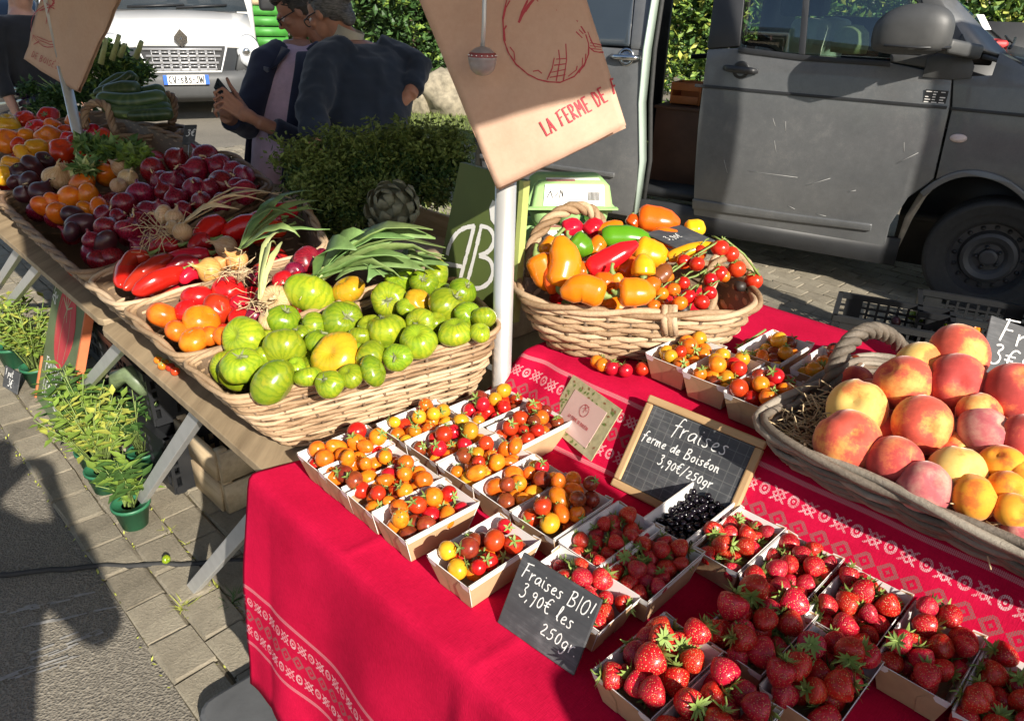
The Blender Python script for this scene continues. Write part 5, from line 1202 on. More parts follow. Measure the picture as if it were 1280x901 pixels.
c = at(130, 622, 0); pot((c.x, c.y + .03, .015), .055, .085, 'tall potted herb directly left of the metal trestle leg', .07, leafh=.26, spread=.12, mats=YLM, group='potted herbs on the ground', n=120)
c = at(112, 590, 0); pot((c.x + .03, c.y, .015), .055, .085, 'potted broad leaved sage beside the lower edge of the painted sign', .08, leafh=.32, spread=.09, mats=LTM, group='potted herbs on the ground', n=90)
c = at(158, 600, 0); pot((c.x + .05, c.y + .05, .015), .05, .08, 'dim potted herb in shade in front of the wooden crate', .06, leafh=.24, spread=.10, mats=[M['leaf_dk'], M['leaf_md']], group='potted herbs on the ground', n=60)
c = at(42, 492, 0); pot((c.x, c.y + .06, .015), .06, .09, 'green potted herb with yellow lower leaves left of the painted sign', .06, leafh=.27, spread=.12, mats=YLM, group='potted herbs on the ground', n=150)
c = at(8, 470, 0); pot((c.x, c.y + .08, .015), .065, .1, 'potted herb at the left edge of the picture', .06, leafh=.25, spread=.14, mats=YLM, group='potted herbs on the ground', n=110)
# painted tomato sign leaning on the stall
q0, q1 = at(45, 503, 0), at(80, 558, 0)
SO = (q0 + q1) / 2; sx_ = (q1 - q0).normalized(); sin_ = EZ.cross(sx_); 
if sin_.dot(E2) < 0: sin_ = -sin_
sy_ = (EZ * .94 + sin_ * .34).normalized(); sw = .44; shh = .70
sg = thing('sign', 'green painted wooden sign with a big red tomato leaning below the stall', 'sign', SO)
def sl2(x, y, d=0): return sx_ * x + sy_ * y + sx_.cross(sy_) * d
b = MB(); b.prism([(-sw / 2, .02), (sw / 2, .02), (sw / 2, shh - .05), (sw / 2 - .04, shh), (-sw / 2 + .04, shh), (-sw / 2, shh - .05)], sl2(0, 0, 0), sx_, sy_, .018); b.obj('board', plain('sage_green_paint', c3(.12, .155, .07), .75, .2, 9, bmp=.08), sg, smooth=False)
M['orangewood'] = plain('orange_edge', c3(.60, .16, .06), .7, .2, 12)
b = MB(); b.bar(sl2(sw / 2 + .006, .05, -.008), sl2(sw / 2 + .006, shh - .10, -.008), .014, .03, up=sx_.cross(sy_)); b.obj('edge_strip', M['orangewood'], sg, smooth=False)
b = MB(); b.bar(sl2(-sw / 2 - .006, .02, -.008), sl2(-sw / 2 - .006, .2, -.008), .012, .028, up=sx_.cross(sy_)); b.obj('edge_strip', M['orangewood'], sg, smooth=False)
b = MB(); L = []
for k in range(32):
    a = 2 * PI * k / 32; L.append((.12 * math.cos(a) * (1 + .05 * math.cos(3 * a)), .40 + .165 * math.sin(a) * (1 - .06 * math.cos(2 * a + 1)) + .01 * abs(math.cos(a))))
b.prism(L, sl2(0, 0, .0018), sx_, sy_, .0014); b.obj('painted_tomato', waxy('painted_red', [(.3, c3(.40, .03, .025)), (.6, c3(.50, .05, .04)), (.8, c3(.52, .10, .07))], scale=7, rough=.7), sg, smooth=False)
b = MB(); b.strokes([[(0, .47), (a * .06, .47 + .05 * bq)] for a, bq in ((-1, .6), (-.6, 1), (0, 1.1), (.6, 1), (1, .5), (.3, -.9), (-.3, -.8))], .006, sl2(0, 0, .002), sx_, sy_)
b.strokes([[(-.09, .34), (-.1, .42), (-.07, .5)], [(.05, .27), (.07, .38), (.05, .48)], [(-.02, .26), (-.03, .36), (-.01, .45)]], .003, sl2(0, 0, .002), sx_, sy_); b.obj('painted_stalk', plain('painted_pale_green', c3(.36, .34, .2), .8), sg, smooth=False)
b = MB()
b.strokes(textlines('FRUITS &', .062, -.16, .165), .006, sl2(0, 0, .001), sx_, sy_); b.strokes(textlines('LÉGUMES', .062, -.15, .075), .006, sl2(0, 0, .001), sx_, sy_)
b.strokes(textlines('DE SAI', .05, -.165, .44, ang=1.15), .006, sl2(0, 0, .001), sx_, sy_); b.strokes(textlines('SON', .05, .10, .63, ang=-1.0), .006, sl2(0, 0, .001), sx_, sy_)
stuff(b.obj('lettering', M['chalk'], sg, smooth=False))
def slateboard(label, TL, TR, BR, BL, lines, size, wd, mat='slate', name='slate_sign', th=.005, frame=0, par=None, group=None, rounded=0):
    TL, TR, BR, BL = map(Vector, (TL, TR, BR, BL)); O = (TL + TR + BR + BL) / 4
    ex = ((TR - TL) + (BR - BL)).normalized(); ey0 = ((TL - BL) + (TR - BR)); ey = (ey0 - ex * ey0.dot(ex)).normalized(); nz = ex.cross(ey)
    W_ = ((TR - TL).length + (BR - BL).length) / 2; H_ = ((TL - BL).length + (TR - BR).length) / 2
    r = bpy.data.objects.new(name, None); COL.objects.link(r); r.matrix_world = Matrix.Translation(O) @ basis(ex, ey).to_4x4(); r.empty_display_size = .03
    tag(r, label, 'sign', group); f = frame
    b = MB(); b.box((0, 0, 0), (W_ - 2 * f, H_ - 2 * f, th)); b.obj('slate', M[mat], r, smooth=False, bev=.0015)
    if f:
        for c, s_ in (((0, H_ / 2 - f / 2, 0), (W_, f, th + .008)), ((0, -H_ / 2 + f / 2, 0), (W_, f, th + .008)), ((-W_ / 2 + f / 2, 0, 0), (f, H_ - 2 * f - .001, th + .007)), ((W_ / 2 - f / 2, 0, 0), (f, H_ - 2 * f - .001, th + .007))):
            b = MB(); b.box((0, 0, 0), (s_[1], s_[0], s_[2]) if s_[0] > s_[1] else s_); b.obj('frame_bar', M['frame'], r, smooth=False, bev=.003, loc=c, rot=(0, 0, PI / 2) if s_[0] > s_[1] else None)
    b = MB()
    for tx, x, y, sz, sl in lines: b.strokes(textlines(tx, sz, x * W_ / 2, y * H_ / 2, slant=.12, ang=sl), wd, (0, 0, th / 2), (1, 0, 0), (0, 1, 0))
    if lines: b.obj('chalk_lettering', M['chalk'], r, smooth=False)
    return r, W_, H_
# small price slates on the ground and in the far baskets
a0, a1 = at(3, 482, .015), at(21, 493, .015)
ex_ = (a1 - a0); up_ = (EZ * .085 + sin_ * .035)
slateboard('small slate price card on the ground before the leftmost pots', a0 + up_, a1 + up_, a1, a0, [('1 pot', -.8, .25, .03, 0), ('3€', -.3, -.7, .035, 0)], .030, .0035)

# ================================================================ PRODUCE
def lathe_unit(prof, n=20, lobe=None, close=True):
    b = MB(); b.lathe(prof, n, lobe=lobe); return b
def fruitmesh(nm, mat, kind, seed=0, n=22):
    rd = random.Random(seed); m_ = 13 if n > 18 else 10
    ph = [rd.uniform(0, 6.28) for _ in range(6)]; b = MB(); prof = []
    for i in range(m_ + 1):
        a = PI * i / m_; r = math.sin(a); z = -math.cos(a)
        if kind == 'cherry': z *= .96
        elif kind == 'plum': z *= 1.28; r *= .93
        elif kind in ('beef', 'zebra', 'tomato'):
            z *= .80 if kind != 'tomato' else .86
            if z > 0: z -= .30 * math.exp(-(r / .27) ** 2) * (1 if kind != 'tomato' else .5)
            else: z += .08 * math.exp(-(r / .3) ** 2)
        elif kind == 'onion':
            z *= .84
            if i >= m_ - 2: z += .14 * (i - m_ + 3) ** 1.1; r = max(r * .55, .10)
        elif kind == 'peach':
            z *= .93
            if z > 0: z -= .24 * math.exp(-(r / .22) ** 2)
        elif kind == 'straw':
            t = i / m_            # 0 tip ... 1 top
            r = (math.sin(min(1, t * 1.08) ** .72 * PI * .63) * 1.02) * (1 if t < .82 else max(0, 1 - ((t - .82) / .18) ** 2) ** .5)
            z = -1.30 + 2.05 * t
        prof.append((max(r, .001), z))
    def lobe(a, z):
        if kind == 'beef': return 1 + .055 * math.cos(5 * a + ph[0]) + .05 * math.cos(3 * a + ph[1]) + .04 * math.cos(2 * a + ph[2])
        if kind == 'zebra': return 1 + .022 * math.cos(6 * a + ph[0]) + .03 * math.cos(3 * a + ph[1]) + .035 * math.cos(2 * a + ph[2])
        if kind == 'tomato': return 1 + .02 * math.cos(5 * a + ph[0]) + .03 * math.cos(2 * a + ph[1])
        if kind == 'peach':
            d = math.atan2(math.sin(a - ph[0]), math.cos(a - ph[0])); return 1 - .10 * math.exp(-(d / .15) ** 2) * (1 if z > -.6 else .3) + .02 * math.cos(2 * a + ph[1])
        if kind == 'straw': return 1 + .05 * math.cos(2 * a + ph[0]) + .03 * math.cos(3 * a + ph[1])
        if kind == 'onion': return 1 + .03 * math.cos(2 * a + ph[0])
        return 1 + .015 * math.cos(2 * a + ph[0])
    b.lathe(prof, n, lobe=lobe)
    # tilt the body slightly so no two sides are the same
    k1, k2 = rd.uniform(-.06, .06), rd.uniform(-.06, .06)
    b.V = [(x + k1 * z * z, y + k2 * z, z * (1 + .05 * x * math.cos(ph[3]))) for x, y, z in b.V]
    return b.mesh(nm, mat)
def calyxmesh(nm, mat, n, L, w_, z, stem=.35, curl=.2, seed=0):
    rd = random.Random(seed); b = MB()
    for k in range(n):
        a = 2 * PI * k / n + rd.uniform(-.25, .25); d = Vector((math.cos(a), math.sin(a), 0)); l = L * rd.uniform(.75, 1.2); c = curl * rd.uniform(.2, 1.8)
        p = Vector((0, 0, z)); side = d.cross(EZ)
        b.strip([p, p + d * l * .5 + EZ * (.04 * l + c * l * .3), p + d * l + EZ * (c * l)], [w_ * .5, w_, w_ * .08], side, crease=.25)
    if stem: b.tube([(0, 0, z - .05), (rd.uniform(-.1, .1), rd.uniform(-.1, .1), z + stem * .6), (rd.uniform(-.3, .3), rd.uniform(-.3, .3), z + stem)], [.085, .07, .08], 6)
    return b.mesh(nm, mat)
FM = {}
def fm(kind, mat, seeds=4, n=22):
    k = (kind, mat)
    if k not in FM: FM[k] = [fruitmesh({'cherry': 'cherry_tomato', 'plum': 'cherry_tomato', 'straw': 'strawberry'}.get(kind, kind), M[mat], kind, i + hash(mat) % 50 * 0, n) for i in range(seeds)]
    return random.choice(FM[k])
CAL_CH = [calyxmesh('calyx', M['calyx'], 5, .75, .13, .93, .45, .35, i) for i in range(4)]
CAL_ST = [calyxmesh('calyx', M['calyx'], 11, 1.0, .15, .74, .85, .34, i) for i in range(5)]
CAL_TO = [calyxmesh('calyx', M['calyx_dry'], 6, .34, .06, .56, .16, .5, i) for i in range(3)]
CAL_PE = [calyxmesh('stalk', M['stemg'], 5, .12, .05, .72, .05, .1, i) for i in range(2)]
CAL_ON = [calyxmesh('dry_neck', M['strawdry'], 5, .3, .05, 1.0, .5, 1.2, i) for i in range(2)]
def rq(up=None, jit=.5):
    """random orientation with local z near up"""
    up = Vector(up or (0, 0, 1)); v = (up.normalized() + Vector((random.gauss(0, jit), random.gauss(0, jit), random.gauss(0, jit)))).normalized()
    return (v.to_track_quat('Z', 'Y').to_matrix() @ Matrix.Rotation(random.uniform(0, 6.28), 3, 'Z')).to_euler()
def fruit(name, me, P, r, rot, label, cat, group, cal=None, sq=(1, 1, 1)):
    o = put(name, me, None, P, rot); o.scale = (r * random.uniform(.94, 1.06), r * random.uniform(.94, 1.06), r * random.uniform(.93, 1.07)); tag(o, label, cat, group)
    if cal is not None: put(cal.name.split('.')[0], cal, o)
    return o
def pack(n, rads, hx, hy, h, z0=.014, tries=34, dome=.0, mg=.97):
    """drop balls into a tray: list of (x, y, z, r)"""
    out = []
    for k in range(n):
        r = random.choice(rads) * random.uniform(.9, 1.08); best = None
        for _ in range(tries):
            x, y = random.uniform(-hx + r * .75, hx - r * .75), random.uniform(-hy + r * .75, hy - r * .75); z = z0 + r * .95
            for (a, b_, c, q) in out:
                d2 = (a - x) ** 2 + (b_ - y) ** 2; rr = (r + q) * .93
                if d2 < rr * rr: z = max(z, c + math.sqrt(rr * rr - d2))
            fz = .25 * (1 - min(1, max(0, z / h))); cost = z + dome * ((x / hx) ** 2 + (y / hy) ** 2) + 3 * max(0, abs(x) + r * mg - hx * (1 - fz)) + 3 * max(0, abs(y) + r * mg - hy * (1 - fz))
            if best is None or cost < best[0]: best = (cost, x, y, z)
        out.append((best[1], best[2], best[3], r))
    return out

# ---------------------------------------------------------------- card punnets
PL_, PW_, PH_ = .073, .0455, .057
def punnetmeshes():
    def wall(a, b_, c, d, out):  # quad with thickness: outside kraft, inside white
        a, b_, c, d = map(Vector, (a, b_, c, d)); n = (b_ - a).cross(d - a).normalized(); n = n if n.dot(Vector(out)) > 0 else -n
        m_ = MB(); t = n * -.0012
        m_.add([a, b_, c, d], [(0, 1, 2, 3)], 0); m_.add([a + t, b_ + t, c + t, d + t], [(0, 1, 2, 3)], 1); m_.add([d, c, c + t, d + t], [(0, 1, 2, 3)], 1); m_.add([a, d, d + t, a + t], [(0, 1, 2, 3)], 1); m_.add([b_, c, c + t, b_ + t], [(0, 1, 2, 3)], 1)
        return m_
    bx, by = .057, .034; X_, Y_, H_ = PL_, PW_, PH_; res = {}
    for sy in (-1, 1):
        m_ = wall((-bx, sy * by, 0), (bx, sy * by, 0), (X_, sy * Y_, H_), (-X_, sy * Y_, H_), (0, sy, 0))
        # white folded top band outside
        f0 = .78; p = lambda x, f: Vector((x * (bx + (X_ - bx) * f), sy * (by + (Y_ - by) * f + .0009), H_ * f))
        m_.add([p(-.97, f0 + .03), p(.97, f0 + .03), p(1.0, 1.005), p(-1.0, 1.005)], [(0, 1, 2, 3)], 1); res['long', sy] = m_.mesh('long_side', [M['kraft'], M['cardwhite']], False)
    for sx in (-1, 1):
        m_ = wall((sx * bx, -by, 0), (sx * bx, by, 0), (sx * X_, Y_, H_ * .93), (sx * X_, -Y_, H_ * .93), (sx, 0, 0)); 
        res['short', sx] = m_.mesh('short_side', [M['kraft'], M['cardwhite']], False)
        m_ = MB()
        for sy in (-1, 1):
            q = lambda f, g: Vector((sx * (bx + (X_ - bx) * f + .0016), sy * (by + (Y_ - by) * f) * g, H_ * f))
            m_.add([q(.02, 1.01), q(.02, .35), q(.55, .25), q(.93, .55), q(1.0, 1.01)], [(0, 1, 2, 3, 4)], 0)
            m_.add([v + Vector((sx * .0004, 0, 0)) for v in (q(.76, 1.0), q(.76, .70), q(.86, .60), q(.98, .62), q(1.0, 1.0))], [(0, 1, 2, 3, 4)], 1)
        res['flap', sx] = m_.mesh('corner_flap', [M['kraft'], M['cardwhite']], False)
    m_ = MB(); m_.box((0, 0, .001), (bx * 2, by * 2, .002)); res['base', 0] = m_.mesh('base', [M['kraft']], False)
    return res
PM = punnetmeshes()
def punnet(s_, t_, z, desc, group, rz=0, tilt=0):
    r = thing('punnet', desc, 'punnet', S(s_, t_, z), (0, tilt, STALL_ROT + rz + random.uniform(-.03, .03)), group)
    for (nm, k), me in PM.items(): put(me.name.split('.')[0], me, r)
    return r
bpy.context.view_layer.update()
def fill(root, kinds, n, rads, name, labelf, cat, group, h=PH_, calp=.45, cals=None, axis='any', dome=.004):
    bpy.context.view_layer.update(); mw = root.matrix_world
    for (x, y, z, r) in pack(n, rads, PL_ * .99, PW_ * .98, h, z0=.027 if name == 'strawberry' else .025, dome=dome, mg=.80 if name == 'strawberry' else 1.04):
        kind, mat, colr = random.choice(kinds); P = mw @ Vector((x, y, z))
        if name == 'strawberry':
            d = Vector((random.gauss(0, 1), random.gauss(0, 1), random.gauss(.25, .45))); rot = rq(d, .1)
        else: rot = rq((random.gauss(0, .6), random.gauss(-.25, .6), .75), .3)
        fruit(name, fm(kind, mat), P, r, rot, labelf(colr) + (', far half' if x > 0 else ', near half') * (name == 'strawberry'), cat, group, random.choice(cals) if cals and random.random() < calp else None)
TR, TO, TY, TD, TP = ('cherry', 't_red', 'red'), ('cherry', 't_orange', 'orange'), ('cherry', 't_yellow', 'yellow'), ('cherry', 't_dark', 'brownish'), ('plum', 't_orange', 'oval orange')
mix1 = [TR, TR, TO, TP, TP, TD, TO]; mix2 = [TR, TO, TY, TY, TP, TD]; mix3 = [TR, TR, TR, TO, TY, TD]; mix4 = [TR, TY, TO, TD, TD, TP]; mix5 = [TO, TY, TY, TO, TR]
ZC = .7585; ZU = .8815
TOMS = [ # s, t, z, description of the punnet, mix, n
 (.478, .122, ZC, 'farthest punnet of the row along the front edge', mix1, 18), (.408, .122, ZC, 'second farthest punnet along the front edge', mix1, 17), (.336, .122, ZC, 'third punnet along the front edge', mix1, 17),
 (.248, .122, ZC, 'punnet with a bare white end along the front edge', mix1, 15), (.113, .126, ZC, 'nearest tomato punnet beside the small slate sign', mix3, 17),
 (.468, .284, ZC, 'farthest punnet of the middle row by the basket', mix2, 16), (.382, .286, ZC, 'second punnet from the back of the middle row', mix2, 17), (.286, .286, ZC, 'third punnet in the middle row', mix2, 18),
 (.195, .288, ZC, 'fourth punnet in the middle row', mix4, 17), (.103, .288, ZC, 'punnet left of the framed board', mix4, 22),
 (.425, .428, ZC, 'punnet at the back by the red cloth step', mix3, 16), (.318, .432, ZC, 'red tomato punnet in front of the small leafy card', mix3, 19),
 (.170, .715, ZU, 'punnet of yellow tomatoes below the pepper basket', mix5, 16), (.080, .705, ZU, 'middle punnet of the three on the raised cloth', mix2, 17), (-.018, .690, ZU, 'raised punnet next to the peach basket', mix2, 18),
 (.060, .868, ZU, 'raised punnet in the second row behind', mix4, 14), (-.050, .870, ZU, 'raised rear punnet behind the basket handle', mix4, 15)]
for s_, t_, z, d, mx, n in TOMS:
    pr = punnet(s_, t_, z, 'card ' + d, 'card punnets of cherry tomatoes')
    short = d.replace(' along the front edge', ' along the front').replace('farthest punnet of the row', 'farthest punnet')
    fill(pr, mx, n, [.0130, .0140, .0150, .0160], 'cherry_tomato', lambda c, sh=short: (f'{c} cherry tomato in the ' + sh), 'tomato', 'cherry tomatoes in the card punnets', calp=.5, cals=CAL_CH, dome=.006)
STR = [
 (-.034, .168, ZC, 'strawberry punnet right behind the small slate sign', 12, (.0145, .016)), (.004, .292, ZC, 'strawberry punnet left of the blackcurrants', 13, (.0135, .015)),
 (-.073, .288, ZC, 'shaded strawberry punnet left of the gap in the rows', 15, (.0135, .016)), (-.190, .142, ZC, 'nearest strawberry punnet with its brown end showing', 13, (.0175, .020)),
 (-.285, .118, ZC, 'strawberry punnet cut off by the lower edge', 12, (.018, .020)), (-.245, .292, ZC, 'large strawberry punnet in shade in the middle row', 13, (.0175, .0205)),
 (-.340, .275, ZC, 'strawberry punnet lowest in the middle row', 13, (.018, .021)), (-.128, .432, ZC, 'sunlit strawberry punnet beside the blackcurrants', 13, (.014, .0165)),
 (-.222, .430, ZC, 'second sunlit strawberry punnet below the framed board', 15, (.0145, .017)), (-.322, .428, ZC, 'third sunlit strawberry punnet below the border', 14, (.015, .018)),
 (-.418, .420, ZC, 'fourth sunlit strawberry punnet at the right', 14, (.0165, .0185)), (-.512, .412, ZC, 'last strawberry punnet in the lower right corner', 13, (.017, .0195))]
for s_, t_, z, d, n, rr in STR:
    n = n + 6; rr = [q * .85 for q in rr]; pr = punnet(s_, t_, z, 'card ' + d, 'card punnets of strawberries', rz=PI / 2 if 'behind the small slate' in d else 0)
    fill(pr, [('straw', 'straw', 'ripe red')], n, list(rr), 'strawberry', lambda c, d=d: 'strawberry in the ' + d.replace('strawberry ', ''), 'strawberry', 'strawberries in the card punnets', calp=.92, cals=CAL_ST)
pr = punnet(-.050, .432, ZC, 'card punnet of shiny blackcurrants at the foot of the framed board', 'card punnets of currants'); pr['group'] = ''
del pr['group']
bpy.context.view_layer.update()
cme = fruitmesh('blackcurrant', M['currant'], 'cherry', 3, 12)
for k, (x, y, z, r) in enumerate(pack(170, [.0050, .0056], PL_ * .93, PW_ * .92, .05, z0=.026, tries=14, dome=.0)):
    fruit('blackcurrant', cme, pr.matrix_world @ Vector((x, y, z)), r, rq(), 'shiny blackcurrant in the punnet at the foot of the framed board', 'blackcurrant', 'blackcurrants in their punnet')

# ---------------------------------------------------------------- heaped baskets: fruit found on the heap's sloping surface
def onheap(u, v, a, b_):
    z = .93
    for _ in range(40):
        P = onz(u, v, z); z = z * .5 + .5 * (a + b_ * inv(P)[1])
    return onz(u, v, z)
def zone(u, v, L):
    us, vs_ = [q[0] for q in L], [q[1] for q in L]; f = (u - min(us)) / (max(us) - min(us)); g_ = (v - min(vs_)) / (max(vs_) - min(vs_))
    return ('back' if g_ < .33 else 'middle' if g_ < .67 else 'front') + ' ' + ('left' if f < .25 else 'centre left' if f < .5 else 'centre right' if f < .75 else 'right')
def heap(lst, a, b_, name, labelf, cat, group, kindf, cal=None, calp=.4, sink=.0):
    for it in lst:
        u, v, r = it[:3]; mk_ = it[3] if len(it) > 3 else None
        P = onheap(u, v, a, b_); rw = r * depth(P) / 925
        kind, mat = kindf(mk_)
        up = Vector((random.gauss(0, .7), random.gauss(-.3, .7), .8))
        fruit(name, fm(kind, mat, 4, 28), P, rw * 1.02, rq(up, .25), labelf(mk_) + ', ' + zone(u, v, lst), cat, group, random.choice(cal) if cal and random.random() < calp else None)
def under(quad, n, r0, a, b_, drop, name, label, cat, group, kind, mat):
    """the layer beneath, seen only through the gaps"""
    for _ in range(int(n * 1.5)):
        f, g_ = random.uniform(.03, .97), random.uniform(.0, 1)
        s_ = (quad[0][0] * (1 - f) + quad[3][0] * f) * (1 - g_) + (quad[1][0] * (1 - f) + quad[2][0] * f) * g_
        t_ = (quad[0][1] * (1 - f) + quad[3][1] * f) * (1 - g_) + (quad[1][1] * (1 - f) + quad[2][1] * f) * g_
        r = r0 * random.uniform(.85, 1.1)
        fruit(name, fm(kind, mat, 4, 28), S(s_, t_, a + b_ * t_ - drop), r, rq(), 'half buried ' + label.replace('glossy ', '').replace('bright ', ''), cat, group)
GT = [(387, 369, 31, 'b'), (436, 362, 21, 'o'), (355, 399, 22), (305, 422, 27), (356, 438, 29), (428, 400, 25), (392, 408, 18), (420, 446, 31, 'o'), (487, 375, 23), (500, 346, 20), (523, 378, 17, 'o'), (530, 353, 17), (482, 413, 25, 'b'), (527, 404, 20), (523, 427, 24), (463, 446, 21),
      (400, 428, 18), (450, 420, 15), (302, 457, 25), (545, 343, 18), (559, 382, 25, 'b'), (578, 364, 18), (585, 393, 17), (605, 397, 17), (569, 416, 21), (462, 408, 15), (342, 477, 29), (385, 471, 17), (412, 480, 19), (466, 464, 19), (438, 470, 17), (497, 447, 19), (330, 445, 13), (375, 418, 13), (545, 402, 14), (508, 385, 13), (600, 416, 14), (448, 440, 12), (370, 458, 13)]
heap(GT, .905, .17, 'green_tomato', lambda k: {'o': 'ripening orange green tomato among the green striped ones by the mast', 'b': 'big ribbed green tomato in the basket beside the metal mast'}.get(k, 'green striped tomato in the pale basket beside the metal mast'), 'tomato', 'green tomatoes in the big basket',
     lambda k: ('beef', 't_green') if k == 'b' else (('zebra', 't_greenor') if k == 'o' else ('zebra', 't_green')), CAL_TO, .5)
under([(.66, .05), (.49, .45), (.74, .54), (.84, .05)], 26, .036, .905, .17, .040, 'green_tomato', 'green striped tomato in the pale basket beside the metal mast', 'tomato', 'green tomatoes in the big basket', 'zebra', 't_green')
RT = [(285, 363, 21), (247, 372, 19), (203, 394, 19, 'o'), (252, 402, 23, 'o'), (273, 386, 19), (222, 414, 15, 'o'), (243, 425, 18, 'o'), (281, 421, 14, 'o'), (300, 398, 14), (385, 327, 19, 'd'), (404, 321, 11, 'd'), (330, 372, 13, 'd'), (318, 396, 13, 'd'), (368, 340, 13, 'd'), (355, 352, 14), (372, 350, 12), (232, 388, 14), (262, 420, 13, 'o'), (322, 345, 12, 'd'), (300, 380, 13)]
heap(RT, .89, .20, 'tomato', lambda k: {'o': 'orange red tomato at the front of the pale tray with onions', 'd': 'dark red tomato at the back of the pale tray with onions'}.get(k, 'bright red tomato in the pale tray with onions'), 'tomato', 'red tomatoes beside the green ones', lambda k: ('tomato', {'o': 't_orange', 'd': 'onion_red'}.get(k, 't_red')), CAL_TO, .35)
under([(.90, .06), (.84, .42), (1.03, .40), (1.17, .06)], 16, .03, .89, .20, .038, 'tomato', 'bright red tomato in the pale tray with onions', 'tomato', 'red tomatoes beside the green ones', 'tomato', 't_red')
heap([(345, 374, 19, 'w'), (337, 400, 13, 'w'), (262, 338, 16), (297, 326, 13), (283, 309, 15, 'w'), (274, 330, 10), (365, 366, 12, 'w')], .905, .20, 'onion', lambda k: 'pale white onion beside the red tomatoes' if k == 'w' else 'golden onion lying on the edge between tomatoes and peppers', 'onion', 'loose onions among the tomatoes', lambda k: ('onion', 'onion_pale' if k == 'w' else 'onion_gold'), CAL_ON, .9)
# onions' dry roots, straw
def tangle(name, label, u, v, a, b_, n, L, mat, cat, lift=.01):
    P = onheap(u, v, a, b_) + EZ * lift; b = MB()
    for _ in range(n):
        d = Vector((random.gauss(0, 1), random.gauss(0, 1), random.gauss(0, .5))).normalized(); p = P + Vector((random.gauss(0, .3), random.gauss(0, .3), random.gauss(0, .12))) * L
        w_ = Vector((random.gauss(0, .4), random.gauss(0, .4), random.gauss(0, .4)))
        b.tube([p, p + d * L * .35 + w_ * L * .15, p + d * L * .7 + w_ * L * .5, p + d * L], .0009, 4)
    o = b.obj(name, mat); tag(stuff(o), label, cat); return o
tangle('roots', 'dry whitish onion roots among the red tomatoes', 325, 388, .90, .20, 40, .05, M['strawdry'], 'roots', .02)
tangle('roots', 'dry onion roots lying by the golden onions', 300, 345, .92, .20, 26, .06, M['strawdry'], 'roots', .01)
tangle('roots', 'dry roots of the onions above the red peppers', 205, 300, .93, .20, 40, .07, M['strawdry'], 'roots', .02)
def sweepobj(name, pts, rads, mat, label, cat, group, n=14, stem=None, lob=0):
    pts = [Vector(p) for p in pts]; O = sum(pts, Vector()) / len(pts); P = [p - O for p in pts]; fine = []; fr = []
    k = len(P)
    for i in range(k - 1):
        p0, p1, p2, p3 = P[max(i - 1, 0)], P[i], P[i + 1], P[min(i + 2, k - 1)]
        for q in range(5):
            f = q / 5; fine.append(.5 * ((2 * p1) + (p2 - p0) * f + (2 * p0 - 5 * p1 + 4 * p2 - p3) * f * f + (3 * p1 - p0 - 3 * p2 + p3) * f ** 3)); fr.append(rads[i] * (1 - f) + rads[i + 1] * f)
    fine.append(P[-1]); fr.append(rads[-1])
    b = MB(); b.tube(fine, fr, n)
    if lob:
        cen = [c for c in fine for _ in range(n)]
        V2 = []
        for idx, v in enumerate(b.V):
            i, j = divmod(idx, n); c = fine[i]; kf = 1 + lob * math.cos(3 * 2 * PI * j / n + .5 + i * .03) + .35 * lob * math.sin(i * .55); V2.append(tuple(c + (Vector(v) - c) * kf))
        b.V = V2
    o = b.obj(name, M[mat], loc=O); tag(o, label, cat, group)
    if stem is not None:
        s_ = MB(); d = (P[0] - P[1]).normalized(); s_.tube([P[0] - d * .004, P[0] + d * stem * .45, P[0] + d * stem * .8 + Vector((.004, .003, .003)), P[0] + d * stem + Vector((.008, .004, .006))], [rads[0] * .75, stem * .25, stem * .17, stem * .2], 8); s_.obj('stem', M['stemg'], o)
    return o
RPP = [((150, 358), (158, 338), (173, 322), 13, 0), ((155, 362), (182, 342), (210, 327), 11, 1), ((165, 366), (196, 354), (228, 338), 13, 0), ((202, 326), (232, 325), (262, 317), 12, 0), ((236, 312), (250, 303), (264, 300), 10, 1), ((244, 300), (262, 288), (280, 279), 15, 0), ((276, 295), (306, 286), (344, 280), 15, 0),
       ((300, 282), (325, 277), (352, 272), 11, 1), ((150, 340), (165, 325), (185, 318), 10, 1), ((205, 342), (228, 332), (250, 328), 11, 1), ((225, 352), (238, 345), (252, 338), 9, 0), ((170, 346), (195, 333), (214, 322), 10, 1), ((310, 300), (335, 290), (356, 284), 12, 0), ((185, 312), (205, 308), (224, 306), 10, 1), ((330, 272), (350, 266), (372, 262), 10, 1)]
for i, (a, m_, c, r, dk) in enumerate(RPP):
    A, B_, C = (onheap(*p, .89 + .008 * (i % 3), .20) for p in (a, m_, c)); rw = r * depth(B_) / 925
    sweepobj('red_pepper', [C, C.lerp(B_, .35), B_ + EZ * .006, A.lerp(B_, .3), A], [rw * .55, rw * .95, rw, rw * .72, rw * .16], 'pep_dark' if dk else 'pep_red', 'long glossy red pepper in the tray left of the tomatoes, ' + zone(m_[0], m_[1], [q[1] for q in RPP]), 'pepper', 'long red peppers in the tray', stem=.022, lob=.06)
under([(1.26, .08), (1.12, .40), (1.43, .54), (1.44, .08)], 16, .03, .87, .20, .03, 'red_pepper', 'long glossy red pepper in the wicker tray left of the tomatoes', 'pepper', 'long red peppers in the tray', 'plum', 'pep_dark')
OT = [(87, 249, 16), (102, 230, 14), (111, 246, 14), (75, 267, 14), (55, 258, 12), (125, 262, 13), (108, 262, 10), (133, 219, 14), (66, 255, 11)]
heap(OT, .895, .20, 'orange_tomato', lambda k: 'oval orange tomato between beetroot and red onions in the long tray', 'tomato', 'orange tomatoes in the long tray', lambda k: ('plum', 't_orange'), None)
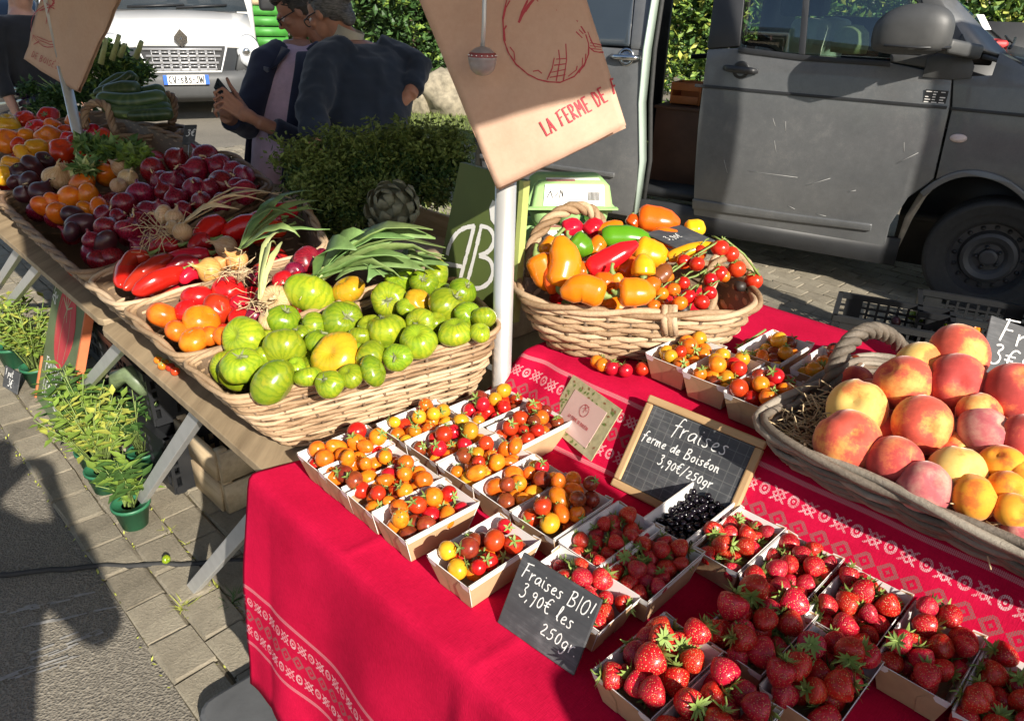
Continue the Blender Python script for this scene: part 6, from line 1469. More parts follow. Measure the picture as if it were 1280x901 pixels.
heap([(37, 228, 14), (52, 241, 16), (30, 243, 12), (20, 228, 11), (62, 232, 10)], .895, .20, 'beetroot', lambda k: 'dull dark purple beetroot at the left of the long tray', 'beetroot', 'beetroots in the long tray', lambda k: ('onion', 'plum'), CAL_ON, .5)
heap([(71, 223, 16), (97, 216, 12), (160, 223, 12), (148, 232, 10), (82, 214, 10), (150, 210, 12)], .91, .20, 'onion', lambda k: 'pale dry skinned onion in the middle of the long tray', 'onion', 'pale onions in the long tray', lambda k: ('onion', 'onion_pale'), CAL_ON, .8)
heap([(102, 281, 15), (92, 270, 13), (132, 303, 13), (90, 290, 10)], .895, .20, 'plum', lambda k: 'dark purple plum at the front edge of the long tray', 'plum', 'dark plums in the long tray', lambda k: ('plum', 'plum'), None)
RO = [(155, 257, 16), (175, 244, 17), (135, 286, 16), (161, 288, 16), (183, 266, 15), (115, 300, 12), (130, 269, 13), (191, 213, 16), (215, 229, 15), (220, 248, 14), (245, 213, 17), (243, 236, 15), (275, 208, 16), (276, 229, 16), (252, 252, 13), (278, 253, 12), (305, 219, 13), (306, 241, 16), (200, 262, 13), (221, 200, 16), (256, 197, 17), (291, 214, 14), (262, 236, 13), (230, 262, 11), (205, 240, 12), (172, 276, 11), (148, 272, 11), (200, 225, 12), (296, 232, 11)]
heap(RO, .905, .20, 'red_onion', lambda k: 'glossy dark red onion heaped in the long shaded tray', 'onion', 'red onions in the long tray', lambda k: ('onion', 'onion_red'), CAL_ON, .3)
under([(1.52, .08), (1.66, .58), (2.1, .66), (2.4, .1)], 30, .04, .89, .20, .038, 'red_onion', 'glossy dark red onion heaped in the long shaded tray', 'onion', 'red onions in the long tray', 'onion', 'onion_red')
heap([(205, 268, 12), (218, 272, 11), (228, 290, 12), (216, 285, 9)], .94, .20, 'onion', lambda k: 'pale onion of the bunch lying above the red peppers', 'onion', 'bunched onions above the peppers', lambda k: ('onion', 'onion_pale'), CAL_ON, 1)
HT = [(10, 156, 15, 'y'), (10, 177, 16, 'o'), (30, 150, 13), (45, 161, 13), (61, 148, 14), (97, 153, 14, 'o'), (67, 158, 11, 'o'), (62, 173, 16, 'o'), (33, 172, 12, 'o'), (46, 188, 15, 'y'), (31, 193, 13, 'y'), (15, 208, 13, 'y'), (78, 189, 17), (97, 179, 12), (112, 188, 12), (130, 173, 13), (42, 210, 15, 'd'), (3, 219, 13, 'y'), (24, 182, 11), (82, 165, 11), (56, 201, 11, 'd'), (115, 166, 11), (25, 215, 12, 'd'), (85, 175, 10)]
heap(HT, .90, .17, 'heirloom_tomato', lambda k: {'y': 'yellow heirloom tomato in the farthest tray', 'o': 'orange heirloom tomato in the farthest tray', 'd': 'dark striped heirloom tomato at the front of the farthest tray'}.get(k, 'red heirloom tomato in the farthest tray'), 'tomato', 'heirloom tomatoes in the farthest tray', lambda k: ('beef', {'y': 't_yellow', 'o': 't_orange', 'd': 'plum'}.get(k, 't_red')), CAL_TO, .3)
under([(2.56, .12), (2.36, .62), (3.3, .66), (3.45, .12)], 24, .05, .88, .17, .06, 'heirloom_tomato', 'red heirloom tomato in the farthest tray', 'tomato', 'heirloom tomatoes in the farthest tray', 'beef', 't_red')
# peaches and apricots
PE = [(1059, 552, 41, 'p'), (1071, 511, 36, 'y'), (1129, 479, 37, 'p'), (1153, 531, 38, 'p'), (1195, 477, 34, 'r'), (1198, 442, 36, 'p'), (1149, 455, 29, 'y'), (1118, 578, 35, 'r'), (1110, 540, 22, 'r'), (1230, 539, 31, 'g'), (1224, 517, 28, 'p'), (1196, 590, 35, 'y'), (1268, 489, 38, 'r'), (1280, 549, 31, 'r'), (1252, 581, 27, 'a'), (1156, 609, 33, 'g'), (1217, 621, 29, 'a'), (1259, 612, 25, 'a'), (1266, 638, 22, 'a'), (1277, 666, 26, 'g'), (1282, 598, 25, 'a'),
      (1185, 500, 24, 'r'), (1236, 488, 25, 'r'), (1190, 560, 26, 'p'), (1095, 525, 20, 'p'), (1170, 452, 24, 'r'), (1245, 512, 24, 'p')]
PN = {'p': 'peach', 'y': 'peach_yellow', 'r': 'peach_red', 'g': 'peach_grey', 'a': 'apricot'}
PLB = {'p': 'peach flushed orange and red in the weathered basket at the right', 'y': 'mostly yellow peach in the weathered basket at the right', 'r': 'deep red peach in the weathered basket at the right', 'g': 'greyish pink downy peach near the rim of the weathered basket', 'a': 'small orange apricot at the right of the weathered basket'}
for (u, v, r, k) in PE:
    z = .975
    lift = {24: -.03, 22: -.03, 25: -.02, 26: -.025, 20: -.03}.get(r, 0) if k != 'a' else 0
    for _ in range(40):
        P = onz(u, v, z); s_, t_ = inv(P); z = z * .5 + .5 * (.965 + .26 * (t_ - .55) + .05 * math.exp(-((t_ - .78) / .12) ** 2) + lift)
    P = onz(u, v, z); rw = r * depth(P) / 925
    nm = 'apricot' if k == 'a' else 'peach'
    up = Vector((random.gauss(-.2, .5), random.gauss(-.6, .5), .8))
    fruit(nm, fm('peach', PN[k], 4, 30), P, rw * .99, rq(up, .2), PLB[k] + ', ' + zone(u, v, PE), nm, 'apricots in the weathered basket' if k == 'a' else 'peaches in the weathered basket', None)
for _ in range(26):
    s_, t_ = random.uniform(-.68, -.13), random.uniform(.60, .92)
    fruit('peach', fm('peach', 'peach_red', 4, 30), S(s_, t_, .905 + .22 * (t_ - .55)), .034, rq(), PLB['r'], 'peach', 'peaches in the weathered basket')
b = MB()
for _ in range(420):
    f = random.random(); side = random.random()
    s_, t_ = (random.uniform(-.66, -.11), .545 + random.uniform(0, .05)) if side < .72 else (random.uniform(-.16, -.10), random.uniform(.56, .7))
    p = S(s_, t_, .935 + random.uniform(-.015, .015) + .2 * (t_ - .55)); d = Vector((random.gauss(0, 1), random.gauss(0, 1), random.gauss(.1, .5))).normalized(); L = random.uniform(.015, .05); w_ = Vector((random.gauss(0, .5), random.gauss(0, .5), random.gauss(0, .3)))
    b.tube([p, p + d * L * .4 + w_ * L * .2, p + d * L], .0010, 4)
tag(stuff(b.obj('straw', M['strawdry'])), 'pale wood straw lining the weathered peach basket', 'straw')
# peppers in the oval basket:  (stem pixel, middle, tip, radius px, depth shift, colour)
PP = [((700, 356), (706, 330), (700, 300), 27, -.01, 'pep_orange'), ((693, 300), (684, 312), (680, 320), 15, .04, 'pep_orange'), ((672, 322), (680, 340), (686, 360), 23, .03, 'pep_deep'), ((715, 300), (724, 307), (738, 315), 20, .03, 'pep_green'), ((705, 288), (716, 284), (727, 283), 15, .10, 'pep_red'), ((734, 292), (742, 284), (752, 279), 15, .10, 'pep_red'),
      ((755, 296), (783, 296), (812, 300), 18, .06, 'pep_green'), ((738, 337), (760, 325), (792, 307), 19, .0, 'pep_red'), ((800, 272), (823, 276), (846, 279), 22, .14, 'pep_deep'), ((788, 282), (792, 276), (797, 271), 12, .14, 'pep_deep'), ((795, 312), (812, 318), (833, 322), 24, .05, 'pep_orange'), ((804, 344), (804, 336), (803, 320), 20, -.02, 'pep_yellow'),
      ((752, 368), (728, 360), (704, 366), 24, -.04, 'pep_orange'), ((776, 366), (794, 366), (816, 366), 24, -.04, 'pep_orange'), ((745, 352), (757, 352), (768, 354), 15, -.01, 'pep_deep'), ((858, 287), (871, 286), (880, 288), 15, .13, 'pep_yellow'), ((838, 322), (862, 313), (889, 306), 11, .03, 'pep_yellow'), ((775, 342), (786, 332), (790, 322), 16, .03, 'pep_deep'), ((715, 345), (727, 338), (735, 335), 15, .03, 'pep_deep'),
      ((748, 292), (762, 286), (776, 280), 12, .10, 'pep_orange'), ((820, 350), (829, 342), (835, 332), 15, .02, 'pep_brown'), ((808, 362), (815, 356), (824, 352), 13, -.0, 'pep_deep'), ((768, 345), (774, 356), (780, 372), 12, .0, 'pep_deep'), ((758, 340), (770, 330), (774, 318), 14, .04, 'pep_yellow'), ((845, 300), (830, 296), (815, 294), 16, .1, 'pep_deep'), ((700, 330), (690, 345), (690, 365), 16, .02, 'pep_deep'), ((850, 330), (866, 322), (880, 318), 12, .06, 'pep_deep'), ((740, 318), (748, 305), (756, 300), 14, .07, 'pep_deep')]
PLN = {'pep_orange': 'orange pepper', 'pep_deep': 'deep orange pepper', 'pep_yellow': 'yellow pepper', 'pep_red': 'red pepper', 'pep_green': 'green pepper', 'pep_brown': 'brownish pepper'}
PC = (pcx, pcy)
for i, (a, m_, c, r, dd, col) in enumerate(PP):
    D0 = depth(Vector((pcx, pcy - .02, 1.02))) - .05 + dd - (m_[1] - 320) * .0016
    A, B_, C = (ondep(*p, D0) for p in (a, m_, c)); A, C = B_ + (A - B_) * 1.12, B_ + (C - B_) * 1.15; rw = r * D0 / 925 * .82; L = (A - C).length
    ext = rw * .25; dA = (A - B_).normalized() if (A - B_).length > 1e-6 else EZ
    sweepobj('pepper', [A, A.lerp(B_, .3), B_ , B_.lerp(C, .55), C], [rw * .58, rw * .92, rw * .95, rw * .76, rw * .26], col, PLN[col] + (' long and pointed in the oval basket' if L > .075 else ' among the others in the oval basket'), 'pepper', 'peppers in the oval basket', n=24, stem=.020 if i not in (6,) else .012, lob=.05)
for k in range(24):
    a = random.uniform(0, 6.28); q = math.sqrt(random.random()) * .8; col = random.choice(('pep_deep', 'pep_orange', 'pep_red'))
    P = Vector((pcx + .2 * q * math.cos(a), pcy + .12 * q * math.sin(a), .945 + .02 * (1 - q))); d = Vector((random.gauss(0, 1), random.gauss(0, 1), 0)).normalized() * .04
    sweepobj('pepper', [P - d, P - d * .4, P, P + d * .6, P + d], [.02, .032, .033, .026, .01], col, PLN[col] + ' among the others in the oval basket', 'pepper', 'peppers in the oval basket', n=18, stem=.015, lob=.05)
# cherry tomatoes on the vine, hanging over the oval basket's rim
VT = [(871, 330, 10, 0), (900, 310, 11, .04), (921, 336, 11, .06), (942, 351, 11, .08), (854, 354, 9, -.02), (877, 378, 10, -.05), (887, 366, 9, -.03), (850, 379, 10, -.05, 'o'), (817, 383, 9, -.05, 'o'), (827, 367, 9, -.03, 'o'), (861, 371, 9, -.04), (855, 326, 9, .02), (914, 318, 10, .05), (900, 342, 10, .02), (875, 313, 8, .05), (835, 347, 8, .0, 'o'), (842, 362, 9, -.03, 'o'), (888, 350, 9, .0), (905, 345, 8, .02, 'o')]
vs = MB(); prev = None
for it in VT:
    u, v, r, dd = it[:4]; o_ = len(it) > 4
    D0 = 1.54 + dd; P = ondep(u, v, D0); rw = r * D0 / 925
    fruit('cherry_tomato', fm('cherry', 't_orange' if o_ else 't_red'), P, rw, rq((0, .3, 1), .3), ('orange' if o_ else 'red') + ' cherry tomato on the vine over the rim of the oval basket', 'tomato', 'vine tomatoes on the oval basket', random.choice(CAL_CH))
    J = ondep(u + (12 if u < 890 else -10), v - 15, D0 + .012); vs.tube([P + EZ * rw * .9, P.lerp(J, .6) + EZ * .008, J], [.0016, .0018, .002], 5)
for pts in (((815, 350), (840, 340), (868, 320), (905, 298), (930, 318), (950, 345)), ((845, 352), (870, 345), (895, 330)), ((860, 390), (870, 362), (885, 335), (905, 318))):
    vs.tube([ondep(u, v, 1.55 + .0006 * (u - 860)) for u, v in pts], .0024, 6)
o = vs.obj('vine', M['stemg']); tag(o, 'thin green vine stalks of the tomatoes on the oval basket', 'vine')
for (u, v, r, o_) in ((753, 456, 9, 1), (765, 460, 9, 0), (782, 463, 10, 0), (746, 452, 7, 1), (803, 461, 9, 0)):
    P = onz(u, v, ZU + .014); fruit('cherry_tomato', fm('cherry', 't_orange' if o_ else 't_red'), P, .0145, rq(), ('orange' if o_ else 'red') + ' loose cherry tomato on the cloth below the pepper basket', 'tomato', 'loose tomatoes on the raised cloth', random.choice(CAL_CH))
for (u, v, o_) in ((936, 432, 0), (950, 430, 0), (928, 438, 0), (943, 440, 0), (960, 438, 0)):
    P = onz(u, v, ZU + .016); fruit('cherry_tomato', fm('cherry', 't_red'), P, .016, rq(), 'red cherry tomato in the loose bunch behind the raised punnets', 'tomato', 'bunch behind the raised punnets', random.choice(CAL_CH))
b = MB(); b.tube([onz(932, 428, ZU + .035), onz(945, 420, ZU + .05), onz(957, 412, ZU + .06)], .0028, 6); tag(b.obj('vine', M['stemg']), 'thick green stalk of the loose tomato bunch on the raised cloth', 'vine')
for (u, v) in ((92, 340), (97, 343), (104, 346), (112, 344), (107, 350), (89, 337)):
    P = onz(u, v, .768); fruit('cherry_tomato', fm('cherry', 't_red'), P, .0135, rq(), 'red tomato of the small bunch on the far table edge', 'tomato', 'small tomatoes on the far table edge', CAL_CH[1])
for (u, v, o_) in ((198, 450, 1), (206, 454, 1), (213, 459, 0), (203, 457, 1), (219, 464, 0)):
    P = onz(u, v, .762); fruit('cherry_tomato', fm('cherry', 't_orange' if o_ else 't_red'), P, .0105, rq(), 'tiny orange red tomato lying on the near table edge', 'tomato', 'tiny tomatoes on the near table edge', CAL_CH[1])
P = onz(208, 700, .03); fruit('windfall', fm('zebra', 't_green', 4, 28), Vector((P.x, P.y, .034)), .013, rq(), 'small green fruit lying on the black cable on the paving', 'fruit', None)

# ---------------------------------------------------------------- greens
def blades(name, label, cat, root, tips, wid, mat, base_r=.012, n=9, seed=0, parts='leaf', arch=.05, group=None):
    """leek-like plant: shaft at root, leaf blades to the tips"""
    rd = random.Random(seed); root = Vector(root); o = thing(name, label, cat, root, group=group)
    for tip in tips:
        T = Vector(tip) - root; b = MB(); side = T.cross(EZ).normalized(); pts = []; ws = []
        bow = Vector((rd.gauss(0, .012), rd.gauss(0, .012), arch * rd.uniform(.5, 1.3)))
        for i in range(n):
            f = i / (n - 1); pts.append(T * f + bow * math.sin(f * PI * .9) + Vector((rd.gauss(0, .0015), 0, rd.gauss(0, .0015))) - EZ * .03 * max(0, f - .7)); ws.append(wid * (.45 + .55 * min(1, f * 2.2)) * (1 if f < .55 else max(.06, 1 - (f - .55) / .45)))
        tw = rd.uniform(-.7, .7); side = (side * math.cos(tw) + EZ * math.sin(tw)).normalized()
        b.strip(pts, ws, side, crease=.35); b.obj(parts, M[mat], o, sol=.0012)
    return o
Lr = onheap(398, 346, .93, .2)
tips = [onheap(u, v, .99 + dz, .16) for u, v, dz in ((505, 285, .0), (520, 300, .01), (545, 300, .0), (555, 325, -.02), (470, 300, .02), (528, 338, -.03), (480, 345, -.03), (505, 350, -.05), (540, 290, .03), (512, 320, .01), (560, 312, -.01), (450, 312, .03))]
lk = blades('leek', 'leek with broad blue green leaves lying above the green tomatoes', 'leek', Lr, tips, .032, 'leek', arch=.035, seed=4)
b = MB(); J = onheap(440, 318, .95, .2) - Lr; b.tube([Vector((0, 0, 0)) - J * .15, J * .3, J * .75, J * 1.15], [.013, .014, .017, .012], 10); b.obj('shaft', M['leek_pale'], lk)
b = MB()
for k in range(14):
    d = -J.normalized() + Vector((random.gauss(0, .5), random.gauss(0, .5), random.gauss(0, .5))); b.tube([-J * .15, -J * .15 + d * .02, -J * .15 + d * .03 - EZ * .006], .0008, 4)
b.obj('roots', M['strawdry'], lk)
lp2 = onheap(490, 345, .90, .2); blades('leek', 'leek leaf ends lying flat just behind the green tomatoes', 'leek', lp2, [onheap(u, v, .96, .16) for u, v in ((556, 316), (565, 330), (420, 348), (545, 335), (460, 352), (530, 325))], .022, 'leek', arch=.02, seed=9)
# spring onion / long greens in shade
for k, (ru, rv, tl) in enumerate((((228, 282), 0, [(330, 245), (352, 240), (300, 262), (365, 250), (340, 258)]), ((300, 312), 0, [(352, 255), (370, 245), (392, 240), (408, 262), (385, 282), (372, 300), (415, 285), (400, 250)]), ((325, 372), 0, [(352, 300), (345, 310), (358, 290)]))):
    rt = onheap(*ru, .955, .2); ref = (('long green onion tops lying over the edge of the red onion tray', 'spring onions with long dull green leaves above the red peppers', 'single pale onion stalk lying between tomatoes and peppers')[k])
    blades('spring_onion', ref, 'spring onion', rt, [onheap(u, v, .99, .17) for u, v in tl], .010 if k < 2 else .006, 'leek_pale' if k == 2 else ('leek' if k else 'strawdry'), arch=.045, seed=20 + k)
def bunch(name, label, cat, c, rad, n, size, mats, group=None, stems=8, squash=1):
    r = thing(name, label, cat, c, group=group); b = leafcloud(MB(), (0, 0, 0), rad, n, size, mi=(0, 0, 1, 1, 2), free=True)
    if 'parsley' in name: sprigs(b, rad, 75, size)
    b.obj('leaves', mats, r, smooth=False)
    s_ = MB()
    for k in range(stems):
        a = random.uniform(0, 6.28); e = Vector((math.cos(a) * rad[0] * .8, math.sin(a) * rad[1] * .8, rad[2] * random.uniform(.3, .9))); s_.tube([(0, 0, -rad[2]), e * .5, e], [.006, .004, .002], 5)
    s_.obj('stems', M['stemg'], r); return r
def sprigs(b, rad, n, size):
    for _ in range(n):
        a = random.uniform(0, 6.28); e = Vector((math.cos(a) * rad[0] * random.uniform(.5, 1.25), math.sin(a) * rad[1] * random.uniform(.4, 1.2), rad[2] * random.uniform(.6, 1.35)))
        b.tube([e * .5, e * .8, e], [.0016, .0013, .0008], 4, mi=2)
        for k in range(26):
            p = e * random.uniform(.72, 1.04) + Vector((random.gauss(0, .012), random.gauss(0, .012), random.gauss(0, .010)))
            b.leaf(p, (random.gauss(0, 1), random.gauss(0, 1), random.gauss(.2, .7)), Vector((random.gauss(0, .5), random.gauss(0, .5), 1)), size * random.uniform(.6, 1.2), size * .55, random.choice((1, 2, 2)))
def cpt(u, v, t): return onpl(u, v, S(0, t), E2)
PAR_ = [M['leaf_dk'], plain('parsley_leaf', c3(.08, .12, .02), .6, .4, 30), plain('parsley_light', c3(.16, .21, .045), .6, .4, 30)]
for (u, v, t, ru, rv, n, lab, nm) in ((410, 232, .74, 62, 40, 5200, 'frizzy parsley bunch at the left, in front of the people', 'parsley_bunch'), (478, 228, .86, 62, 48, 6000, 'large frizzy parsley bunch in the middle of the rear table', 'parsley_bunch'), (535, 215, .98, 48, 42, 4200, 'parsley bunch at the right behind the green lettered board', 'parsley_bunch'), (430, 262, .70, 60, 30, 3600, 'low dark parsley bunch behind the spring onions', 'parsley_bunch')):
    c = cpt(u, v, t); D = depth(c); bunch(nm, lab, 'parsley', c, (ru * D / 925, .12, rv * D / 925 * 1.05), n, .020, PAR_, 'parsley bunches')
b = MB(); r_ = thing('wooden_tray', 'shallow wooden tray under the parsley bunches', 'tray', S(1.35, .93, .757), (0, 0, STALL_ROT))
for c_, s_ in (((0, 0, .01), (.5, .9, .016)), ((-.25, 0, .05), (.014, .9, .10)), ((.25, 0, .05), (.014, .9, .10)), ((0, -.45, .05), (.49, .014, .10)), ((0, .45, .05), (.49, .014, .10))):
    m_ = MB(); m_.box(c_, s_); m_.obj('tray_board', M['cratewood'], r_, smooth=False, bev=.002)
# artichoke
def artichoke(c, R_, label):
    r = thing('artichoke', label, 'artichoke', c); axis = Vector((-.25, -.75, .6)).normalized(); mt = axis.to_track_quat('Z', 'Y').to_matrix()
    b = MB(); b.lathe([(.1 * R_, -.6 * R_), (.62 * R_, -.4 * R_), (.75 * R_, 0), (.5 * R_, .5 * R_), (.05 * R_, .8 * R_)], 18, mat=mt.to_4x4()); b.obj('heart', M['artichoke'], r)
    for ring in range(5):
        n = (11, 10, 9, 7, 5)[ring]; zz = -.45 + ring * .24; rr = (.72, .86, .82, .62, .36)[ring]
        for k in range(n):
            a = 2 * PI * (k + ring * .5) / n; d = Vector((math.cos(a), math.sin(a), 0)); side = Vector((-d.y, d.x, 0)); tilt = (.75, .5, .3, .12, .0)[ring]
            pts = [d * rr * .8 + EZ * zz, d * (rr + tilt * .15) + EZ * (zz + .22), d * (rr + tilt * .35 - .05) + EZ * (zz + .42), d * (rr + tilt * .5 - .22) + EZ * (zz + .60)]
            b = MB(); b.strip([mt @ (p * R_) for p in pts], [.16 * R_, .25 * R_, .2 * R_, .03 * R_], mt @ side, crease=-.35); b.obj('bract', M['artichoke'], r, sol=.0022)
    return r
c = cpt(492, 262, .72); artichoke(c, 38 * depth(c) / 925, 'big grey green artichoke in shade behind the leek leaves')
o = None
# dark leafy herbs and greens behind the far trays
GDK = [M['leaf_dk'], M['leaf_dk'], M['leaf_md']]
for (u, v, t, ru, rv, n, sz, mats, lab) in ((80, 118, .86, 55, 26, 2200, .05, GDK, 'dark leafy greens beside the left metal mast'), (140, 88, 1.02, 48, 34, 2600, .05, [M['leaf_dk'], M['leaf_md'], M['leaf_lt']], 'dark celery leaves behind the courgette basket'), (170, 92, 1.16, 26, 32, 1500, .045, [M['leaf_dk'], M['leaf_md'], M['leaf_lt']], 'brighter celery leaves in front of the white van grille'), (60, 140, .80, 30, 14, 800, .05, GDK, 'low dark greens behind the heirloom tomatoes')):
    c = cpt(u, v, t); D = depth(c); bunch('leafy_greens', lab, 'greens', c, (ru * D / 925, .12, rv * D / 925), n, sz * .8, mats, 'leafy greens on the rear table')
b = MB()
for (u0, v0, u1, v1) in ((140, 75, 149, 44), (170, 72, 177, 52), (150, 70, 156, 56), (126, 80, 133, 48)):
    b.tube([ondep(u0, v0, 3.5), ondep(u1, v1, 3.45)], [.014, .010], 8)
tag(b.obj('celery_stalks', M['leek_pale']), 'cut celery stalks sticking up above the dark leaves', 'celery')
for (u, v, ru, rv, lab, mt) in ((150, 185, 28, 9, 'flat pale green turnip leaves between the far tray and the basket', [M['leek'], M['leaf_md'], M['leaf_lt']]), (115, 180, 22, 8, 'green leaves lying on the heirloom tomatoes', [M['leek'], M['leaf_md'], M['leaf_lt']]), (175, 195, 26, 9, 'pale green radish leaves above the red onions', [M['leek'], M['leaf_lt'], M['leaf_lt']]), (105, 208, 14, 6, 'wilted green leaves beside the pale onions', [M['leek'], M['leaf_md'], M['leek_pale']])):
    c = onheap(u, v, .955, .17); D = depth(c); bunch('leaf_bunch', lab, 'greens', c, (ru * D / 925, .06, rv * D / 925 * .6), 200, .045, mt, 'loose leaves on the far trays', stems=4)
# courgettes in their basket
CZ = [((128, 128), (170, 120), (205, 112), 12, .1), ((125, 112), (150, 98), (172, 98), 9, .16), ((160, 145), (190, 144), (216, 142), 11, -.04), ((118, 118), (150, 105), (168, 92), 9, .12), ((130, 116), (155, 112), (175, 112), 14, .06), ((122, 124), (165, 128), (208, 122), 15, .0), ((140, 140), (180, 142), (214, 135), 13, -.02), ((150, 132), (185, 132), (212, 128), 13, .05), ((128, 134), (150, 140), (170, 142), 10, -.02)]
for k, (a, m_, c_, r, dd) in enumerate(CZ):
    D0 = dz_ + dd; A, B_, C = (ondep(*p, D0) for p in (a, m_, c_)); rw = r * D0 / 925 * .74
    sweepobj('courgette', [A, A.lerp(B_, .2), B_, B_.lerp(C, .8), C], [rw * .4, rw * .85, rw, rw * .95, rw * .35], 'courgette', 'dark green courgette heaped in the brown basket', 'courgette', 'courgettes in the brown basket', stem=.03)
for k, (a, m_, c_, r) in enumerate((((-20, 128), (10, 122), (34, 118), 9), ((-20, 140), (8, 135), (40, 128), 10), ((-10, 118), (12, 114), (28, 112), 7), ((14, 140), (30, 138), (48, 134), 8))):
    A, B_, C = (cpt(*p, .80) for p in (a, m_, c_)); rw = r * depth(B_) / 925
    sweepobj('aubergine', [A, A.lerp(B_, .3), B_, B_.lerp(C, .7), C], [rw * .5, rw, rw * 1.05, rw * .8, rw * .4], 'eggplant', 'glossy black aubergine at the far left edge', 'aubergine', 'aubergines at the far left', stem=.03)
# leeks in a crate at the far left
lcb = thing('crate', 'wooden crate of blue green leeks at the far left edge', 'crate', cpt(32, 120, 1.3), (0, 0, STALL_ROT))
for c_, s_ in (((0, -.16, 0), (.3, .012, .14)), ((0, .16, 0), (.3, .012, .14)), ((-.15, 0, 0), (.012, .32, .14)), ((.15, 0, 0), (.012, .32, .14)), ((0, 0, -.066), (.3, .32, .012))):
    m_ = MB(); m_.box(c_, s_); m_.obj('crate_board', M['kraft'], lcb, smooth=False, bev=.002)
rt = cpt(30, 118, 1.28); blades('leek', 'upright blue green leek leaves in the crate at the far left', 'leek', rt, [cpt(u, v, 1.28) for u, v in ((2, 78), (10, 72), (18, 82), (28, 74), (38, 80), (46, 76), (55, 88), (24, 86))], .02, 'leek', arch=.02, seed=31)
m_ = MB(); m_.box((0, 0, 0), (.34, .02, .5)); o = m_.obj('glass_screen', M['glasstint'], loc=cpt(44, 100, 1.5), rot=(0, 0, .4)); tag(o, 'small upright glass screen behind the leek crate', 'screen')
# crates of fruit behind the table at the right
for k, (u, v, z0, rz, lab) in enumerate(((1120, 425, .012, -.45, 'low black crate holding green fruit, beside the van wheel'), (1225, 420, .012, -.45, 'low black crate holding orange fruit, right of the van wheel crate'))):
    c = onz(u, v, .1); cr = plastcrate(lab, (c.x, c.y + .08, z0), rz, (.52, .36, .20), M['blackplast'], 'black fruit crates on the ground')
    for (uu, vv, r, mt) in (((1142, 395, .032, 't_green'), (1162, 393, .032, 't_green'), (1150, 399, .03, 't_green'), (1120, 402, .028, 'plum')) if k == 0 else ((1216, 412, .035, 't_orange'), (1240, 405, .03, 'plum'), (1186, 405, .03, 't_green'))):
        P = onz(uu, vv, .12); fruit('fruit', fm('zebra', mt, 4, 28), P, r, rq(), 'green fruit in the low black crate' if mt == 't_green' else ('orange fruit in the low black crate' if mt == 't_orange' else 'dark fruit deep in a low black crate'), 'fruit', 'fruit in the low black crates')
    under_ = MB()
# egg cartons
M['egg'] = plain('egg_carton', c3(.34, .56, .21), .85, .10, 30, bmp=.3, bscale=140)
def carton(c, rz, label, tiltx=0, group='green egg cartons'):
    r = thing('egg_carton', label, 'egg carton', c, (tiltx, 0, rz), group); a, b_ = .15, .075
    b = MB()
    for k in range(3):
        for j in range(2): b.lathe([(.012, 0), (.020, .012), (.0245, .034), (.025, .036)], 12, c=((k - 1) * .049, (j - .5) * .049, 0))
    b.box((0, 0, .034), (a - .004, .1, .006)); b.obj('cup_tray', M['egg'], r)
    rows = []
    for z, k in ((.038, 1.06), (.040, 1.0), (.075, .90), (.083, .78), (.084, .0)):
        rows.append([(a / 2 * k * x, .052 * k * y, z) for x, y in ((-1, -.75), (-.9, -1), (-.5, -1), (0, -1), (.5, -1), (.9, -1), (1, -.75), (1, .75), (.9, 1), (0, 1), (-.9, 1), (-1, .75), (-1, -.75))])
    b = loft(rows); b.obj('lid', M['egg'], r, sol=.002)
    b = MB(); b.box((0, -.058, .040), (.16, .012, .003)); b.obj('lip', M['egg'], r, smooth=False)
    b = MB(); L_ = [Vector((-.052, -.0535, .043)), Vector((.058, -.0535, .043)), Vector((.055, -.0485, .078)), Vector((-.050, -.0485, .078))]; b.add(L_, [(0, 1, 2, 3)]); b.add([L_[3], L_[2], Vector((.05, -.02, .0855)), Vector((-.045, -.02, .0855))], [(0, 1, 2, 3)]); lb = b.obj('label', M['cardwhite'], r, smooth=False)
    ex_ = Vector((1, 0, 0)); ey_ = (L_[3] - L_[0]).normalized(); ey_.x = 0; ey_.normalize(); p = MB()
    for k in range(9): p.strokes([[(.028 + k * .0023, .010), (.028 + k * .0023, .024)]], .0012, L_[0] + Vector((.052, 0, 0)), ex_, ey_)
    for k in range(7): p.strokes([[(-.012 + (k % 2) * .006, .008 + k * .0035), (.016 - (k % 3) * .004, .008 + k * .0035)]], .0007, L_[0] + Vector((.052, 0, 0)), ex_, ey_)
    p.strokes([[(-.046, .014), (-.04, .026), (-.036, .014)], [(-.032, .016), (-.026, .024)], [(-.024, .014), (-.022, .028), (-.018, .016), (-.018, .026)]], .0013, L_[0] + Vector((.052, 0, 0)), ex_, ey_)
    p.obj('label_print', M['vandark'], lb, smooth=False)
    p = MB(); p.box((-.02, -.034, .0835), (.05, .012, .001), Matrix.Rotation(.1, 3, 'X')); p.obj('label_picture', plain('label_picture', c3(.42, .2, .16), .6, .4, 90), lb, smooth=False)
    return r
ez = onz(702, 262, .96); 
egr = .10
ez = ondep(704, 268, 1.98); EC = []
EC.append(carton((ez.x + .01, ez.y, ez.z - .02), egr, 'topmost green egg carton with a white printed label'))
EC.append(carton((ez.x - .01, ez.y + .01, ez.z - .143), egr + .05, 'green egg carton second from the top of the stack'))
EC.append(carton((ez.x - .03, ez.y, ez.z - .266), egr - .06, 'lowest green egg carton hidden beside the green board'))
for e_ in EC: e_.scale = (1.45, 1.45, 1.45)

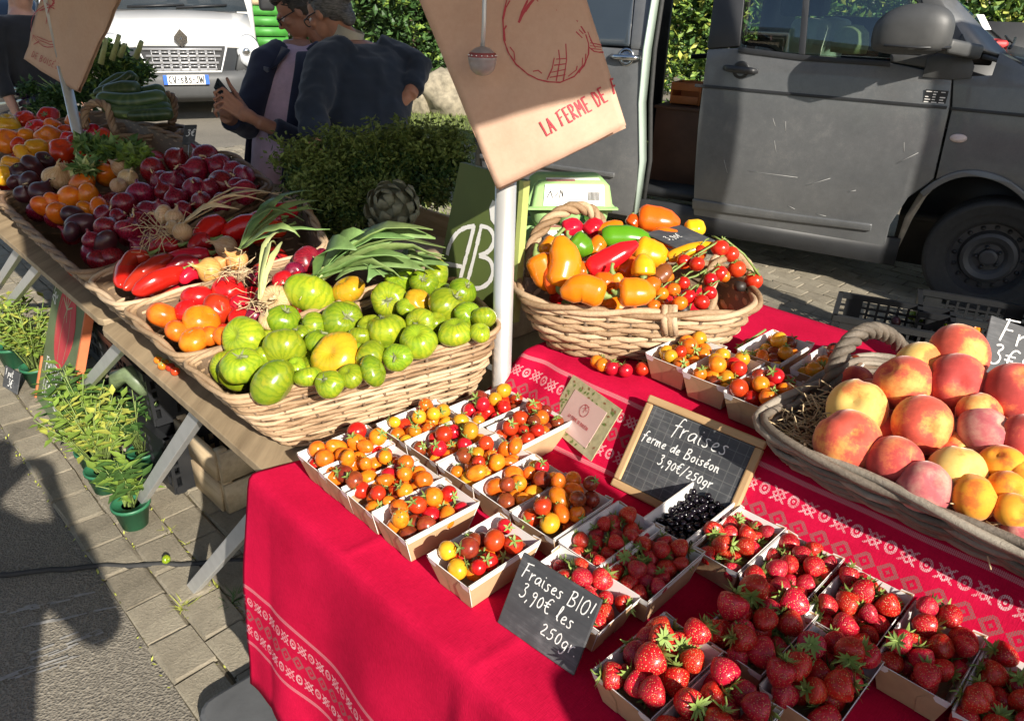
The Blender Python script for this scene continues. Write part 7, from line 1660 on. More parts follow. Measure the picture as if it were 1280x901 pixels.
# ================================================================ SIGNS
z0 = .759
slateboard('slate board in a wooden frame offering fraises, leaning on the red step', onz(813, 489, .905), onz(956, 557, .905), onz(908, 671, z0), onz(764, 612, z0),
           [('fraises', -.40, .44, .034, 0), ('ferme de Boiséon', -.82, .10, .0195, 0), ('3,90€/250gr', -.42, -.22, .0195, 0)], .03, .0021, mat='slategrid', th=.004, frame=.0145)
slateboard('unframed small slate sign reading Fraises BIO standing before the strawberries', onz(651, 689, .852), onz(749, 745, .852), onz(722, 849, z0), onz(627, 778, z0),
           [('Fraises BIO!', -.84, .44, .0215, 0), ('3,90€ les', -.74, -.06, .0225, 0), ('250gr.', .0, -.58, .0225, 0)], .03, .0017)
slateboard('slate price sign reading Fruits standing behind the peaches', ondep(1247, 398, 1.42), ondep(1352, 436, 1.40), ondep(1320, 520, 1.36), ondep(1208, 478, 1.38),
           [('Fruits', -.72, .40, .050, 0), ('3€90', -.82, -.30, .046, 0)], .03, .0034)
slateboard('small slate price tag lying on top of the peppers', ondep(808, 291, 1.66), ondep(852, 282, 1.72), ondep(892, 301, 1.66), ondep(848, 314, 1.58),
           [('3,90€', -.7, .15, .019, 0), ('le kg', -.5, -.55, .017, 0)] if 'k' in G else [('3,90€', -.75, -.1, .021, 0)], .02, .0020, th=.004)
r, _, _ = slateboard('little black price slate on a wire above the red onions', ondep(228, 157, 2.75), ondep(243, 157, 2.75), ondep(246, 180, 2.72), ondep(231, 181, 2.72), [('3€', -.5, -.2, .03, 0)], .02, .004)
b = MB(); b.tube([(0, -.03, -.004), (.006, -.12, -.004)], .0015, 5); b.obj('wire', M['alu'], r)

def planepts(pts, P0, n): return [onpl(u, v, P0, n) for u, v in pts]
# card with leafy border
cs = [onz(708, 462, .872), onz(768, 515, .872), onz(748, 573, .788), onz(691, 537, .788)]
exC = ((cs[1] - cs[0]) + (cs[2] - cs[3])).normalized(); eyC = (cs[0] - cs[3]) + (cs[1] - cs[2]); eyC = (eyC - exC * eyC.dot(exC)).normalized(); OC = sum(cs, Vector()) / 4
W_, H_ = ((cs[1] - cs[0]).length + (cs[2] - cs[3]).length) / 2, ((cs[0] - cs[3]).length + (cs[1] - cs[2]).length) / 2
lc = bpy.data.objects.new('card', None); COL.objects.link(lc); lc.matrix_world = Matrix.Translation(OC) @ basis(exC, eyC).to_4x4(); tag(lc, 'small pink card with a leafy border standing before the red step', 'card')
b = MB(); b.box((0, 0, 0), (W_, H_, .0025)); b.obj('card_sheet', plain('card_leaf_ground', c3(.42, .38, .22), .35, .3, 60, coat=.5), lc, smooth=False)
b = MB(); b.box((0, -.004, .0018), (W_ * .66, H_ * .70, .001)); b.obj('pink_panel', plain('card_pink', c3(.62, .42, .38), .4, .05, 20, coat=.4), lc, smooth=False)
b = MB()
for k in range(90):
    x, y = random.uniform(-W_ / 2, W_ / 2) * .94, random.uniform(-H_ / 2, H_ / 2) * .94
    if abs(x) < W_ * .33 and abs(y + .004) < H_ * .35: continue
    a = random.uniform(0, 6.28); d = Vector((math.cos(a), math.sin(a), 0)); L = .009; q = Vector((-d.y, d.x, 0)) * .0026; p = Vector((x, y, .0016 + random.random() * .0003))
    b.add([p - d * L / 2, p - q, p + d * L / 2, p + q], [(0, 1, 2, 3)], random.choice((0, 0, 1)))
stuff(b.obj('leaf_print', [plain('print_green', c3(.14, .20, .05), .5), plain('print_brown', c3(.26, .13, .06), .5)], lc, smooth=False))
M['redprint'] = plain('red_print', c3(.42, .035, .05), .6, .08, 30)
b = MB(); circ = [[(.012 * math.cos(a), .012 + .012 * math.sin(a)) for a in [k * PI / 10 for k in range(21)]]]
b.strokes(circ + [[(-.006, .024), (0, .018), (.007, .024)], [(0, .018), (0, .008)], [(-.006, .014), (0, .018), (.006, .013)]], .0012, (0, 0, .0024), (1, 0, 0), (0, 1, 0))
b.strokes(textlines('LA FERME DE BOISÉON', .0062, -.030, -.016, wild=.01), .0009, (0, 0, .0024), (1, 0, 0), (0, 1, 0)); b.obj('card_print', M['redprint'], lc, smooth=False)

# green board with the white AB
Pa, Pb = onz(546, 352, .93), onz(640, 402, .90); up_ = (EZ + E2 * .10).normalized(); nA = (Pb - Pa).cross(up_).normalized()
cA = planepts([(575, 203), (657, 226), (640, 402), (546, 352)], Pa, nA)
exA = (Pb - Pa).normalized(); eyA = (up_ - exA * up_.dot(exA)).normalized()
if exA.cross(eyA).dot(EYE - Pa) < 0: nA = -nA
OA = sum(cA, Vector()) / 4
ab = thing('sign', 'olive green board with white AB lettering behind the metal mast', 'sign', OA)
def LA(P): d = P - OA; return (d.dot(exA), d.dot(eyA))
b = MB(); b.prism([LA(p) for p in cA][::-1], (0, 0, 0), exA, eyA, .016); b.obj('board', plain('olive_paint', c3(.10, .135, .035), .55, .15, 6, bmp=.05), ab, smooth=False)
b = MB(); e0, e1 = onpl(656, 226, Pa, nA), onpl(643, 402, Pa, nA); b.bar(e0 - OA, e1 - OA, .012, .02, up=exA.cross(eyA)); b.obj('edge_strip', plain('pale_green_edge', c3(.40, .45, .14), .5), ab, smooth=False)
def cp(pts): return [LA(onpl(440 + x / 4, 225 + y / 4, Pa, nA)) for x, y in pts]
b = MB(); wA = 5.6 * depth(OA) / 925
for ln in ([(478, 372), (484, 340), (500, 300), (528, 262), (565, 238), (612, 230)], [(612, 230), (590, 320), (560, 430), (540, 505)], [(468, 418), (500, 424), (548, 432)],
           [(648, 230), (625, 330), (598, 440), (572, 530)], [(648, 230), (690, 240), (712, 280), (706, 330), (680, 362), (640, 378)], [(640, 378), (690, 395), (708, 440), (698, 500), (660, 535), (615, 545), (572, 530)]):
    for _ in range(2): ln = [ln[0]] + [q for a_, b2 in zip(ln, ln[1:]) for q in ((a_[0] * .75 + b2[0] * .25, a_[1] * .75 + b2[1] * .25), (a_[0] * .25 + b2[0] * .75, a_[1] * .25 + b2[1] * .75))] + [ln[-1]]
    b.strokes([cp(ln)], wA, (0, 0, 0), exA, eyA, lift=.0008)
b.obj('white_letters', M['cardwhite'], ab, smooth=False)
b = MB(); b.prism(cp([(705, 100), (735, 120), (740, 190), (720, 235), (695, 200), (688, 140)])[::-1], exA.cross(eyA) * .0012, exA, eyA, .0006); b.obj('white_leaf', M['cardwhite'], ab, smooth=False)
b = MB(); q = onz(600, 395, .75); 
slat = thing('crate', 'wooden crate behind the green tomatoes supporting the lettered board', 'crate', S(.86, .86, .757), (0, 0, STALL_ROT))
for c_, s_ in (((0, -.14, .06), (.28, .012, .12)), ((0, .14, .06), (.28, .012, .12)), ((-.14, 0, .06), (.012, .27, .12)), ((.14, 0, .06), (.012, .27, .12)), ((0, 0, .008), (.27, .27, .012))):
    m_ = MB(); m_.box(c_, s_); m_.obj('crate_board', M['cratewood'], slat, smooth=False, bev=.002)

# ---------------------------------------------------------------- paper bags hung on the masts
def papermat():
    m, t, b = newmat('kraft_paper'); n = noise(t, 5, 5, .6); n2 = noise(t, 90, 5, .7); n3 = noise(t, 11, 3, .5)
    r = ramp(t, (X(t, n.outputs[0]) * .6 + X(t, n2.outputs[0]) * .4).s, [(.3, c3(.50, .32, .225)), (.7, c3(.60, .41, .30))]); t.links.new(r.outputs[0], b.inputs['Base Color'])
    b.inputs['Roughness'].default_value = .75; b.inputs['Specular IOR Level'].default_value = .25
    bump(t, b, (X(t, n3.outputs[0]) * .8 + X(t, n2.outputs[0]) * .1).s, .35, .01); return m
M['paper'] = papermat()
def paperbag(label, P0, n, TL, TR, BR, BL, prints, wd, amp=.0055, deep=.03):
    n = Vector(n).normalized(); 
    a, b_, c, d = planepts([TL, TR, BR, BL], P0, n)
    if n.dot(EYE - a) < 0: n = -n
    O = d.copy(); root = thing('paper_bag', label, 'paper bag', O); NU, NV = 22, 30
    def disp(p): q = p * 1.0; return amp * (mnoise.noise(q * 9) * 1.0 + .55 * mnoise.noise(q * 23 + Vector((4, 1, 2))))
    def sheet(off, low, k):
        V = []; F = []
        for j in range(NV + 1):
            for i in range(NU + 1):
                f, g_ = i / NU, j / NV; p = (d * (1 - f) + c * f) * (1 - g_) + (a * (1 - f) + b_ * f) * g_
                p = p + (d - a).normalized() * low * (1 - g_); bul = math.sin(f * PI) * .010 * k
                V.append(p + n * (disp(p) + off + bul) - O)
        F = [(j * (NU + 1) + i, j * (NU + 1) + i + 1, (j + 1) * (NU + 1) + i + 1, (j + 1) * (NU + 1) + i) for j in range(NV) for i in range(NU)]
        m_ = MB(); m_.add(V, F); return m_
    fp = sheet(0, 0, 1).obj('front_panel', M['paper'], root, sol=.0006); bp = sheet(-deep, .010, -.6).obj('back_panel', M['paper'], root, sol=.0006)
    for q0, q1 in ((a, d), (b_, c)):
        V = []; nn = 14
        for j in range(nn + 1):
            p = q1.lerp(q0, j / nn); inn_ = (c - d).normalized() * (.012 if q0 is a else -.012)
            V += [p + n * disp(p) - O, p - n * deep * .5 + inn_ * (1 + .3 * math.sin(j)) - O, p - n * deep + n * disp(p) - O]
        m_ = MB(); m_.add(V, [(3 * j + i, 3 * j + i + 1, 3 * j + i + 4, 3 * j + i + 3) for j in range(nn) for i in range(2)]); m_.obj('gusset', M['paper'], root, sol=.0006)
    ex = (c - d).normalized(); ey = (a - d); ey = (ey - ex * ey.dot(ex)).normalized()
    m_ = MB()
    for ln, k in prints:
        P = [onpl(u, v, P0, n) - O for u, v in ln]; dense = []
        for p, q in zip(P, P[1:]):
            st = max(1, int((q - p).length / .006)); dense += [p.lerp(q, i / st) for i in range(st)]
        dense.append(P[-1]); m_.strokes([[(p.dot(ex), p.dot(ey)) for p in dense]], wd * k, (0, 0, 0), ex, ey, lift=.0)
    # lay the print on the creased sheet
    def frac(p): 
        return max(0, min(1, p.dot(ex) / (c - d).length))
    m_.V = [tuple(Vector(v) + n * (disp(Vector(v) + O) + math.sin(frac(Vector(v)) * PI) * .010 + .0014)) for v in m_.V]
    stuff(m_.obj('red_print', M['redprint'], fp, smooth=False))
    return root
def k4(pts, ox=520, oy=0, s_=4.0): return [(ox + x / s_, oy + y / s_) for x, y in pts]
def pxtext(txt, x, y, dx, dy, size, xs=1.0):
    L = math.hypot(dx, dy); dx /= L; dy /= L; out = []
    for ln in textlines(txt, size, 0, 0, wild=.05, gap=.16): out.append([(x + px * xs * dx + py * dy, y + px * xs * dy - py * dx) for px, py in ln])
    return out
pr_ = [(k4([(470, -60), (452, 10), (435, 90), (440, 200), (462, 262), (500, 320), (560, 370), (610, 395), (660, 407), (720, 410), (790, 382), (840, 330), (862, 270), (862, 220), (845, 165), (810, 110), (792, 88), (770, 20), (750, -60)]), 1),
       (k4([(610, -30), (580, 10), (545, 55), (514, 112), (530, 60), (555, 10), (570, -30)]), 1.6), (k4([(600, -20), (562, 30), (530, 78)]), 2.2), (k4([(640, 30), (610, 8), (590, -15)]), .8),
       (k4([(690, 290), (680, 340), (655, 395)]), .9), (k4([(712, 250), (718, 300), (700, 402)]), .9), (k4([(748, 220), (752, 300), (735, 405)]), .9), (k4([(668, 385), (745, 372)]), .8), (k4([(676, 360), (748, 345)]), .8), (k4([(690, 325), (750, 318)]), .8), (k4([(700, 295), (752, 292)]), .8),
       (k4([(438, 95), (450, 40), (470, 5)]), .9), (k4([(446, 205), (440, 150), (452, 130)]), 1.4), (k4([(470, 235), (490, 260), (495, 300)]), .8), (k4([(585, 355), (610, 350), (628, 365)]), .8),
       (k4([(760, 380), (800, 350), (805, 330)]), .8), (k4([(795, 375), (830, 330), (832, 290)]), .8), (k4([(815, 365), (845, 310), (848, 270)]), .8), (k4([(800, 160), (830, 190)]), .8), (k4([(815, 150), (835, 170)]), .8)]
for k in range(8): pr_.append((k4([(702 + k * 11, -20), (704 + k * 11, 62 + 4 * k)]), 1.0))
for k in range(4): pr_.append((k4([(700, 5 + k * 18), (775, 8 + k * 22)]), .9))
pr_ += [(k4([(862, 235), (890, 258), (915, 262), (936, 262)]), .9)] + [(k4([(858 + 6 * k, 160 + 20 * k), (880 + 8 * k, 215 + 12 * k)]), .7) for k in range(3)] + [(k4([(870, 215 + 14 * k), (925, 225 + 12 * k)]), .6) for k in range(3)]
for ln in pxtext('LA FERME DE', 683, 168.5, 325, -178, 19.0, .72): pr_.append((ln, 1.35))
pr_.append((k4([(972, 398), (992, 470)]), 1.4)); pr_.append((k4([(972, 398), (985, 395)]), 1.4)); pr_.append((k4([(982, 435), (994, 428)]), 1.4))
BAGY = PB.y - .075
bag1 = paperbag('large kraft paper bag with red tomato print hanging before the main mast', (0, BAGY, 1.4), (0, -1, .0), (488, -88), (704, -92), (783, 157), (621, 236), pr_, .0021)
P0 = ondep(85, 60, 2.90); c0 = (68, 33)
pr2 = [([(68 + 26 * math.cos(a), 33 + 26 * math.sin(a) * (1 + .06 * math.cos(3 * a))) for a in [k * PI / 14 for k in range(29)]], 1), ([(66, -6), (72, 4), (64, 12), (60, 30)], 1.3), ([(58, -10), (66, 8), (80, 18)], 1.3), ([(76, -6), (68, 8), (52, 14)], 1.3), ([(70, 10), (80, 22), (84, 32)], .9), ([(62, 6), (54, 0), (58, -8)], 1.3),
       ([(52, 50), (66, 56), (80, 56)], .9), ([(50, 46), (64, 52), (82, 52)], .9), ([(42, 52), (46, 44), (52, 52), (44, 56)], .9), ([(64, -8), (70, 2), (78, -4), (76, 4)], 1.6)]
for ln in pxtext('DE BOISÉON', 40, 71, 62, 27, 7.5): pr2.append((ln, .8))
bag2 = paperbag('smaller kraft paper bag with red print hanging at the far left', P0, (P0.x * .4, -1, 0), (62, -48), (150, -8), (97, 115), (30, 74), pr2, .0030, amp=.006, deep=.012)
# grey ball on a rod hanging in front of the big bag
def oy(u, v): return onpl(u, v, (0, BAGY - .07, 1.4), (0, -1, 0))
pc_ = oy(603, 77); rb_ = 17.5 * depth(pc_) / 925
hb = thing('hanging_ball', 'small grey ball on a thin rod hanging before the big paper bag', 'ornament', pc_)
b = MB(); b.lathe([(.001, -rb_), (rb_ * .5, -rb_ * .88), (rb_ * .85, -rb_ * .55), (rb_, -rb_ * .1), (rb_ * .99, rb_ * .02), (rb_ * 1.03, rb_ * .05), (rb_ * 1.03, rb_ * .3), (rb_ * .86, rb_ * .62), (rb_ * .5, rb_ * .9), (.001, rb_)], 26); b.obj('ball', plain('grey_ceramic', c3(.30, .27, .27), .3, .2, 40), hb)
b = MB(); b.lathe([(rb_ * 1.0, rb_ * .26), (rb_ * 1.045, rb_ * .30), (rb_ * .93, rb_ * .58), (rb_ * .90, rb_ * .60)], 26); b.obj('red_reflection_band', plain('ball_red_reflection', c3(.25, .06, .06), .35), hb)  # reflected red tint, painted as a band round the ball
b = MB()
for k in range(16):
    a = k * PI / 8; c = Vector((math.cos(a) * rb_ * 1.0, math.sin(a) * rb_ * 1.0, rb_ * .42)); b.lathe([(0, -.0016), (.0016, 0), (0, .0016)], 6, c=c)
b.obj('studs', M['chrome'], hb)
b = MB(); b.tube([(0, 0, rb_ * .9), oy(605, 30) - pc_, oy(607, -90) - pc_], .0035, 8); b.obj('rod', M['alu'], hb)
wq = oy(607, -90)
b = MB(); b.tube([(wq), Vector((PB.x, PB.y - .02, wq.z + .05))], .0025, 6); tag(b.obj('hook', M['alu']), 'metal hook above the picture holding the hanging ball', 'hook')
b = MB(); b.tube([Vector((PB.x + .09, PB.y - .09, 1.66)), Vector((PB.x, PB.y - .026, 1.72)), Vector((PB.x - .14, PB.y - .09, 1.66))], .003, 6); tag(b.obj('wire', M['alu']), 'wire above the picture holding the large paper bag', 'wire')

# ================================================================ PEOPLE
def evalmesh(o):
    dg = bpy.context.evaluated_depsgraph_get(); e = o.evaluated_get(dg); me = bpy.data.meshes.new_from_object(e); return me
def fuse(mb, name, mat, parent=None, vox=.008, smooth=4, noise_amp=0, noise_s=20, loc=None):
    """one continuous skin over overlapping volumes"""
    me = mb.mesh(name, mat); o = bpy.data.objects.new('body_tmp', me); COL.objects.link(o)
    r = o.modifiers.new('r', 'REMESH'); r.mode = 'VOXEL'; r.voxel_size = vox
    s_ = o.modifiers.new('s', 'SMOOTH'); s_.factor = .5; s_.iterations = smooth
    me2 = evalmesh(o); bpy.data.objects.remove(o); me2.name = name
    if not me2.materials: me2.materials.append(mat)
    else: me2.materials[0] = mat
    if noise_amp:
        for v in me2.vertices: v.co += v.normal * noise_amp * mnoise.noise(v.co * noise_s)
    me2.polygons.foreach_set('use_smooth', [True] * len(me2.polygons))
    return put(name, me2, parent, loc)
def ell(mb, c, rad, rot=None, n=14):
    c = Vector(c); V = []; F = []; k = n // 2 + 2
    for i in range(k + 1):
        a = PI * i / k
        for j in range(n):
            p = 2 * PI * j / n; v = Vector((max(.02, math.sin(a)) * math.cos(p) * rad[0], max(.02, math.sin(a)) * math.sin(p) * rad[1], -math.cos(a) * rad[2]))
            if rot is not None: v = rot @ v
            V.append(c + v)
    for i in range(k):
        for j in range(n): F.append((i * n + j, i * n + (j + 1) % n, (i + 1) * n + (j + 1) % n, (i + 1) * n + j))
    F.append(tuple(reversed(range(n)))); F.append(tuple(k * n + j for j in range(n)))
    return mb.add(V, F)
def rings(mb, L, r, f, n=20):
    V = []
    for c, rx, ry in L:
        for j in range(n):
            a = 2 * PI * j / n; V.append(Vector(c) + r * math.cos(a) * rx + f * math.sin(a) * ry)
    F = [(i * n + j, i * n + (j + 1) % n, (i + 1) * n + (j + 1) % n, (i + 1) * n + j) for i in range(len(L) - 1) for j in range(n)]
    F += [tuple(reversed(range(n))), tuple((len(L) - 1) * n + j for j in range(n))]
    return mb.add(V, F)
def headvol(mb, c, face, up=None):
    """skull, jaw, nose, brow, lips, ears; face is where the nose points"""
    f = Vector(face).normalized(); x = f.cross(up or EZ).normalized(); u = x.cross(f); m = Matrix((x, f, u)).transposed(); P = lambda a, b_, d: Vector(c) + m @ Vector((a, b_, d))
    ell(mb, P(0, -.012, .025), (.074, .094, .092), m); ell(mb, P(0, .032, -.045), (.056, .060, .075), m); ell(mb, P(0, .060, -.092), (.026, .024, .022), m)
    ell(mb, P(0, .082, .018), (.050, .016, .012), m); ell(mb, P(0, .088, .0), (.012, .018, .026), m); ell(mb, P(0, .101, -.024), (.017, .017, .013), m)
    ell(mb, P(0, .084, -.052), (.024, .010, .006), m); ell(mb, P(0, .082, -.062), (.021, .010, .006), m)
    for s_ in (-1, 1):
        ell(mb, P(s_ * .076, -.008, -.008), (.010, .020, .031), m); ell(mb, P(s_ * .040, .062, -.022), (.024, .020, .020), m)
    mb.tube([P(0, -.02, -.03), P(0, -.03, -.10), P(0, -.045, -.17)], [.052, .052, .060], 14)
    return P, m
def hand(mb, W, K, tips, thumb, r=.0088):
    """palm from the wrist W to the four knuckles K, fingers through given joints, thumb from the palm's side"""
    c = sum(K, Vector()) / 4; mb.tube([W, W.lerp(c, .5), c], [.024, .030, .026], 10)
    for k in K: mb.tube([W.lerp(c, .25), k], [.014, .0125], 8)
    for k, js in zip(K, tips): mb.tube([k] + js, [r * 1.15] + [r] * (len(js) - 1) + [r * .8], 8)
    mb.tube(thumb, [.014, .0115, .0095, .008], 8)
M['skin'] = plain('skin_tan', c3(.42, .20, .13), .5, .10, 30); M['skin2'] = plain('skin_fair', c3(.50, .27, .19), .5, .10, 30)
for k_ in ('skin', 'skin2'): M[k_].node_tree.nodes['Principled BSDF'].inputs['Subsurface Weight'].default_value = .1; M[k_].node_tree.nodes['Principled BSDF'].inputs['Subsurface Scale'].default_value = .01
def clothm(name, c): 
    m, t, b = newmat(name); n = noise(t, 9, 5, .6); n2 = noise(t, 400, 3, .6); r = ramp(t, (X(t, n.outputs[0]) * .7 + X(t, n2.outputs[0]) * .3).s, [(.3, sc_(c, .7)), (.7, sc_(c, 1.35))]); t.links.new(r.outputs[0], b.inputs['Base Color']); b.inputs['Roughness'].default_value = .9; b.inputs['Sheen Weight'].default_value = .25; bump(t, b, n2.outputs[0], .3, .002); return m
M['navy'] = clothm('navy_knit', c3(.012, .021, .042)); M['navyj'] = clothm('navy_jacket', c3(.014, .018, .045)); M['pink'] = clothm('pink_tee', c3(.62, .42, .50)); M['jeans'] = clothm('dark_trousers', c3(.03, .035, .055)); M['black'] = clothm('black_shirt', c3(.015, .015, .018)); M['greycloth'] = clothm('grey_shirt', c3(.16, .16, .17))
def hairmat(name, a, b2):
    m, t, b = newmat(name); tc = N_(t, 'ShaderNodeTexCoord'); mp = N_(t, 'ShaderNodeMapping'); mp.inputs['Scale'].default_value = (25, 25, 160); t.links.new(tc.outputs['Object'], mp.inputs[0]); n = noise(t, 2, 4, .6, vec=mp.outputs[0]); r = ramp(t, n.outputs[0], [(.35, a), (.65, b2)]); t.links.new(r.outputs[0], b.inputs['Base Color']); b.inputs['Roughness'].default_value = .45; bump(t, b, n.outputs[0], .8, .004); return m
M['hairgrey'] = hairmat('grey_hair', c3(.035, .034, .036), c3(.17, .165, .165)); M['hairdark'] = hairmat('dark_hair', c3(.02, .016, .013), c3(.07, .055, .045))
def glasses(P, par, O, s=1.0):
    b = MB()
    for sg_ in (-1, 1):
        L = [P(sg_ * .032 + .024 * math.cos(a), .100 - .004 * abs(math.cos(a)), -.002 + .017 * math.sin(a)) - O for a in [k * PI / 8 for k in range(16)]]; b.tube(L, .003, 6, closed=True)
        b.tube([P(sg_ * .056, .094, .004) - O, P(sg_ * .078, .05, .006) - O, P(sg_ * .080, -.005, .004) - O], .0028, 6)
    b.tube([P(-.009, .103, .002) - O, P(.009, .103, .002) - O], .003, 6); b.obj('glasses', M['vandark'], par)
def hair(P, m, par, O, mat, bun=False, long_=0):
    b = MB(); ell(b, P(0, -.030, .042) - O, (.080, .092, .088), m, 18); ell(b, P(0, -.06, .0) - O, (.074, .062, .075), m, 16); ell(b, P(0, .045, .088) - O, (.058, .040, .034), m)
    for s_ in (-1, 1): ell(b, P(s_ * .066, -.03, .02) - O, (.02, .05, .055), m)
    if bun:
        ell(b, P(0, -.135, .035) - O, (.044, .040, .046), m); ell(b, P(0, -.10, .03) - O, (.035, .04, .035), m)
        ell(b, P(0, -.09, -.05) - O, (.05, .03, .05), m)
    b2 = MB()
    for _ in range(170):
        a = Vector((random.uniform(-1, 1), random.uniform(-.1, .75), random.uniform(.05, 1))).normalized(); e = Vector((random.gauss(0, .25), -1, random.gauss(.0 if bun else -.4, .25))).normalized(); L = []
        for k in range(6):
            q = a.lerp(e, k / 5).normalized(); L.append(P(q.x * .083, -.03 + q.y * .096, .042 + q.z * .091) - O + m @ Vector((random.gauss(0, .0015), 0, random.gauss(0, .0015))))
        b2.tube(L, [.0009, .0014, .0014, .0014, .0012, .0006], 4)
    ho = fuse(b, 'hair', M[mat], par, .006, 2, .004, 60); stuff(b2.obj('hair_strands', M[mat], ho)); return ho
def eyes(P, par, O):
    for s_ in (-1, 1):
        b = MB(); ell(b, P(s_ * .031, .072, -.001) - O, (.0115, .0115, .0115)); b.obj('eye', M['cardwhite'], par)
D_ = ondep
# --- person in navy with grey bun
f = Vector((-.62, .78, 0)).normalized(); r = f.cross(EZ)
tor = [(D_(452, 262, 3.36), .185, .15), (D_(452, 200, 3.35), .20, .145), (D_(453, 150, 3.34), .215, .14), (D_(456, 108, 3.34), .225, .13), (D_(457, 78, 3.34), .205, .115), (D_(450, 60, 3.34), .14, .09), (D_(440, 50, 3.34), .075, .072)]
hips = tor[0][0]; O = Vector((hips.x, hips.y, 0)); pw = None
b = MB(); rings(b, [(c - O, a * .9, e * .9) for c, a, e in tor], r, f)
P, hm = headvol(b, D_(409, 16, 3.33) - O, (-.80, .32, -.42))
LAs = [D_(404, 82, 3.20), D_(390, 140, 3.12), D_(394, 186, 3.05)]; RAs = [D_(497, 74, 3.44), D_(524, 84, 3.42), D_(512, 120, 3.34)]
b.tube([q - O for q in LAs], [.06, .048, .034], 12); b.tube([q - O for q in RAs], [.055, .045, .034], 12)
W0 = D_(394, 186, 3.05) - O; hd_ = Vector((.03, -.05, -.07)).normalized(); K = [W0 + hd_ * .09 + r * x for x in (-.03, -.01, .01, .03)]
hand(b, W0, K, [[k + hd_ * .035, k + hd_ * .06 - f * -.01] for k in K], [W0 + hd_ * .02, W0 + hd_ * .045 - r * .03, W0 + hd_ * .07 - r * .04, W0 + hd_ * .09 - r * .04])
W0 = RAs[2] - O; hd_ = Vector((-.7, -.1, -.5)).normalized(); K = [W0 + hd_ * .085 + EZ * x for x in (-.03, -.01, .01, .03)]
hand(b, W0, K, [[k + hd_ * .03, k + hd_ * .055] for k in K], [W0 + hd_ * .02, W0 + hd_ * .04 + EZ * .035, W0 + hd_ * .06 + EZ * .04, W0 + hd_ * .08 + EZ * .04])
for sg_ in (-1, 1): b.tube([hips - O + r * sg_ * .09 + EZ * .02, Vector((0, 0, .48)) + r * sg_ * .1, Vector((0, 0, .06)) + r * sg_ * .1], [.10, .07, .045], 12); ell(b, Vector((0, 0, .04)) + r * sg_ * .1 + f * .05, (.05, .05, .04)); b.tube([Vector((0, 0, .045)) + r * sg_ * .1 - f * .03, Vector((0, 0, .04)) + r * sg_ * .1 + f * .15], [.045, .035], 10)
pa = fuse(b, 'person', M['skin'], None, .0065, 3, loc=O); tag(pa, 'person in navy jumper with grey hair bun and glasses, turned away', 'person')
b = MB(); rings(b, [(c - O, a * 1.06, e * 1.08) for c, a, e in tor[:6]] + [(tor[6][0] - O - EZ * .012, .085, .082)], r, f)
b.tube([D_(430, 66, 3.28) - O] + [q - O for q in LAs[:1]] + [LAs[0].lerp(LAs[1], .5) - O, LAs[1] - O, LAs[1].lerp(LAs[2], .85) - O], [.085, .086, .080, .072, .055], 14); b.tube([D_(470, 64, 3.4) - O, RAs[0] - O, RAs[1] - O, RAs[1].lerp(RAs[2], .8) - O], [.08, .075, .068, .052], 14)
jm = fuse(b, 'jumper', M['navy'], pa, .009, 5)
for v in jm.data.vertices:
    q = v.co; v.co += v.normal * (.012 * mnoise.noise(Vector((q.x * 15, q.y * 15, q.z * 5))) + .007 * mnoise.noise(Vector((q.x * 9, q.y * 9, q.z * 26))) + .004 * mnoise.noise(q * 30))
b = MB(); b.lathe([(.070, -.03), (.066, .0), (.063, .035), (.058, .035), (.060, 0)], 20, c=D_(436, 46, 3.34) - O, mat=Matrix.Rotation(.35, 4, 'Y')); b.obj('collar', clothm('beige_collar', c3(.42, .38, .30)), pa)
b = MB()
for sg_ in (-1, 1): b.tube([hips - O + r * sg_ * .085 + EZ * .06, Vector((0, 0, .48)) + r * sg_ * .1, Vector((0, 0, .09)) + r * sg_ * .1], [.12, .09, .075], 14)
fuse(b, 'trousers', M['jeans'], pa, .012, 3)
hair(P, hm, pa, Vector(), 'hairgrey', True); glasses(P, pa, Vector()); eyes(P, pa, Vector())
# --- person in navy jacket and pink tee, holding a phone
f = Vector((-.80, -.60, 0)).normalized(); r = f.cross(EZ)
tor = [(D_(350, 300, 3.56), .19, .14), (D_(350, 230, 3.56), .19, .14), (D_(354, 165, 3.58), .19, .135), (D_(360, 110, 3.60), .195, .13), (D_(366, 76, 3.62), .18, .115), (D_(369, 60, 3.63), .12, .09), (D_(371, 50, 3.64), .07, .07)]
hips = tor[0][0]; O = Vector((hips.x, hips.y, 0))
b = MB(); rings(b, [(c - O, a * .88, e * .88) for c, a, e in tor], r, f)
P, hm = headvol(b, D_(370, 14, 3.62) - O, (-.82, -.22, -.50))
SR, ER, WR = D_(334, 78, 3.54), D_(306, 158, 3.46), D_(282, 146, 3.26); SL, EL, WL = D_(404, 82, 3.62), D_(388, 182, 3.40), D_(322, 152, 3.22)
b.tube([q - O for q in (SR, ER, WR)], [.058, .045, .030], 12); b.tube([q - O for q in (SL, EL, WL)], [.058, .045, .030], 12)
pp = lambda u, v, d: D_(u, v, d) - O
hand(b, WL - O, [pp(298, 128, 3.17), pp(299, 135, 3.17), pp(300, 142, 3.175), pp(302, 149, 3.18)], [[pp(278, 110 + 8 * k, 3.135), pp(268, 116 + 8 * k, 3.14), pp(272, 123 + 8 * k, 3.17)] for k in range(4)], [pp(308, 138, 3.2), pp(296, 120, 3.2), pp(287, 106, 3.2), pp(283, 97, 3.2)])
hand(b, WR - O, [pp(278, 128, 3.25), pp(281, 134, 3.25), pp(284, 140, 3.25), pp(287, 146, 3.25)], [[pp(285, 118 + 7 * k, 3.235), pp(294, 116 + 7 * k, 3.22), pp(300, 120 + 7 * k, 3.225)] for k in range(4)], [pp(276, 138, 3.25), pp(272, 124, 3.24), pp(274, 113, 3.23), pp(278, 106, 3.22)])
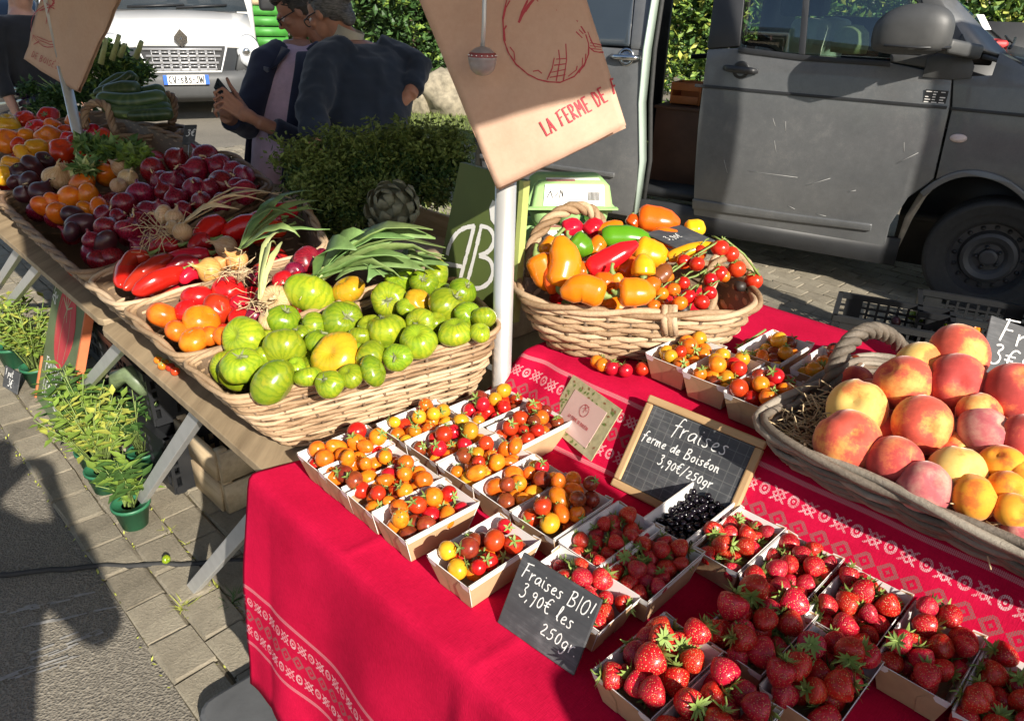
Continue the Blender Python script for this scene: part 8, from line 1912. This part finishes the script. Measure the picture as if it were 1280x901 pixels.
for sg_ in (-1, 1): b.tube([hips - O + r * sg_ * .09 + EZ * .02, Vector((0, 0, .46)) + r * sg_ * .1, Vector((0, 0, .06)) + r * sg_ * .1], [.10, .07, .045], 12); b.tube([Vector((0, 0, .045)) + r * sg_ * .1 - f * .03, Vector((0, 0, .04)) + r * sg_ * .1 + f * .15], [.045, .035], 10)
pb = fuse(b, 'person', M['skin'], None, .0060, 2, loc=O); tag(pb, 'person in open navy jacket and pink tee looking down at a phone', 'person')
b = MB(); rings(b, [(c - O, a * .97, e * .99) for c, a, e in tor[:6]] + [(tor[6][0] - O - EZ * .015, .088, .085)], r, f); fuse(b, 'tee', M['pink'], pb, .009, 4, .003, 14)
# jacket: an open shell, the front left open
V = []; F = []; n = 26; op = .85
for c, a, e in tor[:6]:
    for j in range(n + 1):
        q = PI / 2 + op + .25 + (2 * PI - 2 * op) * j / n; fl = 1.12 if 1 < j < n - 1 else 1.2
        V.append(c - O + r * math.cos(q) * a * fl + f * math.sin(q) * e * (fl + .04))
for i in range(len(tor[:6]) - 1):
    for j in range(n): F.append((i * (n + 1) + j, i * (n + 1) + j + 1, (i + 1) * (n + 1) + j + 1, (i + 1) * (n + 1) + j))
b = MB(); b.add(V, F); jk = b.obj('jacket', M['navyj'], pb, sol=.012)
md = jk.modifiers.new('sub', 'SUBSURF'); md.levels = 1; md.render_levels = 2
for nm, pts, rad in (('sleeve', (D_(352, 66, 3.6), SR, SR.lerp(ER, .5), ER, ER.lerp(WR, .75)), (.07, .080, .072, .066, .050)), ('sleeve', (D_(388, 66, 3.62), SL, SL.lerp(EL, .5), EL, EL.lerp(WL, .72)), (.07, .080, .072, .066, .050))):
    b = MB(); b.tube([q - O for q in pts], list(rad), 16); s_ = fuse(b, nm, M['navyj'], jk, .009, 3, .006, 18)
b = MB(); b.add([pp(352, 58, 3.52), pp(340, 72, 3.50), pp(330, 90, 3.47), pp(345, 82, 3.47), pp(362, 62, 3.5)], [(0, 1, 2, 3, 4)]); b.obj('lapel', M['navyj'], jk, sol=.008)
b = MB(); b.prism([(-.035, 0), (.035, 0), (.035, -.016), (0, -.024), (-.035, -.016)], pp(332, 84, 3.42), r * -1, EZ, .008); b.obj('pocket_flap', M['navyj'], jk, bev=.003)
b = MB()
for sg_ in (-1, 1): b.tube([hips - O + r * sg_ * .085 + EZ * .06, Vector((0, 0, .46)) + r * sg_ * .1, Vector((0, 0, .09)) + r * sg_ * .1], [.12, .09, .075], 14)
fuse(b, 'trousers', M['jeans'], pb, .012, 3)
hair(P, hm, pb, Vector(), 'hairdark'); glasses(P, pb, Vector()); eyes(P, pb, Vector())
phc = D_(284, 121, 3.19); ph = thing('phone', 'dark mobile phone in the hands of the person in the pink tee', 'phone', phc)
e1_ = (D_(300, 138, 3.2) - D_(272, 104, 3.18)).normalized(); e2_ = (f * -.2 + Vector((.6, -.7, .1))); e2_ = (e2_ - e1_ * e2_.dot(e1_)).normalized()
b = MB(); b.box((0, 0, 0), (.145, .070, .009), basis(e1_, e2_)); b.obj('case', M['vandark'], ph, bev=.003)
b = MB(); b.box(e1_.cross(e2_) * .0052, (.132, .063, .001), basis(e1_, e2_)); b.obj('screen', M['glassdk'], ph, smooth=False)
b = MB(); b.lathe([(0, 0), (.005, 0), (.004, .002), (0, .002)], 10, c=e1_ * -.062 - e1_.cross(e2_) * .0065); b.obj('camera_lens', M['chrome'], ph)
# --- simple standing people (one half hidden at the far left; the photographer; an unseen customer added to shade the strawberries)
def standing(pos, fdir, h, label, shirt, hairm, arms='down', k=1.0):
    f = Vector((fdir[0], fdir[1], 0)).normalized(); r = f.cross(EZ); s_ = h / 1.72; b = MB(); Z = lambda z: EZ * z * s_
    tr = [(Z(.88), .165 * k, .12), (Z(1.0), .16 * k, .115), (Z(1.15), .17 * k, .12), (Z(1.30), .185 * k, .12), (Z(1.40), .17 * k, .10), (Z(1.455), .09, .08), (Z(1.49), .06, .06)]
    rings(b, [(c, a * s_, e * s_) for c, a, e in tr], r, f); P, hm = headvol(b, Z(1.60) + f * .01, f + EZ * -.15)
    slv = []
    for sg_ in (-1, 1):
        sh = Z(1.39) + r * sg_ * .19 * s_ * k
        if arms == 'down': el, wr = Z(1.10) + r * sg_ * .26 * s_, Z(.86) + r * sg_ * .25 * s_ + f * .08
        else: el, wr = Z(1.13) + r * sg_ * .30 * s_ + f * .10, Z(1.40) + r * sg_ * .09 * s_ + f * .26
        b.tube([sh, el, wr], [.052, .042, .028], 12); d = (wr - el).normalized(); q = r if arms == 'down' else r
        K = [wr + d * .085 + (f if arms == 'down' else r) * x for x in (-.03, -.01, .01, .03)]
        hand(b, wr, K, [[p + d * .03 - r * sg_ * .008, p + d * .05 - r * sg_ * .02] for p in K], [wr + d * .02, wr + d * .045 + f * .03, wr + d * .065 + f * .04, wr + d * .085 + f * .04]); slv.append((sh, el, wr))
        b.tube([Z(.90) + r * sg_ * .085, Z(.48) + r * sg_ * .095, Z(.07) + r * sg_ * .1], [.095 * s_, .065 * s_, .042], 12); b.tube([Z(.05) + r * sg_ * .1 - f * .04, Z(.04) + r * sg_ * .1 + f * .15], [.045, .034], 10)
    o = fuse(b, 'person', M['skin2'], None, .010, 3, loc=Vector(pos)); tag(o, label, 'person')
    b = MB(); rings(b, [(c, a * s_ * 1.10, e * s_ * 1.12) for c, a, e in tr[:6]], r, f)
    for sh, el, wr in slv: b.tube([Z(1.37), sh, sh.lerp(el, .5), el, el.lerp(wr, .6)], [.07, .075, .068, .06, .05], 12)
    fuse(b, 'shirt', M[shirt], o, .012, 4, .005, 16)
    b = MB()
    for sg_ in (-1, 1): b.tube([Z(.95) + r * sg_ * .08, Z(.48) + r * sg_ * .095, Z(.09) + r * sg_ * .1], [.115 * s_, .085, .07], 12)
    fuse(b, 'trousers', M['jeans'], o, .014, 3); hair(P, hm, o, Vector(), hairm); return o
q = D_(36, 8, 4.7); standing((q.x - .05, q.y, 0), (.9, -.5), 1.63, 'person in black at the far left, half hidden by the paper bag', 'black', 'hairdark')
standing((-.36, -.42, 0), (0, 1), 1.74, 'photographer standing before the stall, out of the picture, arms raised', 'greycloth', 'hairdark', 'up')
standing((.93, -.34, 0), (-.3, 1), 1.72, 'unseen customer in black added right of the photographer to shade the strawberries', 'black', 'hairgrey', 'down', 1.15)

# unseen tent wall and lamp post, added to shade the van's side
tw = thing('added_tent_wall', 'unseen white tent wall added to shade the front of the grey van', 'tent', (3.25, 2.39, 0))
b = MB(); b.box((1.4, -.25, 1.35), (2.8, .01, 2.7), Matrix.Rotation(-.18, 3, 'Z')); b.obj('side_wall', plain('tent_sheet', c3(.5, .5, .48), .8), tw, smooth=False)
b = MB(); b.tube([(0, 0, 0), (0, 0, 2.7)], .025, 10); b.obj('tent_pole', M['alu'], tw)
lp_ = thing('added_lamp_post', 'unseen grey lamp post added to cast a shadow band on the van door', 'lamp post', (2.53, 2.46, 0))
b = MB(); b.tube([(0, 0, 0), (0, 0, .5), (0, 0, 4.2)], [.085, .07, .055], 14); b.obj('post', M['dgrey'], lp_)
b = MB(); b.lathe([(.04, 4.2), (.16, 4.3), (.20, 4.6), (.05, 4.75), (.01, 4.8)], 16); b.obj('lantern', M['dgrey'], lp_)
